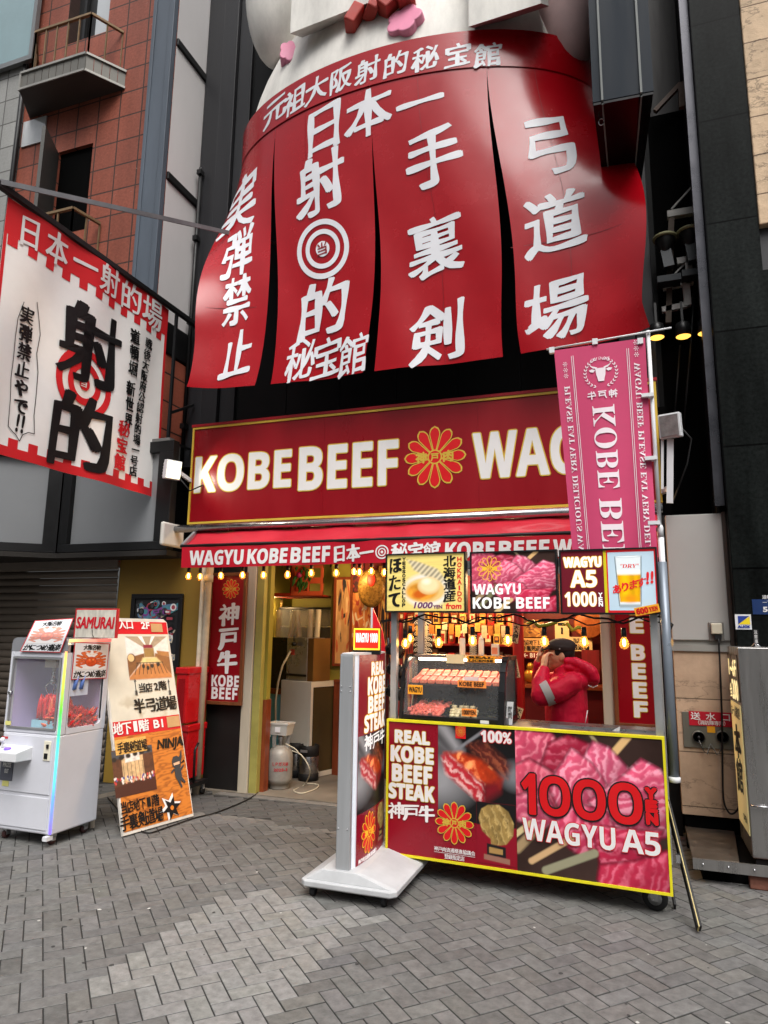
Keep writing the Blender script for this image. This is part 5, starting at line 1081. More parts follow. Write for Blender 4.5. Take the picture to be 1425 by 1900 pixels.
# ------------------------------------------------------------------ pink feather flag
YFg = 4.68; ff = Fr((0, YFg, 0)); A0, A1 = ff.px(1028, 648), ff.px(1197, 629); B0, B1 = ff.px(1062, 1018), ff.px(1222, 1010)
fz1 = (A0[1]+A1[1])/2; fz0 = 1.86; xr = A1[0]
pf = thing('feather_flag', (ff.px(1215, 950)[0], YFg, fz0), 'pink banner flag with white serif lettering on a white pole over the cart', 'flag')
FW, FH = A1[0]-A0[0], fz1-fz0
def fg(u, v, y=0):                  # u 0..1 left to right, v metres down from the top
    t = v/FH; xl = A0[0]+(B0[0]-A0[0])*v/(fz1-B0[1]); fold = .022*math.sin(u*8.5+v*1.5)*min(t*1.6, 1)*(.3+u)+.02*math.sin(v*3+u*2)*t
    wv_ = .055*max(0, u-.86)/.14*math.sin(v*2.1)*min(1, t*2)
    return (xl+(xr-xl)*u, YFg+y+fold+wv_, fz1-v+(u-.5)*-.0+.012*(u-.5))
M_pink = mat('pink_cloth', (196, 66, 106), .65, var=.05, vs=5, bump=.1, bs=14)
bs = M_pink.node_tree.nodes['Principled BSDF']; 
G().grid(np.array([[fg(u, v) for u in np.linspace(0, 1, 50)] for v in np.linspace(FH, 0, 60)])).build('cloth', M_pink, pf)
g = G(); y = -.005
def fl(s, uc, v0, v1, w, bold=0., ser=True):      # runs downwards, seen from its back (mirrored)
    V, F = glyphs(serif(s) if ser else s); V, F = cut(V, F, V[:, 0].min(), V[:, 0].max(), V[:, 1].min(), V[:, 1].max(), 6); lo, hi = V.min(0), V.max(0); U = (V-lo)/(hi-lo)
    for i in range(5 if bold else 1):
        dx, dz = (bold*math.cos(i*1.6), bold*math.sin(i*1.6)) if bold and i < 4 else (0, 0)
        g.add([fg(uc-(q[1]-.5)*w/FW+dx/FW, v0+q[0]*(v1-v0)+dz, y-EPS*i) for q in U], F)
def vy(py): return fz1-ff.px(1120, py)[1]
fl('KOBE', .50, vy(752), vy(908), .155); fl('BEEF', .50, vy(926), vy(926)+.59, .155)
for uc in (.11, .90):
    fl('PLEASE EAT VERY DELICIOUS WAGYU BEEF', uc, vy(708), vy(708)+1.5, .040, ser=True) if uc < .5 else fl('WAGYU BEEF PLEASE EAT VERY DELICIOUS', uc, vy(680), vy(680)+1.5, .040)
    for k in range(3): fl('✻', uc, vy(668+k*11)-.02 if uc < .5 else vy(645+k*11)-.02, vy(668+k*11)+.012 if uc < .5 else vy(645+k*11)+.012, .032, ser=False)
def vbar(u, v0, v1, w):
    g.grid(np.array([[fg(u+k*w/FW, v, y) for k in (0, 1)] for v in np.linspace(v1, v0, 40)]))
for u in (.185, .205, .795, .815): vbar(u, .06, FH-.05, .004)
def fpoly(pts, v0, u0=.5): g.add([fg(u0+p[0]/FW, v0-p[1], y) for p in pts], [tuple(range(len(pts)))])
v0 = vy(690)
fpoly([(-.035, .03), (.035, .03), (.03, -.02), (.022, -.05), (.02, -.066), (-.02, -.066), (-.022, -.05), (-.03, -.02)], v0)
for sx in (-1, 1):
    pts = [(.03, .028), (.05, .032), (.068, .05), (.07, .066), (.062, .052), (.045, .044), (.02, .034)]; fpoly([(sx*a, b) for a, b in pts][::sx], v0)
    pts = [(.035, .018), (.055, .026), (.078, .022), (.07, .008), (.05, .002)]; fpoly([(sx*a, b) for a, b in pts][::sx], v0)
    for k in range(11):
        a = math.radians(-70+k*13.5); cx_, cz_ = sx*.105*math.cos(a), .105*math.sin(a)-.005; d = a+math.pi/2
        for e in (.5, -.5):
            da = d+e*(-1); L_ = [(0, 0), (.012*math.cos(da+.35), .012*math.sin(da+.35)), (.024*math.cos(da), .024*math.sin(da)), (.012*math.cos(da-.35), .012*math.sin(da-.35))]
            fpoly([(cx_+sx*q[0], cz_+q[1]) for q in L_][::sx], v0)
def fmir(s, v0_, h, w, ch=False):
    n = len(s)
    for i, c_ in enumerate(s):
        V, F = glyphs(c_ if ch else serif(c_)); U = V-[.5 if ch else V[:, 0].mean(), .38]
        for k in range(5):
            dx, dz = (.03*math.cos(k*1.6), .03*math.sin(k*1.6)) if ch and k < 4 else (0, 0); up = 0 if ch else -.35*abs(i-(n-1)/2)**1.5*h*.25
            g.add([fg(.5-((i-(n-1)/2)*w+(q[0]+dx)*h)/FW, v0_-(q[1]+dz)*h-up, y-EPS*k) for q in U], F)
fmir('WAGYU', vy(664), .03, .025); fmir('神戸牛', vy(732), .062, .072, True)
g.build('lettering', mat('flag_white', (236, 222, 228), .6, var=0), pf)
pb_, pt_ = ff.px(1237, 1190), ff.px(1199, 611)
G().tube([(xr+.028, YFg+.03, 1.55), (xr+.028, YFg+.03, 2.25)], .019, 12).tube([(xr+.026, YFg+.03, 2.24), (xr+.022, YFg+.03, pt_[1])], .013, 12).lathe([(.02, 0), (.02, .06), (.014, .08)], (xr+.027, YFg+.03, 2.22), 12).build('pole', M_wplastic, pf)
l_, r_2 = ff.px(1014, 648), ff.px(1246, 607); G().tube([(l_[0], YFg+.005, l_[1]), (r_2[0], YFg+.01, r_2[1])], .007, 8).build('crossbar', M_wplastic, pf)
for q in ((1024, 650), (1104, 634), (1188, 633)):
    c = ff.px(*q); G().box(c[0]-.018, c[0]+.018, YFg-.012, YFg+.016, c[1]-.022, c[1]+.02).build('tab', M_wplastic, pf)
for py in (733, 850, 970):
    c = ff.px(1204 if py < 800 else 1210 if py < 900 else 1216, py); G().box(c[0]-.045, c[0]+.03, YFg-.012, YFg+.05, c[1]-.012, c[1]+.012).build('tab', M_wplastic, pf)
# folding stand seen edge-on beside the cart
st = thing('folding_sign_stand', (.26, 4.55, 0), 'thin black and yellow folding sign board seen edge on beside the cart', 'sign board')
b_ = az(1297, 1735); d_ = Vector(ray(1270, 1625)); d_.z = 0; d_.normalize()
tp = ay(1238, 1490, 4.95)
nrm = Vector((d_.y, -d_.x, 0))
def edge(p, q, off, w, m, nm):
    p, q = p+nrm*off, q+nrm*off; G().bar(p, q, w, .05, 0, up=(0, 0, 1)).build(nm, m, st)
edge(b_+Vector((0, 0, .03)), tp, .0, .005, mat('pale_edge', (190, 172, 116), .5), 'panel'); edge(b_+Vector((0, .01, .03)), tp+Vector((0, .02, 0)), .009, .012, M_blk, 'panel'); edge(b_+Vector((0, .01, .03)), tp+Vector((0, .02, 0)), -.006, .006, M_blk, 'panel')
e2 = az(1266, 1706); edge(e2+Vector((0, .12, .02)), tp+Vector((0, .05, -.25)), -.03, .012, M_blk, 'leg')
m_ = b_.lerp(tp, .5); G().box(m_.x-.03, m_.x-.005, m_.y, m_.y+.03, m_.z+.0, m_.z+.045).build('hinge', M_chrome, st)
# ================================================================== CLAW MACHINE
M_cab = mat('pale_grey_cabinet', (204, 205, 212), .35, var=.05, vs=3, coat=.2)
M_clear = mat('clear_glass', (235, 240, 242), .03, var=0, alpha=.07)
CY0, CY1, CZ0, CZ1 = 4.235, 4.70, .085, 1.515
CX0, CX1 = Fr((0, CY0, 0)).px(21, 1214)[0], (Fr((0, CY0, 0)).px(93, 1560)[0]+Fr((0, CY0, 0)).px(126.5, 1205)[0])/2
cm = thing('claw_machine', ((CX0+CX1)/2, (CY0+CY1)/2, 0), 'white claw machine with rainbow light strip and red crab claw prizes', 'claw machine')
fc = Fr((0, CY0, 0)); fd = Fr((CX1, 0, 0), 90)
gz0 = fc.px(60, 1353)[1]; gz1 = fc.px(60, 1219)[1]
G().box(CX0, CX1, CY0, CY1, CZ0, gz0-.03).build('cabinet', M_cab, cm, bevel=.012)
G().box(CX0, CX1, CY0+.02, CY1, gz1+.03, CZ1-.03).build('cabinet', M_cab, cm, bevel=.01)
G().box(CX0, CX0+.03, CY0, CY0+.04, gz0-.03, gz1+.04).box(CX1-.045, CX1, CY0, CY0+.05, gz0-.03, gz1+.04).box(CX0+.03, CX1-.045, CY0, CY0+.03, gz1+.0, gz1+.04).box(CX0+.03, CX1-.045, CY0, CY0+.03, gz0-.03, gz0).box(CX0, CX0+.03, CY1-.03, CY1, gz0-.03, gz1+.03).box(CX1-.03, CX1, CY1-.05, CY1, gz0-.03, gz1+.03).build('frame', M_cab, cm, bevel=.004)
# side wall with a round-cornered opening
s0, s1 = fd.px(129.5, 1350.5), fd.px(209, 1221); ya, yb = CY0+.06, CY1-.05; za, zb_ = (fd.px(129, 1350)[1]+fd.px(198, 1342)[1])/2, fd.px(209, 1219)[1]
def rr(x0, z0, x1, z1, r, n=5):
    P = []
    for cx, cz, a0 in ((x1-r, z1-r, 0), (x0+r, z1-r, 90), (x0+r, z0+r, 180), (x1-r, z0+r, 270)):
        for i in range(n+1): a = math.radians(a0+90*i/n); P.append((cx+r*math.cos(a), cz+r*math.sin(a)))
    return P
inn = rr(ya, za, yb, zb_, .04); O = [(CY0+.05, gz0-.03), (CY1-.0, gz0-.03), (CY1, gz1+.04), (CY0+.05, gz1+.04)]
outp = []
for p in inn:
    cx, cz = (ya+yb)/2, (za+zb_)/2; dx, dz = p[0]-cx, p[1]-cz; k = min(((O[1][0] if dx > 0 else O[0][0])-cx)/dx if abs(dx) > 1e-6 else 9, ((O[2][1] if dz > 0 else O[0][1])-cz)/dz if abs(dz) > 1e-6 else 9); outp.append((cx+dx*k, cz+dz*k))
n = len(inn); v = [(CX1+.001, *p) for p in inn]+[(CX1+.001, *p) for p in outp]+[(CX1-.02, *p) for p in inn]+[(CX1-.02, *p) for p in outp]
G().add(v, [q for i in range(n) for q in ((i, i+n, (i+1) % n+n, (i+1) % n), (i, (i+1) % n, (i+1) % n+2*n, i+2*n), (i+2*n, (i+1) % n+2*n, (i+1) % n+3*n, i+3*n))]).build('side_panel', M_cab, cm)
G().box(CX1-.016, CX1-.014, ya-.01, yb+.01, za-.01, zb_+.01).build('side_glass', M_clear, cm)
G().box(CX0+.03, CX1-.03, CY1-.03, CY1-.02, gz0-.03, gz1).box(CX0+.02, CX0+.026, CY0+.04, CY1-.03, gz0-.03, gz1).build('back_wall', mat('lilac_wall', (186, 172, 212), .4, var=.04), cm)
dr = G(fc).box(CX0+.03, CX1-.045, .004, .008, gz0, gz1).build('door_glass', M_clear, cm)
g = G(fc); w = .014; dx0, dx1 = CX0+.032, CX1-.05
g.box(dx0, dx1, -.008, .004, gz1-w, gz1).box(dx0, dx1, -.008, .004, gz0, gz0+w).box(dx0, dx0+w, -.008, .004, gz0+w, gz1-w).box(dx1-w, dx1, -.008, .004, gz0+w, gz1-w).build('door_frame', M_alu, dr)
c = fc.px(21, 1285); G(fc).lathe([(.0, -.02), (.014, -.02), (.016, .0), (.0, .0)], (c[0]+.0, 0, c[1]), 14, axis='y').build('lock', M_chrome, dr)
# canopy with rounded shoulders
g = G(); pf_ = [(CX0, gz1+.04)]+[(CX0+.05-.05*math.cos(a), CZ1-.05+.05*math.sin(a)) for a in np.linspace(0, math.pi/2, 6)]+[(CX1-.05+.05*math.sin(a), CZ1-.05+.05*math.cos(a)) for a in np.linspace(0, math.pi/2, 6)]+[(CX1, gz1+.04)]
g.prism(pf_, CY0, CY1, 'y'); g.build('canopy', mat('chrome_canopy', (176, 178, 184), .18, metal=.55, var=.06), cm)
# light strip on the corner
pc_ = Pic(4, 60); hue = [(.0, (120, 90, 255)), (.2, (90, 150, 255)), (.38, (90, 235, 255)), (.52, (70, 255, 160)), (.66, (80, 255, 60)), (.82, (190, 255, 70)), (.93, (255, 220, 90)), (1, (255, 170, 100))]
pc_.I = np.stack([np.interp(pc_.V, [h[0] for h in hue], [lin(h[1])[k] for h in hue]) for k in range(3)], -1)
g = G(fc); pc_.lay(g, CX1-.022, CZ0+.01, CX1+.002, gz1+.05, -.004); g.build('light_strip', attr_mat('led_strip', .3, emit=.9), cm)
g = G(fd); pc2 = Pic(40, 4); pc2.I = np.stack([np.interp(pc2.U, [0, .5, 1], [lin((255, 226, 150))[k], lin((255, 160, 140))[k], lin((255, 110, 110))[k]]) for k in range(3)], -1); pc2.lay(g, CY0, CZ1-.03, CY1, CZ1-.005, -.004); g.build('light_strip', attr_mat('led_strip_top', .3, emit=.5), cm)
# front panels, tray, coin plate
g = G(fc); zl0 = fc.px(50, 1474)[1]; zl1 = fc.px(60, 1365)[1]
g.box(CX0+.02, CX1-.05, -.006, 0, zl0+.012, zl1).box(CX0+.02, CX1-.05, -.006, 0, CZ0+.03, zl0-.012); g.build('front_door', M_cab, cm, bevel=.003)
q0, q1 = fc.px(12, 1405), fc.px(48, 1377); xx0, xx1 = fc.px(8, 1390)[0], fc.px(62, 1390)[0]
zt0 = fc.px(40, 1408)[1]-.0
jb = G(fc).prism([(-.0, zt0+.10), (-.16, zt0+.07), (-.16, zt0+.005), (0, zt0)], xx0, xx1, 'x').build('joystick_tray', M_wplastic, cm, bevel=.006)
G(fc).tube([(xx0+.07, -.09, zt0+.08), (xx0+.07, -.09, zt0+.135)], .006).ball((xx0+.07, -.09, zt0+.145), .02, n=12, k=8).build('joystick', M_wplastic, jb)
G(fc).lathe([(.026, 0), (.026, .008), (.02, .014), (0, .014)], (xx0+.14, -.1, zt0+.082), 18).build('button', mat('violet_button', (120, 90, 230), .3, emit=.6), jb)
q = pb(fc, 81, 1411, 97, 1375); cp = G(fc).box(q[0], q[2], -.012, -.006, q[1], q[3]).build('coin_plate', mat('ivory_plate', (226, 220, 200), .4), cm, bevel=.003)
G(fc).box(q[0]+.012, q[0]+.045, -.016, -.013, q[1]+.015, q[1]+.055).build('coin_return', M_blk, cp); G(fc).box(q[0]+.03, q[0]+.05, -.02, -.013, q[1]+.09, q[1]+.12).build('coin_slot', M_dark, cp)
q = pb(fc, 1, 1446, 28, 1408); px_ = G(fc).box(q[0], q[2], -.014, -.006, q[1], q[3]).build('prize_door', mat('slate_flap', (96, 98, 108), .45), cm, bevel=.008)
g = G(fc); latin(g, 'PRIZE', q[0]+.03, q[1]+.10, q[2]-.015, q[1]+.13, -.018, 0, .0012); latin(g, 'OUT', q[0]+.05, q[1]+.055, q[2]-.035, q[1]+.085, -.018, 0, .0012); g.build('lettering', M_wt, px_)
G(fc).box(*[fc.px(5, 1460)[0], fc.px(17, 1460)[0]], -.009, -.0065, fc.px(10, 1458)[1], fc.px(10, 1448)[1]).box(fc.px(11, 1353)[0], fc.px(21, 1353)[0], -.013, -.009, gz0+.02, gz0+.05).build('sticker', mat('yellow_sticker', (220, 214, 130), .5), cm)
G(fc).box(fc.px(5, 1370)[0], fc.px(16, 1370)[0], -.009, -.0065, fc.px(10, 1370)[1], fc.px(10, 1366)[1]).build('sticker', mat('red_sticker', (190, 60, 66), .5), cm)
for x in (CX0+.06, CX1-.06):
    for yy in (CY0+.07, CY1-.07):
        k = G().lathe([(.006, -.014), (.03, -.014), (.034, 0), (.03, .014), (.006, .014)], (x, yy, .034), 18, axis='x').build('caster', mat('brown_wheel', (70, 42, 40), .5), cm)
        G().box(x-.022, x+.022, yy-.02, yy+.025, .055, .094).box(x+.016, x+.022, yy-.015, yy+.02, .03, .06).build('fork', M_alu, k)
G().box(CX1-.05, CX1-.01, CY0-.03, CY0+.03, .05, .08).build('brake', M_wplastic, cm)
# claw, carriage and its cable
xm = fc.px(52, 1240)[0]+.03
cw = G().box(xm-.05, xm+.06, 4.42, 4.52, gz1-.09, gz1-.02).box(CX0+.04, CX1-.04, 4.46, 4.48, gz1-.03, gz1-.015).build('carriage', mat('ivory_plate'), cm)
g = G(); g.tube([(xm, 4.47, gz1-.09), (xm, 4.47, gz1-.2)], .018, 10).ball((xm, 4.47, gz1-.2), .032, n=12, k=8)
for a in (0, 2.1, 4.2): g.tube([(xm+.02*math.cos(a), 4.47+.02*math.sin(a), gz1-.2), (xm+.055*math.cos(a), 4.47+.055*math.sin(a), gz1-.24), (xm+.025*math.cos(a), 4.47+.025*math.sin(a), gz1-.30)], .007, 7)
g.build('claw', M_chrome, cm)
g = G(); q = [fc.px(*p) for p in ((39, 1222), (30, 1245), (29, 1262), (37, 1274), (45, 1266), (52, 1256), (58, 1266), (66, 1278), (78, 1281), (90, 1268), (100, 1252), (108, 1240))]; g.tube(cr([(a, .14+.05*math.sin(i), b) for i, (a, b) in enumerate(q)]), .0055, 7); g.build('coiled_cable', M_wplastic, cm)
ad = G(fd); a0 = fd.px(136, 1292); a1 = fd.px(172, 1262)
G(fd).box(CY0+.07, CY0+.26, .012, .014, a0[1]-.0, a0[1]+.16).build('notice', mat('pale_notice', (200, 208, 226), .4), cm)
g = G(fd)
for k in range(2): g.tube([(CY0+.11+k*.07, .010, a0[1]+.05), (CY0+.13+k*.07, .010, a0[1]+.15)], .017, 10)
g.build('notice_print', mat('blue_print', (96, 124, 190), .4), cm)
# prizes
toys = G(); r = random.Random(3)
def crabclaw(g, x, y, z, a, tilt, s=1., m=0):
    d = Vector((math.cos(a)*math.sin(tilt), math.sin(a)*math.sin(tilt), math.cos(tilt))); p = Vector((x, y, z)); g.tube([p-d*.05*s, p, p+d*.04*s, p+d*.075*s], [.006*s, .010*s, .009*s, .002*s], 6, m); n_ = d.orthogonal().normalized(); g.tube([p+d*.02*s, p+d*.045*s+n_*.012*s, p+d*.07*s+n_*.008*s], [.004*s, .006*s, .0015*s], 5, m)
for i in range(420):
    x = r.uniform(CX1-.22, CX1-.06); y = r.uniform(CY0+.07, CY1-.06); h = .17*(.75+.25*math.cos((y-CY0)*9))+.02; crabclaw(toys, x, y, gz0-.02+r.random()*h, r.random()*6.3, r.uniform(.5, 1.5), 1.1, r.random() < .22)
o = toys.build('crab_claw_toys', [mat('toy_red', (206, 32, 34), .3, var=.15), mat('toy_orange', (226, 110, 70), .35, var=.1)]); tag(o, 'heaped red plastic crab claw toys behind the side glass of the machine', 'toys', kind='stuff')
g = G(); bx0, bx1 = fc.px(47, 1345)[0], fc.px(106, 1345)[0]-.01
for i in range(60): crabclaw(g, r.uniform(bx0+.02, bx1-.015), 4.33+r.uniform(-.03, .05), gz0+.10+r.random()*.06, r.random()*6.3, r.uniform(0, .35), 1.5, r.random() < .25)
tag(g.build('crab_claw_sticks', [mat('toy_red'), mat('toy_orange')]), 'upright red crab claw sticks standing in the blue box in the machine', 'toys', kind='stuff')
tag(G().box(bx0, bx1, 4.29, 4.30, gz0+.005, gz0+.06).box(bx0, bx1, 4.39, 4.40, gz0+.005, gz0+.06).box(bx0, bx0+.008, 4.30, 4.39, gz0+.005, gz0+.06).box(bx1-.008, bx1, 4.30, 4.39, gz0+.005, gz0+.06).box(bx0+.009, bx1-.009, 4.301, 4.389, gz0+.003, gz0+.012).build('prize_box', mat('pale_blue_card', (150, 198, 214), .5)), 'pale blue open box holding red sticks in the claw machine', 'box')
# crab posters on the machine
def crabsign(name, label, quad, fr_, pale, warp=None):
    t = thing(name, (fr_.w(quad[0][0], 0, quad[0][1])), label, 'poster', 'crab posters on the claw machine')
    bl, br, tr_, tl_ = quad; g = G(fr_ if warp is None else None)
    lerp = lambda u, v: ((bl[0]*(1-u)+br[0]*u)*(1-v)+(tl_[0]*(1-u)+tr_[0]*u)*v, (bl[1]*(1-u)+br[1]*u)*(1-v)+(tl_[1]*(1-u)+tr_[1]*u)*v)
    wf = (lambda u, v, y: (lambda q: (q[0], y, q[1]))(lerp(u, v))) if warp is None else warp
    ps = lambda y, u0, v0, u1, v1, m: g.grid(np.array([[wf(u, v, y) for u in np.linspace(u0, u1, 8)] for v in np.linspace(v0, v1, 12)]), m)
    ps(-.004, 0, 0, 1, 1, 0); ps(-.0055, .025, .025, .975, .975, 1); g.build('sheet', [mat('poster_red_edge', (196, 60, 66), .4), mat('poster_white', (226, 226, 228), .3, var=.04, coat=.3)], t)
    W3 = lambda x, z, y: wf(x, z, y)
    g = G(fr_ if warp is None else None); crab_pic(pale=pale).lay(g, .08, .26, .92, .78, -.007, warp=W3); g.build('picture', M_pic, t)
    g = G(fr_ if warp is None else None); kanji(g, '大阪名物', .26, .80, .74, .94, -.007, 0, .04, warp=W3, fit=1.1); kanji(g, 'かにつめ道楽', .05, .05, .95, .24, -.007, 0, .045, warp=W3, fit=1.1); g.build('lettering', M_blk if pale == 0 else M_blk, t)
q = [fd.px(131, 1261.5), fd.px(196.7, 1258.7), fd.px(202.8, 1194), fd.px(137.4, 1191)]; crabsign('crab_poster', 'flat crab poster on the right side of the claw machine', q, fd, 0.)
b0, b1 = ay(36.3, 1209, CY0-.01), ay(112, 1211, CY0-.01); t0, t1 = ay(64.7, 1151.5, CY0+.14), ay(136.7, 1146.8, CY0+.14)
def cw_(u, v, y):
    a = (36.3+(112-36.3)*u, 1209+2*u); c_ = (64.7+72*u, 1151.5-4.7*u); p = ay(a[0]+(c_[0]-a[0])*v, a[1]+(c_[1]-a[1])*v, CY0-.012+.11*max(0, (v-.45)/.55)**1.6+y); return tuple(p)
crabsign('crab_poster', 'curved crab poster bent over the top front of the claw machine', [(0, 0), (1, 0), (1, 1), (0, 1)], Fr(b0), .25, cw_)
# samurai board behind the machine
fsm = Fr((0, 4.52, 0)); x0, z0, x1, z1 = fsm.box(138, 1129, 217, 1192)
z0 = CZ1+.003
t = thing('samurai_board', ((x0+x1)/2, 4.52, z0), 'small weathered board with red SAMURAI lettering above the claw machine', 'sign')
G(fsm).box(x0, x1, 0, .02, z0, z1).build('panel', mat('sign_red_edge', (190, 36, 44), .5), t)
p = Pic(60, 60, (206, 202, 188)); n = fbm(60, 60, 3, 5, (6, 1), seed=9); p.I *= (.62+.62*n[..., None]); g = G(fsm); p.lay(g, x0+.015, z0+.002, x1-.015, z1-.012, -.002); g.build('print', M_picw, t)
g = G(fsm); latin(g, 'SAMURAI', x0+.025, z0+.075, x1-.025, z0+.165, -.005, 0, .0035, slant=.15, pen=(1.2, .8)); g.tube([(x0+.19, -.004, z0+.065), (x0+.195, -.004, z0+.03), (x0+.21, -.004, z0+.004)], .003, 5, 1); g.build('lettering', [mat('brush_red', (196, 30, 44), .5), M_blk], t)
# ------------------------------------------------------------------ leaning entrance board
A, B = Vector(az(218, 1556))+Vector((.03, .03, 0)), Vector(az(360, 1515))+Vector((.03, .03, 0)); rz = math.degrees(math.atan2(B.y-A.y, B.x-A.x)); best = None
for L in np.linspace(0, 30, 61):
    f_ = Fr(A, rz, L); e = abs(f_.px(360, 1515)[0]-f_.px(310, 1160)[0]); best = min(best or (9, 0), (e, L))
fe = Fr(A, rz, best[1]); EX = fe.px(360, 1515)[0]; EZ = fe.px(306, 1149)[1]
eb = thing('entrance_board', A, 'tall leaning sign board in red, parchment and wood prints for two dojo floors', 'sign board')
G(fe).prism([(0, .01), (EX, .01), (EX, EZ-.03), (EX-.04, EZ), (0, EZ)], .0, .03, 'y').build('panel', mat('board_white_edge', (206, 200, 190), .6, var=.15, vs=8), eb, bevel=.004)
G(fe).bar((.03, .03, EZ-.1), (.03, .45, .02), .04, .03).bar((EX-.03, .03, EZ-.1), (EX-.03, .45, .02), .04, .03).bar((.03, .38, .35), (EX-.03, .38, .35), .03, .03).build('rear_leg', mat('pale_wood_leg', (170, 160, 146), .6, var=.2), eb)
zz = lambda px, py: fe.px(px, py)[1]
zr1, zr0 = zz(290, 1150), zz(290, 1173); zp0 = zz(275, 1328); zq0 = zz(275, 1358)
zr1, zr0 = zz(306, 1155), zz(309, 1177); zm1, zm0 = zz(333, 1326), zz(335, 1351); zmx = (zz(206, 1340), zz(206, 1370)); zm1 = (zm1+zmx[0])/2; zm0 = (zm0+zmx[1])/2
g = G(fe); e = .012
p = Pic(80, 100, (216, 210, 192)); n = fbm(80, 100, 4, 5, seed=31); p.I *= (.78+.36*n[..., None]); m_ = np.clip((n-.60)*4, 0, .6)*np.clip(1.2-p.V*2.5, 0, 1); p.mix(m_, (150, 130, 92)); p.lay(g, e, zm1, EX-e, zr0, -.002)
wood_pic(110, 110, (206, 122, 44), (140, 70, 22)).lay(g, e, .035, EX-e, zm0, -.002)
g.build('print', M_picw, eb)
g = G(fe); g.rect(e, zr0, EX-e, zr1, -.003, 0); g.rect(e, zm0, EX-e, zm1, -.003, 0); g.build('red_band', mat('board_red', (200, 16, 36), .45, var=.06), eb)
g = G(fe)
a = fe.px(233, 1211); b = fe.px(318, 1255); c = fe.px(240, 1261); d = fe.px(306, 1180)
dojo_pic().lay(g, fe.px(236, 1230)[0], fe.px(280, 1260)[1], fe.px(314, 1220)[0], zr0-.02, -.004)
stall_pic().lay(g, fe.px(210, 1440)[0], fe.px(250, 1474)[1], fe.px(288, 1440)[0], zm0-.10, -.004)
wood_pic(60, 24, (226, 176, 92), (196, 136, 60), 5).lay(g, fe.px(213, 1390)[0], fe.px(240, 1398)[1], fe.px(272, 1390)[0], fe.px(240, 1370)[1], -.006)
g.build('picture', M_picw, eb)
def ek(g, s, px, py, w, hh, m, bold=.034, y=-.008): c = fe.px(px, py); n = len(s); kanji(g, s, c[0]-w*n/2, c[1]-hh/2, c[0]+w*n/2, c[1]+hh/2, y, m, bold, shear=.04)
def ek(g, s, pl, pr_, py, hh, m, bold=.034, y=-.008): a = fe.px(pl, py); c = fe.px((pl+pr_)/2, py); b = fe.px(pr_, py); kanji(g, s, a[0], c[1]-hh/2, b[0], c[1]+hh/2, y, m, bold, shear=.04, fit=1.08)
def el(g, s, pl, pr_, py, hh, m, bold=.003, y=-.008, **k): a = fe.px(pl, py); c = fe.px((pl+pr_)/2, py); b = fe.px(pr_, py); latin(g, s, a[0], c[1]-hh/2, b[0], c[1]+hh/2, y, m, bold, **k)
g = G(fe)
ek(g, '入口', 219, 246, 1159, .085, 1); el(g, '2F', 261, 276, 1161, .06, 1)
ek(g, '当店', 256, 282, 1276, .08, 0); el(g, '2', 285, 292, 1274, .06, 0); ek(g, '階', 293, 308, 1272, .08, 0)
ek(g, '半弓道場', 247, 327, 1307, .12, 0, .038)
ek(g, '地下', 209, 243, 1352, .10, 1); el(g, '1', 246.5, 253.5, 1348, .085, 1, .0005); ek(g, '階', 256, 275, 1346, .095, 1); el(g, 'B1', 284, 301, 1343, .065, 1)
ek(g, '手裏剣道場', 216, 272, 1385, .085, 0, .03, -.010)
el(g, 'NINJA', 290, 338, 1381, .10, 0, .005, slant=.25, pen=(1.3, .6))
ek(g, '当店地下', 222, 270, 1495, .09, 0); el(g, '1', 271.5, 278.5, 1488, .07, 0, .0005); ek(g, '階', 280, 294, 1485, .09, 0)
ek(g, '手裏剣道場', 221, 303, 1519, .11, 0, .038)
for px in (251, 313):
    c = fe.px(px, 1275); g.tube([(c[0], -.006, c[1]-.06), (c[0], -.006, c[1]+.05)], .003, 5, 2); g.xz([(c[0]-.012, c[1]+.045), (c[0]+.012, c[1]+.045), (c[0], c[1]+.075)], -.008, 2); g.xz([(c[0]-.014, c[1]-.07), (c[0]+.014, c[1]-.07), (c[0]+.012, c[1]-.03), (c[0]-.012, c[1]-.03)], -.007, 2)
c = fe.px(296, 1165-4); g.rect(EX-.20, zr0+.02, EX-.07, zr1-.015, -.007, 3); g.rect(EX-.16, zm0+.02, EX-.02, zm1-.01, -.007, 3)
g.build('lettering', [M_blk, M_wt, mat('grey_ink', (84, 80, 74), .6), mat('brown_tape', (190, 150, 104), .5, var=.15)], eb)
g = G(fe); c = fe.px(318, 1499)
star = []
for i in range(16 if False else 12): a = math.pi*2*i/12+.2; rr_ = .095 if i % 2 == 0 else .045; star.append((c[0]+rr_*math.cos(a), c[1]+rr_*math.sin(a)))
g.xz([(c[0]+1.25*(x-c[0])-.012, c[1]+1.2*(z-c[1])+.01) for x, z in star], -.006, 1); g.xz(star, -.008, 0); disc(g, c[0], c[1], .018, -.010, 3)
h = fe.px(327, 1418); K = lambda pts, m, y=-.008: g.xz([(h[0]+x, h[1]+z) for x, z in pts], y, m)
K([(-.05, .03), (-.03, .065), (.01, .07), (.04, .05), (.05, .01), (.035, -.03), (-.02, -.035), (-.048, -.01)], 2); K([(-.038, .012), (.03, .02), (.03, -.002), (-.035, -.008)], 4, -.010)
K([(-.03, -.035), (.03, -.03), (.04, -.1), (.02, -.14), (-.02, -.13), (-.035, -.09)], 2); K([(-.03, -.045), (-.07, -.07), (-.075, -.055), (-.035, -.03)], 2, -.0085); K([(.03, -.04), (.075, -.01), (.07, -.03), (.035, -.065)], 2, -.0085)
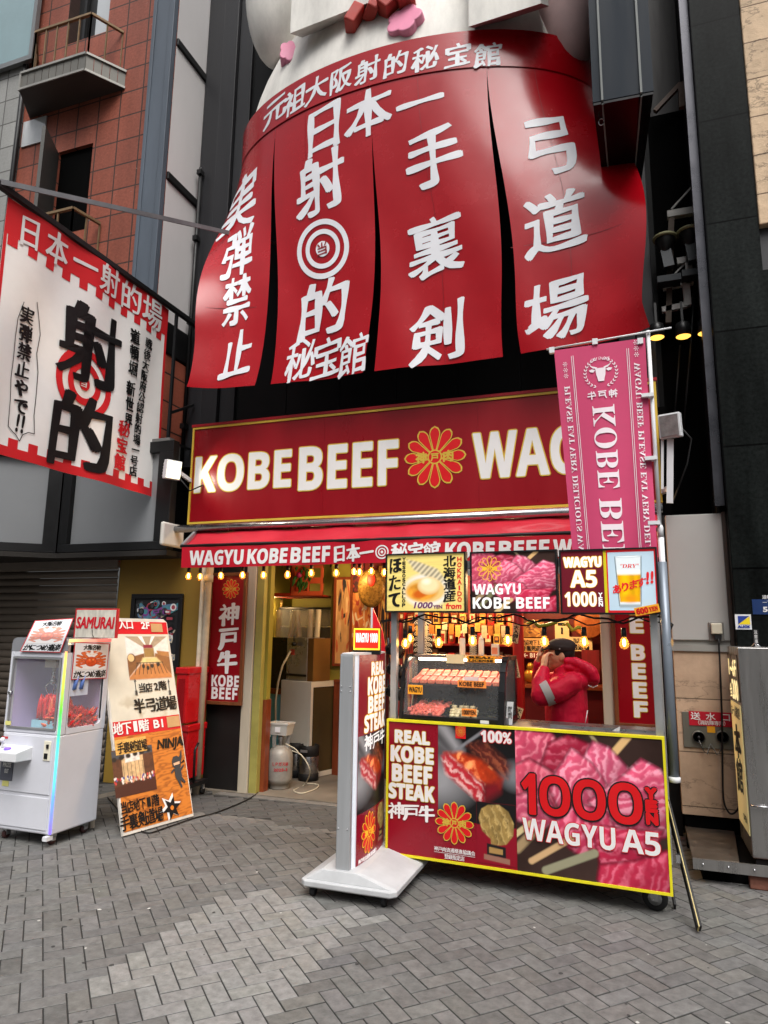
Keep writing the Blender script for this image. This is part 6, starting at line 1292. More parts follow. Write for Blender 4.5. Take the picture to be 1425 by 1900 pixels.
K([(-.015, -.13), (.01, -.13), (.03, -.19), (.015, -.20)], 2, -.0085); K([(.015, -.13), (.035, -.11), (.07, -.155), (.06, -.17)], 2, -.0086); K([(.03, .05), (.07, .12), (.065, .06), (.05, .02)], 2, -.0086); K([(.04, .0), (.08, .03), (.09, .01)], 0, -.0087)
g.build('drawing', [M_blk, M_wt, mat('ninja_grey', (62, 62, 64), .6), mat('board_orange', (206, 122, 44), .5), mat('skin_print', (222, 176, 140), .6)], eb)
# ------------------------------------------------------------------ red containers on a trolley
def cont(name, q, Y, dep, label, grp='red containers beside the entrance'):
    a, b = ay(q[0], q[3], Y), ay(q[2], q[1], Y); t = thing(name, ((a.x+b.x)/2, Y+dep/2, a.z), label, 'container', grp)
    G().box(a.x, b.x, Y, Y+dep, a.z, b.z).build('body', mat('red_plastic', (178, 18, 24), .3, var=.1, vs=4, coat=.3), t, bevel=.012)
    G().box(a.x-.01, b.x+.01, Y-.01, Y+dep+.01, b.z-.06, b.z+.006).build('lid', mat('red_plastic'), t, bevel=.01)
    G().box(a.x+.03, b.x-.03, Y-.006, Y-.001, a.z+.03, b.z-.1).build('front_recess', mat('dark_red_plastic', (140, 14, 20), .35), t, bevel=.004)
cont('red_container', (322, 1240, 350, 1342), 5.83, .34, 'upper glossy red container standing between entrance board and vertical beef sign')
cont('red_container', (331, 1347, 350, 1447), 5.86, .30, 'lower red container under the glossy upper one on the trolley')
a = ay(332, 1450, 5.86); b = ay(356, 1450, 5.86); tr_ = thing('trolley', ((a.x+b.x)/2, 5.98, 0), 'small black trolley carrying the red containers', 'trolley')
G().box(a.x, b.x, 5.85, 6.13, a.z-.05, a.z-.01).build('deck', M_bplastic, tr_)
for x in (a.x+.04, b.x-.03):
    for yy in (5.88, 6.09): G().lathe([(.006, -.012), (.03, -.012), (.034, 0), (.03, .012), (.006, .012)], (x, yy, .034), 16, axis='x').build('caster', M_rubber, tr_); G().box(x-.016, x+.016, yy-.012, yy+.012, .05, max(a.z-.05, .06)).build('fork', M_alu, tr_)
G().tube([(a.x-.01, 5.86, a.z), (a.x-.01, 5.85, a.z+.3), (a.x-.01, 5.87, a.z+.36)], .012).tube([(b.x+.02, 5.86, a.z), (b.x+.02, 5.85, a.z+.3), (b.x+.02, 5.9, a.z+.36)], .012).build('handle', M_dark, tr_)
# ------------------------------------------------------------------ vertical framed signs and the sticker board
def vsign(name, fr_, x0, z0, x1, z1, label, fill):
    t = thing(name, fr_.w((x0+x1)/2, 0, z0), label, 'sign'); w = .034
    G(fr_).box(x0+w, x1-w, .0, .02, z0+w, z1-w).build('panel', M_red, t)
    G(fr_).box(x0, x1, -.014, .022, z1-w, z1).box(x0, x1, -.014, .022, z0, z0+w).box(x0, x0+w, -.014, .022, z0+w, z1-w).box(x1-w, x1, -.014, .022, z0+w, z1-w).build('frame', mat('stained_wood_frame', (108, 62, 34), .45, var=.3, vs=6, stretch=(3, 3, .6), coat=.15), t, bevel=.003); fill(t)
fv1 = Fr((0, 6.21, 0)); q = pb(fv1, 384, 1306, 458, 1062)
def vf(t):
    g = G(fv1); y = -.004; c = fv1.px(429, 1093); crest(g, c[0], c[1], .105, y, 2, 1)
    ca_, cb_ = fv1.px(424, 1142), fv1.px(420, 1220)
    for ch, px, py in (('神', 426, 1140), ('戸', 425, 1184), ('牛', 421, 1229)): c = fv1.px(px, py); kanji(g, ch, c[0]-.115, c[1]-.115, c[0]+.115, c[1]+.115, y, 0, .05)
    latin(g, sansb('KOBE'), *pb(fv1, 392.5, 1273, 444, 1254), y, 0, .002); latin(g, sansb('BEEF'), *pb(fv1, 392.5, 1296, 441, 1277), y, 0, .002); g.build('lettering', LET, t)
vsign('vertical_sign', fv1, fv1.px(384, 1200)[0], q[1], fv1.px(453, 1200)[0], q[3], 'tall red sign in wooden frame with three large white characters left of the doorway', vf)
fv2 = Fr((0, 6.24, 0)); xq0, xq1 = fv2.px(1137, 1240)[0], fv2.px(1222, 1240)[0]; zq0, zq1 = fv2.px(1175, 1350)[1], 2.25
def vf2(t):
    g = G(fv2); y = -.004; xm = fv2.px(1184, 1240)[0]
    zs_ = fv2.px(1184, 1330)[1]; st_ = (fv2.px(1176, 1150)[1]-fv2.px(1186, 1325)[1])/5
    for i, ch in enumerate('FEEBEBOK'): z = zs_+(i+.45*(i > 3))*st_*1.0; latin(g, sansb(ch), xm-.045, z, xm+.055, z+st_*.78, y, 0, .004, .006, 1)
    g.build('lettering', LET, t)
vsign('vertical_sign', fv2, xq0, zq0, xq1, zq1, 'tall red sign in wooden frame with stacked white letters right of the cart opening', vf2)
fs_ = Fr((0, 6.125, 0)); x0, z0, x1, z1 = fs_.px(237, 1240)[0], fs_.px(240, 1243)[1], fs_.px(342, 1103)[0], fs_.px(300, 1102)[1]
t = thing('sticker_board', ((x0+x1)/2, 6.12, z0), 'black framed notice board plastered with stickers on the mustard wall', 'notice board')
w = .05; G(fs_).box(x0, x1, -.03, -.001, z1-w, z1).box(x0, x1, -.03, -.001, z0, z0+w).box(x0, x0+w, -.03, -.001, z0+w, z1-w).box(x1-w, x1, -.03, -.001, z0+w, z1-w).build('frame', M_blk, t, bevel=.004); G(fs_).box(x0+w, x1-w, -.012, 0, z0+w, z1-w).build('panel', mat('board_grey', (34, 34, 36), .5), t)
r = random.Random(11); cols = [(206, 206, 204), (60, 62, 66), (90, 120, 150), (150, 60, 70), (120, 60, 130), (180, 170, 150), (20, 20, 22), (70, 130, 140)]
g = G(fs_); MS = [mat('sticker_%s' % n_, c_, .5, var=.2, vs=30) for n_, c_ in zip(('white', 'slate', 'blue', 'rose', 'purple', 'cream', 'black', 'teal'), cols)]
for i in range(130):
    u, v = r.random(), r.random(); 
    if u < .55 and v < .55 and r.random() < .7: continue
    cx, cz = x0+w+.05+u*(x1-x0-2*w-.1), z0+w+.04+v*(z1-z0-2*w-.08); k = r.randrange(8); s_ = r.uniform(.02, .05)
    if r.random() < .45: disc(g, cx, cz, s_, -.0125-i*1e-4, k, 18); disc(g, cx, cz, s_*.6, -.0126-i*1e-4, (k+3) % 8, 18)
    else: a = r.uniform(-.5, .5); pts = [(-s_*1.3, -s_*.7), (s_*1.3, -s_*.7), (s_*1.3, s_*.7), (-s_*1.3, s_*.7)]; g.xz([(cx+p*math.cos(a)-q_*math.sin(a), cz+p*math.sin(a)+q_*math.cos(a)) for p, q_ in pts], -.0125-i*1e-4, k); g.xz([(cx+.6*(p*math.cos(a)-q_*math.sin(a)), cz+.4*(p*math.sin(a)+q_*math.cos(a))) for p, q_ in pts], -.0126-i*1e-4, (k+5) % 8)
g.build('stickers', MS, t)
# ================================================================== RIGHT-HAND WALL FITTINGS
fh = Fr((0, 6.0, 0)); x0, z1 = fh.px(1265, 1320); x1 = fh.px(1385, 1320)[0]; z0 = fh.px(1275, 1386)[1]
t = thing('fire_inlet_plate', ((x0+x1)/2, 6.0, z0), 'grey steel fire hose inlet plate with red label set in the stone wall', 'inlet plate')
G(fh).box(x0, x1, -.012, -.001, z0, z1).build('plate', mat('inlet_grey', (112, 110, 100), .4, metal=.4, var=.12), t, bevel=.003)
rx0, rz0, rx1, rz1 = *fh.px(1279, 1345), *fh.px(1350, 1322); G(fh).box(rx0, rx1+.03, -.017, -.013, rz0, rz1).build('label_plate', mat('label_red', (178, 24, 44), .4), t)
g = G(fh); kanji(g, '送 水 口', rx0+.02, rz0+.05, rx1+.01, rz1-.012, -.019, 0, .015, shear=0, fit=1.35, pen=(1, 1)); kanji(g, '（消防隊専用）', rx0+.04, rz0+.008, rx1+.0, rz0+.042, -.019, 0, .015, shear=0); g.build('lettering', M_wt, t)
for px in (1296, 1340):
    c = fh.px(px, 1367); k = G(fh).lathe([(.048, -.012), (.048, -.03), (.038, -.03), (.036, -.027), (.0, -.027)], (c[0], 0, c[1]), 28, axis='y').build('inlet', mat('inlet_grey'), t); G(fh).lathe([(.043, -.031), (.043, -.034), (.037, -.034), (.037, -.031)], (c[0], 0, c[1]), 28, axis='y').lathe([(0, -.028), (.01, -.028), (.012, -.036), (0, -.036)], (c[0], 0, c[1]), 12, axis='y').build('ring', M_dark, k)
c = fh.px(1319, 1352); G(fh).box(c[0]-.028, c[0]+.028, -.0155, -.0125, c[1]-.028, c[1]+.028).build('tag', mat('orange_tag', (226, 160, 30), .5), t)
g = G(fh); a, b, m_ = fh.px(1296, 1372), fh.px(1340, 1372), fh.px(1318, 1380); g.tube([(a[0], -.03, a[1]), (a[0]+.03, -.03, a[1]-.08), (m_[0]-.03, -.03, a[1]-.10), (m_[0], -.02, m_[1]), (m_[0]+.04, -.03, a[1]-.10), (b[0]-.02, -.03, b[1]-.08), (b[0], -.03, b[1])], .005, 6); g.build('chain', mat('chain_steel', (90, 88, 84), .4, metal=.8), t)
c = fh.px(1329, 1172); t = thing('socket_box', fh.w(c[0], -.02, c[1]-.05), 'small outdoor power socket box on the grey painted panel', 'socket')
G(fh).box(c[0]-.055, c[0]+.055, -.012, -.001, c[1]-.075, c[1]+.075).build('back_plate', mat('socket_grey', (112, 108, 102), .4), t, bevel=.01); G(fh).box(c[0]-.04, c[0]+.04, -.05, -.012, c[1]-.02, c[1]+.065).build('cover', mat('socket_ivory', (188, 180, 160), .4), t, bevel=.008); G(fh).box(c[0]-.018, c[0]+.03, -.04, -.012, c[1]-.06, c[1]-.022).build('plug', M_blk, t)
pts = [fh.px(*q) for q in ((1332, 1185), (1335, 1250), (1338, 1330), (1339, 1420), (1341, 1480), (1349, 1502), (1358, 1505), (1368, 1492), (1372, 1470))]; tag(G(fh).tube(cr([(p[0], -.05-.012*(i > 4)*(i-4), p[1]) for i, p in enumerate(pts)]), .007, 8).build('power_cable', M_cable), 'black power cable hanging from the socket box down the stone wall', 'cable')
# stainless street sign box with a lit side
SX0, SY0 = .697, 5.31; SZ1 = 1.522
t = thing('steel_sign_box', (.85, 5.5, .15), 'brushed stainless steel sign box with lit cream side panel at the right edge', 'sign')
Mss = mat('brushed_stainless', (150, 148, 146), .3, metal=.85, var=.14, vs=14, stretch=(1, 1, .08), bump=.05, bs=5)
G().box(SX0, 1.0, SY0, 5.82, .17, SZ1).build('cabinet', Mss, t, bevel=.006); G().box(SX0+.02, .98, SY0+.02, 5.8, .0, .17).build('base', M_dark, t)
fl_ = Fr((SX0, 0, 0), -90)
ya_, yb_ = -5.79, -SY0-.02
zA = fl_.px(1371, 1331)[1]; zA = 1.13
G(fl_).box(ya_, yb_, -.006, -.001, zA+.02, 1.47).build('dark_panel', mat('brown_panel', (52, 42, 36), .3, coat=.3), t); G(fl_).box(ya_, yb_, -.006, -.001, .30, zA).build('lit_panel', mat('lit_cream', (236, 222, 160), .4, var=.03, emit=.1), t)
g = G(fl_); L_ = yb_-ya_
latin(g, '1~6F', ya_+.05, 1.32, yb_-.05, 1.43, -.009, 0, .004); kanji(g, '全', ya_+.04, 1.16, ya_+.14, 1.26, -.009, 0, .03); latin(g, '200', ya_+.16, 1.16, yb_-.03, 1.29, -.009, 0, .006); kanji(g, 'お一人様歓迎', ya_+.03, 1.03, yb_-.03, 1.11, -.009, 1, .03); kanji(g, '本館', ya_+.08, .52, yb_-.10, .98, -.009, 1, .07, vert=True); latin(g, 'OPEN', yb_-.2, .36, yb_-.05, .40, -.009, 1, .002)
g.build('lettering', [mat('lit_letters', (240, 226, 170), .4, var=0, emit=.6), M_blk], t)
p = Fr((0, SY0, 0)); a = p.px(1398, 1494); G().tube([(a[0]-.02, SY0-.02, a[1]), (a[0]+.12, SY0-.02, a[1]-.003)], .006, 8).build('latch', M_chrome, t)
G().tube([(SX0+.12, 5.5, SZ1), (SX0+.14, 5.48, SZ1+.03), (SX0+.17, 5.46, SZ1)], .006, 8).build('lifting_eye', M_chrome, t)
a, b, c, d = az(1271, 1531, .16), az(1362, 1538, .16), az(1372, 1601, .15), az(1285, 1593, .15)
t = thing('steel_step_plate', ((a.x+c.x)/2, (a.y+c.y)/2, .02), 'worn steel step plate in front of the stone wall', 'step')
Mtr = mat('worn_steel_plate', (96, 88, 80), .42, metal=.7, var=.3, vs=9)
G().prism([(d.x, d.y), (c.x, c.y), (b.x, b.y), (a.x, a.y)], .13, .155, 'z').build('plate', Mtr, t, bevel=.004); G().box(d.x, c.x+.3, d.y-.012, d.y, .09, .157).build('front_lip', Mss, t)
sc2 = G()
for k in range(4): sc2.ball((d.x+.06+k*.15, d.y-.014, .125), .008, n=8, k=6)
sc2.build('screws', M_chrome, t); G().box(a.x+.05, b.x+.2, d.y+.1, a.y, .0, .13).build('base', M_black, t)
c = az(1400, 1640); tag(G().box(.66, 1.0, 5.24, 5.30, 0, .105).build('brick_block', mat('red_brick', (116, 74, 60), .8, var=.25, vs=9, bump=.4), bevel=.008), 'reddish brick block holding up the stainless sign box', 'brick')
# plates on the granite
fgw = Fr((0, 5.85, 0))
def plate(name, q, c, label, cat, fill, y=-.004):
    x0, z0, x1, z1 = fgw.box(*q); t = thing(name, fgw.w((x0+x1)/2, 0, z0), label, cat); G(fgw).box(x0, x1, y, -.001, z0, z1).build('panel', c, t); g = G(fgw); ms = fill(g, x0, z0, x1, z1); g.build('lettering', ms, t)
M_navy = mat('navy_enamel', (30, 52, 96), .35)
def s1(g, x0, z0, x1, z1):
    W_, H_ = x1-x0, z1-z0; g.xz([(x0+.02, z0+H_*.34), (x0+W_*.9, z1-.012), (x0+.02, z1-.012)], -.006, 1); g.xz([(x0+.02, z0+H_*.34), (x0+W_*.92, z0+H_*.34), (x0+W_*.92, z1-.014)], -.006, 2); latin(g, sansb('ALSOK'), x0+.015, z0+.012, x1-.012, z0+H_*.27, -.007, 1, .0015, slant=.15); latin(g, 'SECURITY', x0+.03, z1-.035, x0+.08, z1-.028, -.008, 0) if False else None; return [M_wt, mat('logo_blue', (40, 62, 140), .4), mat('logo_yellow', (232, 206, 40), .4)]
plate('security_plate', (1364, 1140, 1394, 1168), M_wplastic, 'small white security plate with blue and yellow triangles on granite', 'plate', s1)
def s2(g, x0, z0, x1, z1):
    latin(g, '5-5', x0+.07, z0+.02, x0+.16, z0+.055, -.006, 0, .002); kanji(g, '道頓堀', x0+.07, z0+.115, x0+.16, z0+.145, -.006, 0, .01, shear=0); kanji(g, '一丁目', x0+.07, z0+.075, x0+.16, z0+.105, -.006, 0, .01, shear=0); return M_wt
plate('address_plate', (1396, 1112, 1440, 1140), M_navy, 'navy enamel address plate on the granite at the right edge', 'plate', s2)
def s3(g, x0, z0, x1, z1):
    for i, ch in enumerate('注意事項'): kanji(g, ch, x0+.008, z1-.034*(i+1), x1-.008, z1-.034*i-.004, -.006, 0, .01, shear=0)
    return M_wt
plate('notice_strip', (1397, 1168, 1408, 1197), M_blk, 'narrow vertical black and white notice strip above the steel sign box', 'notice', s3)
# ================================================================== BULB STRINGS
M_fil = mat('glowing_filament', (255, 214, 120), .4, var=0, emit=26, ec=(255, 186, 84)); M_bulb = mat('amber_bulb_glass', (255, 206, 130), .05, var=0, alpha=.22, emit=.22, ec=(255, 180, 80))
LASTB = []
def bulb_at(p, label, grp, dist=1.0):
    p = Vector(p); t = thing('light_bulb', p, label, 'light bulb', grp); s = dist; LASTB[:] = [t]
    G().lathe([(0.004, .085), (.015, .085), (.017, .03), (.013, .026)], p, 12).build('socket', M_bplastic, t)
    gl = G().lathe([(.012, .028), (.018, .016), (.027, -.002), (.030, -.018), (.027, -.034), (.017, -.046), (.003, -.050)], p, 16).build('glass', M_bulb, t)
    G().lathe([(.003, .016), (.009, .008), (.010, -.018), (.006, -.030), (.002, -.032)], p, 8).build('filament', M_fil, t); return t
strA = [(350, 1067), (371.3, 1068), (410, 1066), (450, 1065), (489, 1065), (533.7, 1064), (577.5, 1061), (624, 1061), (667, 1059.5), (689, 1058), (713, 1060), (748, 1056), (790, 1054)]
wir = []
for i, (px, py) in enumerate(strA):
    p = ay(px, py, 5.66 if i not in (1, 9) else 5.95); 
    if i < 11: bulb_at(p, 'lit filament bulb hanging in the row under the red awning valance', 'bulbs under the awning')
    if i not in (1, 9): wir.append(p+Vector((0, 0, .085)))
w2 = []
for a, b in zip(wir[:-1], wir[1:]): w2 += [a.lerp(b, t)+Vector((0, 0, -.012*math.sin(math.pi*t)+.004)) for t in (0, .25, .5, .75)]
tag(G().tube(w2+[wir[-1]], .005, 6).build('festoon_cable', M_cable), 'black festoon cable carrying the bulbs under the awning', 'cable')
strB = [(752, 1191, .12), (761, 1182, .4), (814, 1189, .12), (877, 1186, .12), (942, 1185, .1), (1010, 1187, .1), (1084, 1188, .1), (1158, 1190, .1), (1240, 1187, .08)]
for px, py, dy in strB: f_ = Fr(FB.w(0, dy, 0), -3.3); c = f_.px(px, py); bulb_at(f_.w(c[0], 0, c[1]), 'lit filament bulb hanging in the row below the backlit menus', 'bulbs over the counter')
f_ = Fr(FB.w(0, .1, 0), -3.3); r = random.Random(4)
for k, lb in enumerate(('black bulb cable looping below the menu boards', 'second tangled black cable below the menu boards')):
    g = G(f_); pts = []
    for x in np.linspace(708, 1238, 40): c = f_.px(x, 1148+6*math.sin(x*.045+k*2)+3*math.sin(x*.11+k)+k*5); pts.append((c[0], .012*math.sin(x*.3+k*1.7), c[1]))
    g.tube(pts, .0075 if k == 0 else .005, 6)
    if k == 0:
        c = f_.px(1238, 1150); c2 = f_.px(1240, 1176); g.tube([(c[0], 0, c[1]), (c[0]+.03, 0, c[1]-.03), (c2[0], -.01, c2[1])], .007, 6)
    tag(g.build('festoon_cable', M_cable), lb, 'cable')
# ================================================================== DISPLAY CASE ON THE COUNTER
dc = thing('display_case', FB.w(.5, .25, Z1-.02), 'glass display case with curved front holding raw beef and scallop skewers', 'display case')
fk = Fr(FB.w(0, .07, 0), -3.3); zc0 = Z1-.018; xl = fk.px(741, 1330)[0]; xr_ = fk.px(936, 1340)[0]; zt1 = Fr(FB.w(0, .25, 0), -3.3).px(850, 1218)[1]
H_ = zt1-zc0
prof = [(.0, .045), (.035, .5), (.07, .78), (.11, .92), (.17, .985), (.24, 1.0)]
pr2 = [(y, zc0+H_*t) for y, t in prof]
G(fk).box(xl, xr_, -.01, .42, zc0, zc0+.05).box(xl, xr_, .36, .42, zc0+.05, zt1-.02).build('base', mat('gloss_black'), dc, bevel=.004)
def endcap(x0, x1):
    ins = [(y+.03, z-.03) for y, z in pr2[1:]]; 
    g = G(fk)
    for (a, b) in zip(pr2[:-1], pr2[1:]): g.bar((x0+(x1-x0)/2, a[0], a[1]), (x0+(x1-x0)/2, b[0], b[1]), abs(x1-x0), .03)
    g.box(x0, x1, .225, .42, zt1-.02, zt1+.008); return g
endcap(xl, xl+.025).build('side_frame', mat('gloss_black'), dc); endcap(xr_-.04, xr_).build('side_frame', mat('gloss_black'), dc)
G(fk).prism([(y, z) for y, z in pr2]+[(.36, zt1), (.36, zc0+.05), (.0, zc0+.05)], xr_-.008, xr_-.004, 'x').build('side_glass', M_clear, dc)
G(fk).prism([(y, z) for y, z in pr2]+[(.36, zt1), (.36, zc0+.05), (.0, zc0+.05)], xl+.004, xl+.008, 'x').build('side_glass', M_clear, dc)
G(fk).grid(np.array([[(x, y, z) for x in (xl+.02, xr_-.03)] for y, z in pr2])).build('front_glass', mat('case_glass', (235, 238, 240), .02, var=0, alpha=.05), dc)
G(fk).box(xl+.02, xr_-.03, .20, .38, zt1-.012, zt1+.006).build('top_rail', M_chrome, dc)
G(fk).box(xl+.03, xr_-.04, .10, .35, zc0+H_*.55, zc0+H_*.575).build('shelf', mat('dark_glass_shelf', (60, 62, 64), .15, metal=.3), dc)
G(fk).box(xl+.05, xr_-.06, .26, .29, zt1-.035, zt1-.02).build('light_tube', mat('case_light', (255, 236, 210), .4, var=0, emit=22, ec=(255, 224, 190)), dc)
M_meat = mat('raw_beef', (228, 126, 98), .4, var=.35, vs=60, coat=.3); M_meat2 = mat('raw_beef_dark', (218, 104, 86), .4, var=.4, vs=70, coat=.3); M_stick = mat('bamboo_stick', (206, 172, 116), .6); M_scal = mat('raw_scallop', (206, 190, 146), .4, var=.2, vs=40, coat=.3)
def skewer(p, a, tilt, kind, label, grp, s=1.25):
    p = Vector(p); d = Vector((math.cos(a)*math.cos(tilt), math.sin(a)*math.cos(tilt), math.sin(tilt))); t = thing('beef_skewer' if kind < 2 else 'scallop_skewer', p, label, 'skewer', grp)
    G().tube([p-d*.07, p+d*.085], .0025, 6).build('stick', M_stick, t); g = G(); nn = 4 if kind < 2 else 3
    for k in range(nn):
        c = p+d*(-.05+k*.028 if kind < 2 else -.045+k*.036)
        if kind == 0: g.bar(c-d*.013, c+d*.013, .048, .03)
        elif kind == 1: q_ = Vector((r.uniform(-1, 1), r.uniform(-1, 1), r.uniform(-1, 1))).normalized(); g.bar(c-q_*.015, c+q_*.015, .03, .022)
        else: g.lathe([(.0, -.011), (.018, -.010), (.021, 0), (.018, .010), (0, .011)], c, 12)
    g.build('meat' if kind < 2 else 'scallops', (M_meat if kind == 0 else M_meat2) if kind < 2 else M_scal, t, bevel=.005 if kind < 2 else 0)
zs1 = zc0+H_*.575
for i in range(11):
    x = xl+.085+i*(xr_-xl-.16)/10; skewer(fk.w(x+.012, .24, zs1+.062), math.radians(86.7+r.uniform(-4, 4)), .34, 0, 'flat raw beef skewer in the row on the upper glass shelf', 'beef skewers on the shelf'); skewer(fk.w(x, .15, zs1+.028), math.radians(86.7+r.uniform(-4, 4)), .22, 0, 'flat raw beef skewer in the row on the upper glass shelf', 'beef skewers on the shelf')
for i in range(18):
    x = xl+.075+(i % 6)*.040; skewer(fk.w(x+r.uniform(-.01, .01), .10+.05*(i//6), zc0+.070+.018*(i//6)), math.radians(60+r.uniform(-25, 25)), .35, 1, 'chunky raw beef skewer in the pile at lower left of the case', 'beef skewers in the pile')
for i in range(9):
    x = xl+.36+(i % 5)*.040; skewer(fk.w(x, .09+.06*(i//5), zc0+.072+.02*(i//5)), math.radians(95+r.uniform(-20, 20)), .4, 2, 'pale scallop skewer in the pile at lower right of the case', 'scallop skewers')
def card(name, px, Y_, c, txt, label, ser=False, ink=None, tilt=0):
    f2 = Fr(FB.w(0, Y_, 0), -3.3); x0, z0, x1, z1 = f2.box(*px); t = thing(name, f2.w((x0+x1)/2, 0, z0), label, 'price card')
    G(f2).box(x0, x1, 0, .003, z0, z1).build('card', c, t)
    if txt:
        g = G(f2); n_ = len(txt); hh = (z1-z0)/n_
        for i, s in enumerate(txt): latin(g, serif(s) if ser else s, x0+(x1-x0)*.07, z1-hh*(i+1)+hh*.2, x1-(x1-x0)*.07, z1-hh*i-hh*.2, -.002, 0, .0012)
        g.build('lettering', ink or M_blk, t)
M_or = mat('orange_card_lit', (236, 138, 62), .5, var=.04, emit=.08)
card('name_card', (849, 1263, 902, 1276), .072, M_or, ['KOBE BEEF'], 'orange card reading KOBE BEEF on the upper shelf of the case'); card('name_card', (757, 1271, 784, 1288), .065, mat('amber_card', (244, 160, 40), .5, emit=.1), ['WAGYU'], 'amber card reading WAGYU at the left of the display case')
card('price_card', (857, 1315, 884, 1329), .07, M_or, ['1000YEN'], 'orange card reading 1000 yen among the scallop skewers'); card('small_card', (861, 1256, 888, 1263), .07, mat('pale_pink_card', (226, 196, 190), .5), None, 'tiny pale pink card above the KOBE BEEF card')
card('licence_card', (866, 1217, 919, 1229), .17, mat('amber_card'), ['REAL', 'LICENSE'], 'amber card reading REAL LICENSE on the top edge of the case', True); card('cream_card', (828, 1214, 861, 1231), .16, mat('cream_card', (236, 216, 170), .5), None, 'cream card leaning on the top of the display case'); card('maker_sticker', (891, 1337, 907, 1343), .055, M_wplastic, None, 'small white sticker on the black base of the case')
# bottles on top of the case
def onT(px, py, dy): f2 = Fr(FB.w(0, dy, 0), -3.3); c = f2.px(px, py); return f2.w(c[0], 0, zt1+.007)
def bottle(px, w, h, label, cap, dy=.3, c=None):
    b = onT(px, 1215, dy); t = thing('squeeze_bottle', b, label, 'bottle'); G().lathe([(w*.96, 0), (w, .01), (w, h*.72), (w*.8, h*.76), (w*.8, h*.78)], b, 18).build('body', c or mat('cloudy_plastic', (236, 226, 210), .35, var=.06, emit=.08), t); G().lathe([(w*.86, h*.77), (w*.86, h*.83), (.006, h*.88), (.003, h)], b, 16).build('cap', cap, t); return t  # plastic has a faint added glow so the bottles look brighter
bottle(858, .021, .16, 'white wrapped sauce bottle with red cap on the display case', mat('red_cap', (196, 30, 34), .35)); bottle(893, .020, .145, 'white squeeze bottle with pointed nozzle on the display case', mat('cloudy_plastic'))
b = onT(919, 1215, .3); t = thing('seasoning_tub', b, 'squat square seasoning tub with pink label on the display case', 'tub'); G().box(b.x-.026, b.x+.026, b.y-.02, b.y+.02, b.z, b.z+.085).build('body', mat('cloudy_plastic'), t, bevel=.006); G().box(b.x-.02, b.x+.02, b.y-.0225, b.y-.0205, b.z+.015, b.z+.06).build('label_print', mat('salmon_label', (226, 150, 124), .5), t)
b = FB.w(.0, .1, 0); f2 = Fr(FB.w(0, .2, 0), -3.3); x0, z0, x1, z1 = f2.box(938, 1302, 950, 1345); t = thing('tall_card', f2.w((x0+x1)/2, 0, z0), 'narrow tall white leaflet standing at the right of the case', 'leaflet'); G(f2).prism([(x0, z0), (x1, z0), (x1+.012, z1), (x0+.012, z1)], 0, .003, 'y').build('card', M_wplastic, t); g = G(f2); kanji(g, '御礼案内', x0+.016, z0+.04, x1+.002, z1-.03, -.002, 0, .02, vert=True, shear=0); g.build('print', M_dark, t)
f2 = Fr(FB.w(0, .325, 0), -3.3); a = f2.px(1130, 1366); b = f2.px(1145, 1347); tag(G(f2).prism([(a[0]-.04, a[1]), (a[0]+.06, a[1]), (b[0]+.02, b[1])], -.01, -.007, 'y').build('folded_card', mat('white_paper', (220, 220, 218), .6)), 'white folded paper triangle on the steel counter edge', 'card')
# ================================================================== SHOP INTERIOR
YB = 7.39
def flat(name, Y, q, label, cat, frame=None, fill=None, m=None, dep=.02, grp=None):
    f2 = Fr((0, Y, 0)); x0, z0, x1, z1 = f2.box(*q); t = thing(name, ((x0+x1)/2, Y, z0), label, cat, grp); w = .03 if frame else 0
    G(f2).box(x0+w, x1-w, -dep, -.001, z0+w, z1-w).build('panel', m or M_dark, t)
    if frame: G(f2).box(x0, x1, -dep-.015, -.001, z1-w, z1).box(x0, x1, -dep-.015, -.001, z0, z0+w).box(x0, x0+w, -dep-.015, -.001, z0+w, z1-w).box(x1-w, x1, -dep-.015, -.001, z0+w, z1-w).build('frame', frame, t)
    if fill: fill(t, f2, x0+w, z0+w, x1-w, z1-w, -dep-.002)
    return t
GOLDS = [(190, 140, 70), (150, 40, 30), (214, 176, 104), (70, 40, 30), (176, 96, 46), (40, 36, 40)]
def busy(seed, cols, nx=60, ny=90, k=70):
    def f(t, f2, x0, z0, x1, z1, y): g = G(f2); busy_pic(nx, ny, cols, seed, k).lay(g, x0, z0, x1, z1, y); g.build('print', M_picw, t)
    return f
flat('framed_poster', YB, (620, 1071, 655, 1236), 'tall framed tan woodcut style poster on the olive wall inside', 'poster', Mwood, busy(1, [(206, 160, 104), (226, 190, 140), (150, 110, 74), (190, 100, 60), (50, 48, 52)], 40, 140, 26))
flat('wall_poster', YB, (652, 1100, 690, 1200), 'orange and gold poster with white scrawled writing inside the shop', 'poster', None, busy(2, [(190, 110, 50), (206, 140, 70), (150, 50, 30), (216, 200, 170)]))
flat('wall_poster', YB, (652, 1045, 676, 1098), 'dark red picture high on the back wall near the doorway', 'poster', None, busy(3, [(110, 26, 20), (150, 50, 30), (60, 20, 18)]))
flat('wall_poster', YB, (703, 1050, 722, 1210), 'narrow gold patterned poster behind the scallop menu', 'poster', None, busy(4, GOLDS, 30, 120))
c = ay(689, 1091, 7.2); t = thing('round_plaque', c, 'large oval gold plaque with red figure hanging inside the doorway', 'plaque'); G().lathe([(0, -.03), (.13, -.025), (.16, -.012), (.165, .0), (.165, .01), (0, .01)], c, 40, axis='y', sc=(1, 1.32)).build('disc', mat('gold_plaque', (120, 88, 36), .45, metal=.3, var=.7, vs=34), t)
p = Pic(40, 40, (176, 140, 60)); g = G(); G().ball((c.x+.01, c.y-.035, c.z+.09), (.05, .012, .075)).build('figure', mat('plaque_red', (178, 40, 20), .5, var=.4, vs=40), t)
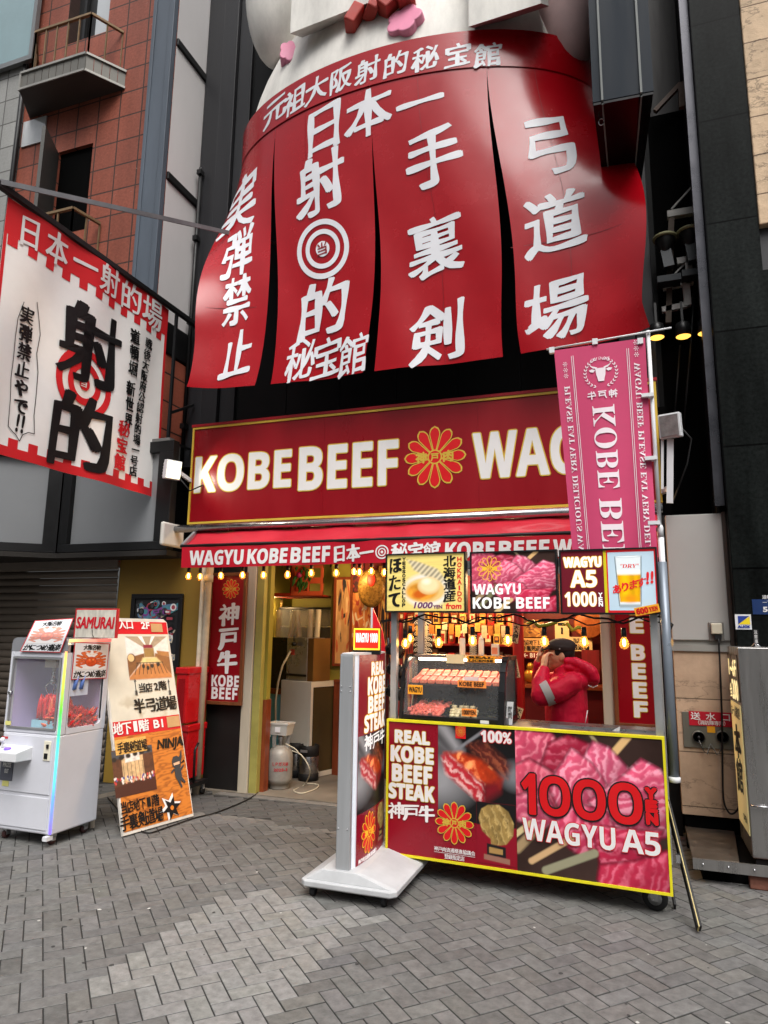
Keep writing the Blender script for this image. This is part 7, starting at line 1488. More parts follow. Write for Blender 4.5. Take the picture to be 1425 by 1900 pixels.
# shelves with goods behind the counter
shx0, shx1 = ay(745, 1200, 7.3).x, ay(968, 1200, 7.3).x; MB_ = [mat('box_%d' % i, c_, .5, var=.3, vs=30) for i, c_ in enumerate([(196, 120, 50), (170, 30, 26), (216, 170, 80), (120, 60, 30), (60, 40, 36), (206, 190, 150)])]
rs = thing('goods_shelf', ((shx0+shx1)/2, 7.25, 0), 'red wall shelf unit stacked with small gold and red souvenir boxes', 'shelf'); G().box(shx0, shx1, 7.34, 7.38, 0, 2.3).build('back_panel', mat('shelf_red', (116, 20, 16), .5, var=.2), rs)
for z in (1.02, 1.26, 1.48, 1.68): G().box(shx0, shx1, 7.12, 7.339, z-.02, z).build('shelf_board', mat('shelf_red'), rs)
r = random.Random(21)
pro = []
for k in range(6):
    g = G().box(-.032, .032, -.04, .04, 0, .13); g.rect(-.026, .02, .026, .10, -.041, 1); g.rect(-.015, .05, .015, .085, -.042, 2); o = g.build('souvenir_box', [MB_[k], MB_[(k+2) % 6], MB_[(k+4) % 6]], None, loc=(0, 0, 0)); pro.append(o)
used = set()
for z in (1.02, 1.26, 1.48, 1.68):
    x = shx0+.05
    while x < shx1-.04:
        k = r.randrange(6); o = pro[k] if k not in used else pro[k].copy()
        if k in used: COL.objects.link(o)
        used.add(k); o.location = (x, 7.18, z+.001); o.scale = (1, 1, r.uniform(.8, 1.2)); tag(o, 'small gold and red souvenir box on the red shelves behind the counter', 'box', 'souvenir boxes on the shelves'); x += r.uniform(.075, .11)
flat('wall_poster', 6.7, (724, 1150, 748, 1345), 'tall dark red poster strip with gold scrawl left of the display case', 'poster', None, busy(14, [(120, 20, 18), (30, 22, 22), (180, 130, 60), (206, 190, 160), (150, 30, 24)], 40, 160, 60))
flat('wall_poster', 6.9, (746, 1150, 768, 1345), 'black and red poster strip with pale writing behind the clip spotlights', 'poster', None, busy(15, [(40, 24, 24), (150, 30, 24), (206, 196, 170), (176, 120, 50)], 40, 160, 60))
r3 = random.Random(9)
for i in range(16):
    c = ay(764+i*12.2, 1156+r3.uniform(-3, 6), 6.75+r3.uniform(-.1, .25)); h_ = r3.uniform(.07, .13); k = i % 3
    o = G().box(c.x-.026, c.x+.026, c.y, c.y+.006, c.z-h_, c.z).box(c.x-.017, c.x+.017, c.y-.001, c.y-.0003, c.z-h_*.85, c.z-h_*.6).box(c.x-.013, c.x+.013, c.y-.001, c.y-.0003, c.z-h_*.45, c.z-h_*.15).tube([(c.x, c.y+.003, c.z), (c.x, c.y+.003, 2.6)], .002, 5).build('paper_charm', MB_[(0, 2, 5)[k]]); tag(o, 'small gold paper charm dangling from the ceiling above the display case', 'charm', 'hanging paper charms')
# patterned wave cloths
def wavecloth(q, Y, label):
    f2 = Fr((0, Y, 0)); x0, z0, x1, z1 = f2.box(*q); t = thing('wave_cloth', ((x0+x1)/2, Y, z0), label, 'cloth', 'wave patterned cloths'); G(f2).grid(np.array([[(x, .012*math.sin(x*40), z) for x in np.linspace(x0, x1, 20)] for z in np.linspace(z0, z1, 10)])).build('cloth', mat('cloth_black', (26, 24, 26), .7), t)
    g = G(f2); R = (x1-x0)/4.0; row = 0; z = z0
    while z < z1-R*.5:
        for k in range(-1, 6):
            cx = x0+R*(2*k+(row % 2)); 
            for ra in (.95, .62, .32):
                pts = []
                for sgn, rr_ in ((1, ra*R), (-1, (ra-.14)*R)):
                    for i in range(9): a = math.pi*(i if sgn > 0 else 8-i)/8; pts.append((cx+rr_*math.cos(a), z+rr_*math.sin(a)*.9))
                if all(x0 < p[0] < x1 and p[1] < z1 for p in pts): g.xz(pts, -.016-row*2e-4)
        z += R*.55; row += 1
    g.build('pattern', mat('cloth_white', (206, 200, 190), .7), t)
wavecloth((768, 1148, 803, 1225), 6.9, 'black cloth with white wave pattern left of the sauce bottles'); wavecloth((872, 1176, 886, 1222), 6.9, 'narrow black cloth with white wave pattern between the two bottles')
# red post with slips
xq0, xq1 = ay(951, 1250, 6.1).x, ay(972, 1250, 6.1).x; t = thing('red_post', ((xq0+xq1)/2, 6.14, 0), 'red painted post pasted with white prayer slips inside the shop front', 'post'); G().tube([((xq0+xq1)/2, 6.14, 0), ((xq0+xq1)/2, 6.14, 2.6)], (xq1-xq0)/2, 20).build('post', mat('post_red', (166, 24, 20), .4, var=.1, coat=.2), t)
f2 = Fr((0, 6.14-(xq1-xq0)/2-.006, 0))
for k, (px, py, a, s) in enumerate(((957, 1176, -.15, '大入御礼'), (956, 1240, .18, '本日大安'), (960, 1330, -.35, '大入御礼'))):
    c = f2.px(px, py); Q = Matrix.Translation(f2.w(c[0], 0, c[1])) @ Matrix.Rotation(-a, 4, 'Y'); g = G(Q).box(-.028, .028, 0, .003, -.08, .08); o = g.build('paper_slip', mat('slip_paper', (214, 190, 140), .6), t); g = G(Q); kanji(g, s, -.022, -.075, .022, .075, -.002, 0, .04, vert=True, shear=0); g.build('lettering', M_blk, o)
# boards behind the worker
def brd(t, f2, x0, z0, x1, z1, y):
    W_, HH = x1-x0, z1-z0; P = lambda u, v: (x0+u*W_, z0+v*HH); g = G(f2); kanji(g, '当店地下１階', *P(.04, .66), *P(.96, .92), y, 0, .035, shear=0); kanji(g, '手裏剣道場', *P(.04, .36), *P(.96, .64), y, 0, .04, shear=0); g.rect(*P(0, 0), *P(1, .32), y, 1); latin(g, '← B1', *P(.08, .06), *P(.55, .26), y-.002, 2, .002); kanji(g, '地', *P(.62, .02), *P(.9, .3), y-.002, 2, .04); g.build('lettering', [M_blk, mat('shelf_red'), M_wt], t)
flat('direction_board', 7.3, (968, 1184, 1012, 1222), 'tan direction board with red strip and arrow behind the worker', 'sign', None, brd, mat('tan_board', (196, 150, 96), .5))
def brd2(t, f2, x0, z0, x1, z1, y): g = G(f2); kanji(g, '当店２階', x0+.05, z0+(z1-z0)*.55, x1-.05, z1-.01, y, 0, .035, shear=0); kanji(g, '弓道場', x0+.04, z0+.01, x1-.03, z0+(z1-z0)*.5, y, 0, .05, shear=0); g.build('lettering', M_blk, t)
flat('direction_board', 7.3, (1054, 1182, 1099, 1208), 'pale board with black archery lettering right of the worker cap', 'sign', None, brd2, mat('pale_board', (216, 190, 140), .5))
flat('face_poster', 7.32, (1030, 1152, 1056, 1186), 'cream poster with a simple dark drawing above the worker', 'poster', None, lambda t, f2, x0, z0, x1, z1, y: G(f2).rect(x0+.06, z0+.05, x1-.06, z0+.12, y).rect(x0+.03, z1-.05, x1-.03, z1-.02, y).build('print', M_blk, t), mat('cream_poster', (220, 190, 140), .5))
flat('gilded_cabinet', 7.34, (966, 1150, 1010, 1182), 'gilded panel above the tan direction board', 'panel', None, busy(7, [(150, 100, 40), (190, 140, 60), (90, 50, 24)], 50, 40))
c = ay(1093, 1158, 7.25); t = thing('round_mask_plate', c, 'round tan painted plate hanging at the upper right inside', 'plate'); G().lathe([(0, -.02), (.13, -.018), (.15, 0), (0, .0)], c, 28, axis='y').build('disc', mat('tan_plate', (170, 96, 50), .5, var=.4, vs=20), t)
for k, (pa, cc) in enumerate((([(977, 1157), (990, 1153), (1000, 1162), (1014, 1160), (1024, 1157), (1034, 1156)], (122, 150, 40)), ([(1044, 1160), (1052, 1157), (1062, 1170), (1072, 1164), (1078, 1165)], (176, 190, 60)))):
    tag(G().tube([ay(*q, 6.0) for q in pa], [.008, .016, .018, .017, .016, .009][:len(pa)], 10).build('toy_snake', mat('snake_green_%d' % k, cc, .4)), 'olive green wavy toy snake hanging from the cart top' if k == 0 else 'lime green wavy toy snake hanging right of the olive one', 'toy')
flat('red_pennant_curtain', 7.2, (1080, 1206, 1112, 1262), 'dark red striped cloth behind the worker shoulder', 'cloth', None, None, mat('dark_red_cloth', (112, 20, 28), .7, var=.3, vs=12, stretch=(6, 1, .2)))
c = ay(984, 1245, 7.0); t = thing('gold_figurine', (c.x, c.y, c.z-.12), 'small seated gold figurine on the back counter', 'figurine'); G().ball((c.x, c.y, c.z-.05), (.07, .05, .07)).ball((c.x, c.y, c.z+.04), (.035, .035, .042)).tube([(c.x-.05, c.y, c.z-.02), (c.x-.085, c.y-.03, c.z-.07)], .018).tube([(c.x+.05, c.y, c.z-.02), (c.x+.08, c.y-.03, c.z-.07)], .018).build('body', mat('old_gold', (170, 120, 40), .35, metal=.6, var=.3), t)
ctz = c.z-.12; t = thing('back_counter', (ay(1000, 1290, 6.9).x, 7.0, 0), 'dark red back counter with wooden top behind the worker', 'counter'); xx0, xx1 = ay(945, 1280, 6.85).x, .22; G().box(xx0, xx1, 6.85, 7.3, 0, ctz-.03).build('body', mat('counter_red', (84, 14, 16), .5, var=.15), t); G().box(xx0, xx1, 6.82, 7.3, ctz-.03, ctz).build('top', Mwood, t)
# ---------------------------------- left part of the room: drinks corner
z_ = lambda px, py, Y: ay(px, py, Y).z
def bxs(q, Y): a, b = ay(q[0], q[3], Y), ay(q[2], q[1], Y); return a.x, b.x, a.z, b.z
x0, x1, z0, z1 = bxs((519, 1262, 573, 1420), 7.35); x1b = ay(607, 1262, 7.35).x
t = thing('drinks_fridge', (x0+.2, 7.6, .01), 'white upright fridge with glass door standing in the drinks corner', 'fridge')
ff1 = Fr((ay(520, 1300, 7.2).x, 7.2, 0), -20); wf, df = .30, .34
p0 = ff1.px(573, 1340)[0]; hz = ff1.px(545, 1263)[1]
G(ff1).box(0, p0, 0, .48, .012, hz).build('body', mat('fridge_white', (206, 200, 186), .4, var=.05), t, bevel=.01)
fr2 = Fr(ff1.w(p0, 0, 0), 70-20); wd = max(.05, fr2.px(606, 1340)[0]); M_fr = mat('fridge_white')
g = G(ff1); g.box(p0+.001, p0+.02, .0, .46, .02, .07).box(p0+.001, p0+.02, 0, .46, hz-.06, hz).box(p0+.001, p0+.02, 0, .035, .07, hz-.06).box(p0+.001, p0+.02, .42, .46, .07, hz-.06).build('door_frame', M_fr, t); G(ff1).box(p0+.002, p0+.012, .035, .42, .07, hz-.06).build('door_glass', mat('dim_glass', (70, 62, 40), .06, coat=1), t)
# dispenser on the fridge
xd0 = ff1.px(530, 1200)[0]; xd1 = ff1.px(568, 1200)[0]; zd1 = ff1.px(550, 1183)[1]
t = thing('drink_dispenser', ff1.w((xd0+xd1)/2, .2, hz+.001), 'steel drink dispenser with black tap standing on the white fridge', 'dispenser')
G(ff1).box(xd0, xd1, .02, .3, hz+.002, zd1).build('body', mat('dispenser_steel', (160, 160, 158), .3, metal=.7, var=.15), t, bevel=.005); G(ff1).box(xd1+.001, xd1+.09, .03, .3, hz+.002, zd1-.005).build('body', mat('brown_side', (120, 86, 44), .4, metal=.3), t)
c = ff1.px(549, 1195); G(ff1).lathe([(.0, -.05), (.022, -.05), (.022, -.01), (.0, .02)], (c[0], 0, c[1]), 14, axis='y').tube([(c[0], -.03, c[1]+.03), (c[0], -.03, zd1+.02)], .008).build('tap', M_bplastic, t); c = ff1.px(541, 1210); G(ff1).box(c[0]-.03, c[0]+.03, .014, .019, c[1]-.03, c[1]+.03).build('warning_label', mat('red_label', (200, 70, 60), .5), t); G(ff1).box(xd0, xd1, .005, .019, hz+.05, hz+.075).build('drip_bar', M_bplastic, t)
zcup = zd1+.002
for k, (px, a) in enumerate(((500, 0), (523, .22), (540, -.2), (559, 0), (572, .05))):
    x = ff1.px(px, 1170)[0]; Q = ff1.M @ Matrix.Translation((x, .14, zcup if k else zcup)) @ Matrix.Rotation(a, 4, 'Y'); pr = []
    for i in range(18): pr += [(.030+.0*i, i*.018), (.034, i*.018+.012)]
    t = thing('cup_stack', Q @ Vector((0, 0, 0)), ('stack of clear cups at the far left of the dispenser', 'clear cup stack leaning right above the dispenser', 'clear cup stack leaning left above the dispenser', 'upright clear cup stack nearest the leaning pair', 'rightmost upright stack of clear cups')[k], 'cups'); G(Q).lathe(pr, (0, 0, 0), 16).build('cups', mat('clear_cups', (226, 216, 190), .12, var=.1, alpha=.5, coat=.6), t)
# shelf carrying the cups + black appliance left + showcase right
xa_ = ff1.px(490, 1240)[0]; t = thing('coffee_urn', ff1.w(xa_+.06, .2, .9), 'black drinks appliance with steel edge left of the dispenser', 'appliance'); G(ff1).box(xa_, xd0-.03, .04, .3, .93, zd1-.003).build('body', mat('gloss_black'), t); G(ff1).box(xa_+.002, xa_+.03, .02, .039, .95, zd1-.02).build('edge', M_chrome, t); G(ff1).box(xa_-.02, 0-.01, .0, .35, .87, .929).build('stand', Mwood, t); G(ff1).box(xa_-.01, -.02, .02, .30, .0, .869).build('front', mat('sky_blue_panel', (104, 170, 190), .5, var=.06), t)
G(ff1).box(xd0-.029, xd0-.004, .05, .3, .95, zd1-.004).build('side', M_dark, t)
fsx = Fr((0, 7.9, 0)); x0, z0, x1, z1 = fsx.box(575, 1127, 622, 1258); t = thing('glass_showcase', ((x0+x1)/2, 8.0, z0), 'tall black framed glass showcase behind the cup stacks', 'showcase'); 
w = .025; xb_ = x0-.5; g = G(fsx); 
for a, b in ((xb_, xb_+w), (x1-.26, x1-.26+w), (x1-w, x1)): g.box(a, b, -.05, .0, z0, z1)
g.box(xb_, x1, -.05, 0, z1-w, z1).box(xb_, x1, -.05, 0, z0, z0+.1).box(xb_, x1, 0, .25, z1-w, z1-.002).box(xb_, x1, .0, .25, z0-.0, z0+.05).build('frame', M_bplastic, t); G(fsx).box(xb_+w, x1-w, -.02, -.015, z0+.1, z1-w).build('glass', mat('case_glass'), t)
for k in range(3): G(fsx).box(xb_+w, x1-w, .0, .22, z0+.22+k*.2, z0+.228+k*.2).build('shelf', M_chrome, t)
G(fsx).box(xb_, x1, .251, .26, z0, z1).build('back', mat('showcase_back', (96, 84, 50), .5), t); G(fsx).box(xb_, x1, -.05, .25, 0, z0-.002).build('cabinet', M_bplastic, t)
# hanging red crate with plant
fcr = Fr((0, 7.3, 0)); x0, z0, x1, z1 = fcr.box(500, 1050, 599, 1105); t = thing('hanging_crate', ((x0+x1)/2, 7.4, z0), 'red wooden crate shelf hung from the ceiling with trailing plant', 'crate'); xm = fcr.px(541, 1080)[0]; M_rw = mat('red_wood_crate', (150, 44, 24), .45, var=.2, vs=5)
g = G(fcr); g.box(xm, x1, 0, .02, z0, z0+.05).box(xm, x1, 0, .02, z0+.14, z0+.21).box(xm, x1, 0, .02, z1-.03, z1).box(xm, xm+.035, -.001, .02, z0, z1).box(x1-.03, x1, -.001, .02, z0, z1).box((xm+x1)/2, (xm+x1)/2+.02, .002, .018, z0, z0+.14).build('front_slats', mat('light_red_wood', (190, 84, 52), .5, var=.2), t); G(fcr).box(x0, x1, .021, .5, z0-.01, z0+.008).box(x0, xm, .0, .02, z0, z0+.03).box(xm-.03, xm, .021, .5, z0+.008, z1).build('base', M_rw, t)
for x in (x0+.03, x1-.02): G(fcr).tube([(x, .25, z1), (x, .25, 2.6)], .005).build('hanger', M_dark, t)
c = fcr.px(561, 1072); t = thing('trailing_plant', fcr.w(c[0], -.03, c[1]-.15), 'green trailing plant with pink bloom hanging over the red crate', 'plant'); g = G(fcr); r = random.Random(8)
for i in range(26):
    a = r.uniform(-1, 1); p = Vector((c[0]+r.uniform(-.07, .1), -.02+r.uniform(-.05, .03), c[1]+r.uniform(-.10, .14))); d = Vector((a*.6, -.2, -1)).normalized(); s_ = Vector((d.z, 0, -d.x)).normalized()*.022; L2 = r.uniform(.07, .13)
    g.add([p, p+d*L2*.4+s_+Vector((0, .008, 0)), p+d*L2, p+d*L2*.4-s_+Vector((0, .008, 0)), p+d*L2*.4], [(0, 1, 4), (1, 2, 4), (2, 3, 4), (3, 0, 4)])
g.build('leaves', mat('plant_green', (52, 98, 40), .5, var=.3), t); G(fcr).ball((c[0]-.02, -.05, c[1]+.03), .035, n=10, k=7).build('bloom', mat('magenta_bloom', (150, 30, 90), .5, var=.3, vs=30), t)
# strip notice on the olive wall
flat('strip_notice', 6.99, (488, 1118, 498, 1168), 'narrow cream vertical notice on the olive wall by the entrance', 'notice', None, lambda t, f2, x0, z0, x1, z1, y: (lambda g: (kanji(g, '御入場口', x0+.01, z0+.03, x1-.005, z1-.02, y, 0, .02, vert=True, shear=0), g.build('lettering', M_blk, t)))(G(f2)), mat('cream_card'))
# gas cylinder, tub, kegs, hoses
b = az(518, 1462, .012); t = thing('gas_cylinder', b, 'grey LP gas cylinder with red lettering just inside the doorway', 'gas cylinder'); Mgas = mat('gas_grey', (150, 146, 138), .45, metal=.2, var=.18, vs=8); R_ = .128
G().lathe([(R_*.72, .0), (R_*.76, .01), (R_*.76, .05), (R_*.9, .055), (R_, .10), (R_*1.01, .29), (R_*.96, .345), (R_*.75, .39), (R_*.4, .415), (.03, .42)], b, 32).build('body', Mgas, t)
v_ = G().lathe([(.022, .42), (.022, .47), (.03, .475), (.03, .50), (.012, .505)], b, 14).build('valve', M_alu, t); g = G()
for a in (0, 2.1, 4.2): g.bar(b+Vector((.075*math.cos(a), .075*math.sin(a), .39)), b+Vector((.085*math.cos(a), .085*math.sin(a), .52)), .04, .006)
g.build('collar', Mgas, t)
dv = Vector((-b.x, -b.y, 0)).normalized(); rt_ = Vector((-dv.y, dv.x, 0))
def cyl(x, z, y): a = x/R_; d = dv*math.cos(a)+rt_*math.sin(a); p = b+d*(R_*1.012-y); return (p.x, p.y, b.z+z)
g = G(); V_ = .24; kanji(g, 'ＬＰガス', -.085, .235, .05, .275, -.003, 0, .03, warp=cyl, shear=0); kanji(g, '液', .05, .235, .085, .27, -.003, 0, .02, warp=cyl, shear=0); latin(g, '2025-3', -.06, .185, .075, .212, -.003, 0, .0012, warp=cyl); g.build('lettering', mat('cylinder_red', (186, 40, 50), .5), t)
t2 = thing('plastic_tub', b+Vector((0, 0, .525)), 'translucent plastic tub resting on top of the gas cylinder', 'tub'); c = b+Vector((0, 0, .525)); g = G(); 
for (s0_, s1_, za_, zb2) in ((.085, .10, 0, .12), (.108, .108, .105, .122)):
    v = []
    for s_, z in ((s0_, za_), (s1_, zb2)): v += [(c.x+sx*s_*1.1, c.y+sy*s_*.8, c.z+z) for sx, sy in ((-1, -1), (1, -1), (1, 1), (-1, 1))]
    g.add(v, [(0, 1, 5, 4), (1, 2, 6, 5), (2, 3, 7, 6), (3, 0, 4, 7), (3, 2, 1, 0)])
g.build('body', mat('translucent_plastic', (206, 204, 196), .4, var=.04, alpha=.75), t2); G().box(c.x-.03, c.x+.03, c.y-.082, c.y-.079, c.z+.03, c.z+.08).build('sticker', M_wt, t2)
for k, (px, lb) in enumerate(((572, 'beer keg with black rims in front, right of the gas cylinder'), (548, 'beer keg half hidden behind the gas cylinder'))):
    b2 = az(px, 1447 if k == 0 else 1440, .012); t = thing('beer_keg', b2, lb, 'keg', 'beer kegs'); G().lathe([(.098, .06), (.104, .07), (.104, .25), (.098, .26)], b2, 28).build('barrel', mat('keg_steel', (150, 150, 150), .25, metal=.9, var=.1), t); G().lathe([(.10, 0), (.108, .005), (.108, .075), (.1, .08)], b2, 28).build('foot_rim', M_rubber, t); G().lathe([(.1, .25), (.108, .255), (.108, .36), (.10, .365), (.095, .345), (.0, .34)], b2, 28).build('top_rim', M_rubber, t); G().box(b2.x-.05, b2.x+.03, b2.y-.115, b2.y-.105, .31, .335).build('handle_hole', M_alu, t)
hs_ = [[(502, 1365), (488, 1380), (484, 1410), (492, 1428)], [(540, 1392), (560, 1402), (575, 1430), (565, 1456), (545, 1466), (560, 1472), (585, 1464), (590, 1456), (570, 1454)], [(530, 1380), (548, 1390), (556, 1400)]]
for k, q in enumerate(hs_): tag(G().tube(cr([ay(*p, 6.50 if i < 4 else 6.62) if k != 1 or i < 3 else az(p[0], p[1], .02) for i, p in enumerate(q)]), .006, 7).build('gas_hose', mat('beige_hose', (190, 182, 160), .5)), ('beige hose curling down the left of the gas cylinder', 'beige hose looping from the cylinder onto the floor', 'short beige hose over the cylinder shoulder')[k], 'hose')
tag(G(ff1).tube([(ff1.px(539, 1208)[0], .0, ff1.px(539, 1208)[1]), (ff1.px(530, 1235)[0], -.05, ff1.px(530, 1235)[1]), (ff1.px(521, 1265)[0], -.04, ff1.px(521, 1265)[1]), (ff1.px(515, 1300)[0], -.03, ff1.px(515, 1300)[1]), (ff1.px(515, 1370)[0], -.03, ff1.px(515, 1370)[1])], .012, 8).build('drain_hose', mat('beige_hose')), 'thick beige drain hose running down from the dispenser', 'hose')
# power lead across the paving
tag(G().tube(cr([az(*q, .010) for q in ((200, 1480), (235, 1520), (270, 1545), (310, 1535), (360, 1518), (400, 1508), (450, 1488), (475, 1474), (480, 1468))]), .006, 8).build('power_lead', M_cable), 'black power lead lying across the paving to the doorway', 'cable')
# lamps inside the shop (some seen lit at the back, two added out of sight)
def lamp(p, e, label, c=(1, .66, .32)):
    bulb_at(p, label, 'pendant bulbs inside the shop'); l = bpy.data.lights.new('bulb_light', 'POINT'); l.energy = e; l.color = c; l.shadow_soft_size = .06; o = bpy.data.objects.new('bulb_light', l); COL.objects.link(o); o.location = Vector(p)+Vector((0, 0, -.09))
for (px, py, Y, e) in ((500, 1111, 7.6, 22), (502, 1124, 7.8, 0), (521, 1117, 7.9, 0), (520, 1124, 7.9, 0), (657, 1058, 7.0, 9)):
    p = ay(px, py, Y)
    if e: lamp(p, e, 'pendant bulb added out of sight to light the shop interior')
    else: bulb_at(p, 'pendant bulb added out of sight to light the shop interior', 'pendant bulbs inside the shop')
    G().tube([p+Vector((0, 0, .08)), Vector((p.x, p.y, 2.6))], .004, 6).build('cord', M_cable, LASTB[0])
for x in (-1.7, -.75): lamp((x, 6.5, 2.2), 42, 'pendant bulb added out of sight to light the shop interior')  # two unseen bulbs behind the menus, added to brighten the room
# ================================================================== THE WORKER
YM = 5.55; mp = lambda px, py, dy=0.: ay(px, py, YM+dy)
pm = thing('person', Vector((mp(1050, 1340).x, YM, .0)), 'shop worker in red padded jacket and dark flat cap raising both hands to the face', 'person')
M_skin = mat('skin', (214, 160, 128), .5, var=.06, vs=8); M_jk = mat('red_jacket', (206, 12, 54), .5, var=.08, vs=6, bump=.55, bs=17, stretch=(1, 1, .55)); M_jkd = mat('dark_trousers', (30, 30, 36), .7); M_hair = mat('dark_hair', (26, 21, 20), .5, var=.2, vs=40); M_cap = mat('cap_brown', (46, 36, 34), .8, var=.15, vs=60)
hd = mp(1041, 1216); hc = Vector((hd.x, YM, hd.z)); ZF = .012
sh = mp(1064, 1250); neck = Vector((hc.x+.022, YM, hc.z-.11)); hip = Vector((mp(1055, 1345).x, YM, .82))
def caps(g, pts, rs, n=12):
    g.tube(pts, rs, n)
    for p, r_ in zip(pts, rs): g.ball(p, r_, n=n, k=8)
LS = Vector((sh.x-.0, YM-.19, sh.z-.055)); LE = mp(1004, 1291, -.24); LW = mp(1009, 1241, -.13); LH = mp(1011, 1228, -.10)
RS = Vector((sh.x-.03, YM+.18, sh.z-.055)); RE = mp(1003, 1268, .2); RW = mp(1000, 1226, .07); RH = mp(1006, 1212, .05)
b = G()
caps(b, [hip+Vector((0, 0, .0)), hip+Vector((-.01, 0, .22)), neck+Vector((.0, 0, -.12)), neck, hc+Vector((.01, 0, -.06))], [.15, .13, .12, .055, .055])
b.ball(hc, (.094, .074, .108), n=20, k=14); b.ball(hc+Vector((-.035, 0, -.055)), (.058, .052, .055))          # skull and jaw
b.tube([hc+Vector((-.088, 0, .012)), hc+Vector((-.105, 0, -.018)), hc+Vector((-.090, 0, -.030))], [.010, .015, .010], 10)      # nose
b.ball(hc+Vector((-.084, 0, -.054)), (.014, .024, .007), n=10, k=6); b.ball(hc+Vector((-.082, 0, -.068)), (.014, .022, .007), n=10, k=6); b.ball(hc+Vector((-.078, 0, -.088)), (.022, .024, .018), n=10, k=6)
b.ball(hc+Vector((-.083, 0, .026)), (.016, .05, .010), n=12, k=6)
for s_ in (-1, 1):
    b.ball(hc+Vector((.012, s_*.074, -.008)), (.022, .012, .034), n=12, k=8); b.ball(hc+Vector((.016, s_*.082, -.004)), (.016, .006, .024), n=12, k=8)
for S_, E_, W_ in ((LS, LE, LW), (RS, RE, RW)): caps(b, [S_, E_, W_], [.052, .042, .03])
for s_ in (-1, 1): caps(b, [Vector((hip.x, YM+s_*.09, .82)), Vector((hip.x-.02, YM+s_*.10, .45)), Vector((hip.x, YM+s_*.10, ZF+.08))], [.085, .062, .045]); caps(b, [Vector((hip.x+.03, YM+s_*.10, ZF+.04)), Vector((hip.x-.16, YM+s_*.11, ZF+.035))], [.04, .032])
def hand(g, wr, d, pal, spread, curl, thumb):
    """palm, four unequal curled fingers and a thumb; d along the hand, pal out of the palm"""
    d = d.normalized(); pal = (pal-d*pal.dot(d)).normalized(); s_ = d.cross(pal)
    g.ball(wr, .026, n=12, k=8); pc = wr+d*.045
    for k in range(4): g.tube([wr+s_*(k-1.5)*.012, wr+d*.045+s_*(k-1.5)*.0185, wr+d*.082+s_*(k-1.5)*.0195], [.017, .0155, .0115], 8); g.ball(wr+d*.082+s_*(k-1.5)*.0195, .0115, n=8, k=6)
    for k, L_ in enumerate((.068, .078, .072, .055)):
        p = wr+d*.082+s_*(k-1.5)*.0195; a = 0; pts = [p]
        for j, fr_ in enumerate((.42, .32, .26)):
            a += curl*(.8, 1.1, .8)[j]*(1+.08*k); dd = d*math.cos(a)+pal*math.sin(a)+s_*(k-1.5)*spread; p = p+dd.normalized()*L_*fr_; pts.append(p)
        g.tube(pts, [.0105, .0098, .009, .0072], 8)
        for q, r_ in zip(pts, (.0105, .0098, .009, .0072)): g.ball(q, r_, n=8, k=6)
    p = wr+d*.022+s_*thumb*.022; t1 = p+(d*.6+s_*thumb*.6+pal*.35).normalized()*.038; t2 = t1+(d*.8+s_*thumb*.1+pal*.5).normalized()*.03; t3 = t2+(d*.7-s_*thumb*.2+pal*.5).normalized()*.02
    g.tube([p, t1, t2, t3], [.015, .0125, .0105, .008], 8)
    for q, r_ in zip((p, t1, t2, t3), (.015, .0125, .0105, .008)): g.ball(q, r_, n=8, k=6)
hand(b, LW+Vector((0, 0, .015)), Vector((.12, .25, 1)), Vector((.8, .5, -.1)), .06, .75, 1)
hand(b, RW+Vector((0, -.0, .01)), Vector((.25, -.2, 1)), Vector((.9, -.1, .0)), .08, .42, -1)
b.build('body', M_skin, pm, mods=[('REMESH', dict(mode='VOXEL', voxel_size=.0055, use_smooth_shade=True)), ('SMOOTH', dict(factor=.5, iterations=2))])
G().ball(hc+Vector((-.087, -.034, .008)), (.006, .012, .007), n=10, k=6).ball(hc+Vector((-.087, .034, .008)), (.006, .012, .007), n=10, k=6).build('eyes', mat('eye_dark', (40, 30, 28), .2), pm)
# trousers and shoes
g = G()
for s_ in (-1, 1): caps(g, [Vector((hip.x, YM+s_*.09, .84)), Vector((hip.x-.02, YM+s_*.10, .45)), Vector((hip.x, YM+s_*.10, ZF+.09))], [.115, .085, .07])
g.build('trousers', M_jkd, pm, mods=[('REMESH', dict(mode='VOXEL', voxel_size=.014, use_smooth_shade=True))])
g = G()
for s_ in (-1, 1): caps(g, [Vector((hip.x+.03, YM+s_*.10, ZF+.048)), Vector((hip.x-.17, YM+s_*.11, ZF+.044))], [.052, .044])
g.build('shoes', M_blk, pm)
# padded jacket: torso, raised sleeves, stand collar, hood fallen on the back
j = G(); bk = mp(1089, 1300).x; ft = mp(1011, 1330).x; cxm = (bk+ft)/2; hw = (bk-ft)/2
j.lathe([(hw*.9, .66), (hw*1.0, .70), (hw*1.0, .95), (hw*1.0, 1.08), (hw*.97, 1.18), (hw*.86, sh.z-.07), (hw*.55, sh.z-.01), (hw*.3, sh.z+.01)], (cxm+.004, YM, 0), 32, sc=(1, .215/hw))
j.ball((sh.x-.004, YM, sh.z-.075), (.10, .215, .07), n=20, k=12)
caps(j, [LS, LS.lerp(LE, .5)+Vector((.014, -.012, -.014)), LE], [.080, .084, .076]); caps(j, [LE, LE.lerp(LW, .5)+Vector((-.010, -.014, 0)), LW.lerp(LE, .10)], [.074, .066, .047])
caps(j, [RS, RE], [.08, .074]); caps(j, [RE, RW.lerp(RE, .12)], [.070, .046])
j.tube([neck+Vector((.02, 0, -.06)), neck+Vector((.004, 0, .010)), neck+Vector((-.012, 0, .040))], [.105, .090, .082], 18)
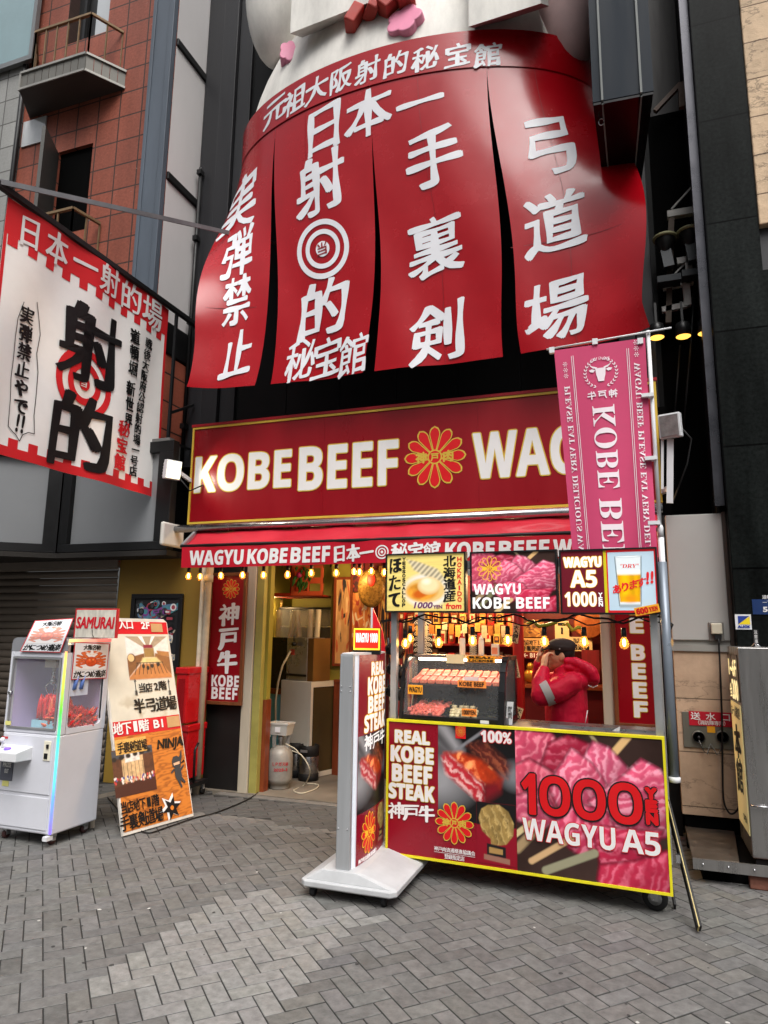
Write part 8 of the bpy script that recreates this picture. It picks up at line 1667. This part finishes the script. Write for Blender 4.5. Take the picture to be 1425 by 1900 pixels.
for s_ in (-1, 1):
    caps(j, [mp(1052, 1226, s_*.075), mp(1066, 1228, s_*.085), mp(1084, 1237, s_*.09), mp(1097, 1247, s_*.085), mp(1101, 1257, s_*.075)], [.028, .038, .046, .048, .046])
caps(j, [mp(1084, 1241, .0), mp(1097, 1250, .0), mp(1101, 1259, 0)], [.052, .05, .048]); caps(j, [mp(1076, 1252, .0), mp(1092, 1262, .0)], [.05, .045])
j.ball(mp(1079, 1242), (.085, .125, .05), n=18, k=10); j.ball(mp(1092, 1252), (.07, .105, .05), n=18, k=10); j.ball(mp(1101, 1262), (.045, .075, .045), n=18, k=10)
j.ball(mp(1072, 1262), (.10, .17, .085), n=18, k=10); j.ball(mp(1060, 1238), (.07, .12, .05), n=18, k=10)
tx = bpy.data.textures.new('folds', 'CLOUDS'); tx.noise_scale = .07; tx.noise_depth = 2
tx2 = bpy.data.textures.new('creases', 'MUSGRAVE'); tx2.musgrave_type = 'RIDGED_MULTIFRACTAL'; tx2.noise_scale = .16
j.build('jacket', M_jk, pm, mods=[('REMESH', dict(mode='VOXEL', voxel_size=.007, use_smooth_shade=True)), ('SMOOTH', dict(factor=.5, iterations=6)), ('DISPLACE', dict(texture=tx, strength=.015, mid_level=.5, texture_coords='LOCAL')), ('SMOOTH', dict(factor=.4, iterations=1))])
G().tube([mp(1092, 1272, -.12), mp(1100, 1276, -.075), mp(1109, 1272, -.03)], .0035, 6).build('piping', M_wt, pm)
bd_ = LS.lerp(LE, .80); d = (LE-LS).normalized(); G().tube([bd_-d*.03, bd_+d*.03], [.094, .091], 24, cap=False).build('sleeve_band', mat('grey_reflective_band', (176, 172, 170), .4, var=.08), pm)
G().tube([mp(1090, 1318, -.14), mp(1088, 1330, -.16), mp(1086, 1341, -.17)], .004, 6).build('piping', M_wt, pm)
# hair and flat cap
h = G(); h.ball(hc+Vector((.036, 0, .024)), (.070, .0795, .086), n=20, k=14); h.ball(hc+Vector((.06, 0, -.045)), (.045, .064, .045), n=16, k=10)
for s_ in (-1, 1): h.ball(hc+Vector((-.012, s_*.066, .028)), (.034, .014, .034), n=12, k=8)
h.build('hair', M_hair, pm, mods=[('REMESH', dict(mode='VOXEL', voxel_size=.007, use_smooth_shade=True))])
c = G(); c.ball(hc+Vector((.008, 0, .075)), (.108, .092, .058), n=24, k=14); c.ball(hc+Vector((-.045, 0, .072)), (.07, .08, .042), n=20, k=12); c.tube([hc+Vector((.01, 0, .035)), hc+Vector((.012, 0, .07))], [.094, .1], 24)
c.build('cap', M_cap, pm, mods=[('REMESH', dict(mode='VOXEL', voxel_size=.007, use_smooth_shade=True)), ('SMOOTH', dict(factor=.5, iterations=4))])
br_ = []
for a in np.linspace(-1.1, 1.1, 14):
    for k in (0, 1): br_.append(hc+Vector((-.055-.105*math.cos(a)*k*.9, .08*math.sin(a)*(1-.1*k), .062-.026*k*math.cos(a))))
G().add(br_, [(2*i, 2*i+1, 2*i+3, 2*i+2) for i in range(13)], 0, True).build('cap_brim', M_cap, pm, mods=[('SOLIDIFY', dict(thickness=.014, offset=0))])
bq = hc+Vector((-.0, -.094, .052)); G().ball(bq, (.006, .004, .006), n=10, k=6).build('cap_button', M_alu, pm)
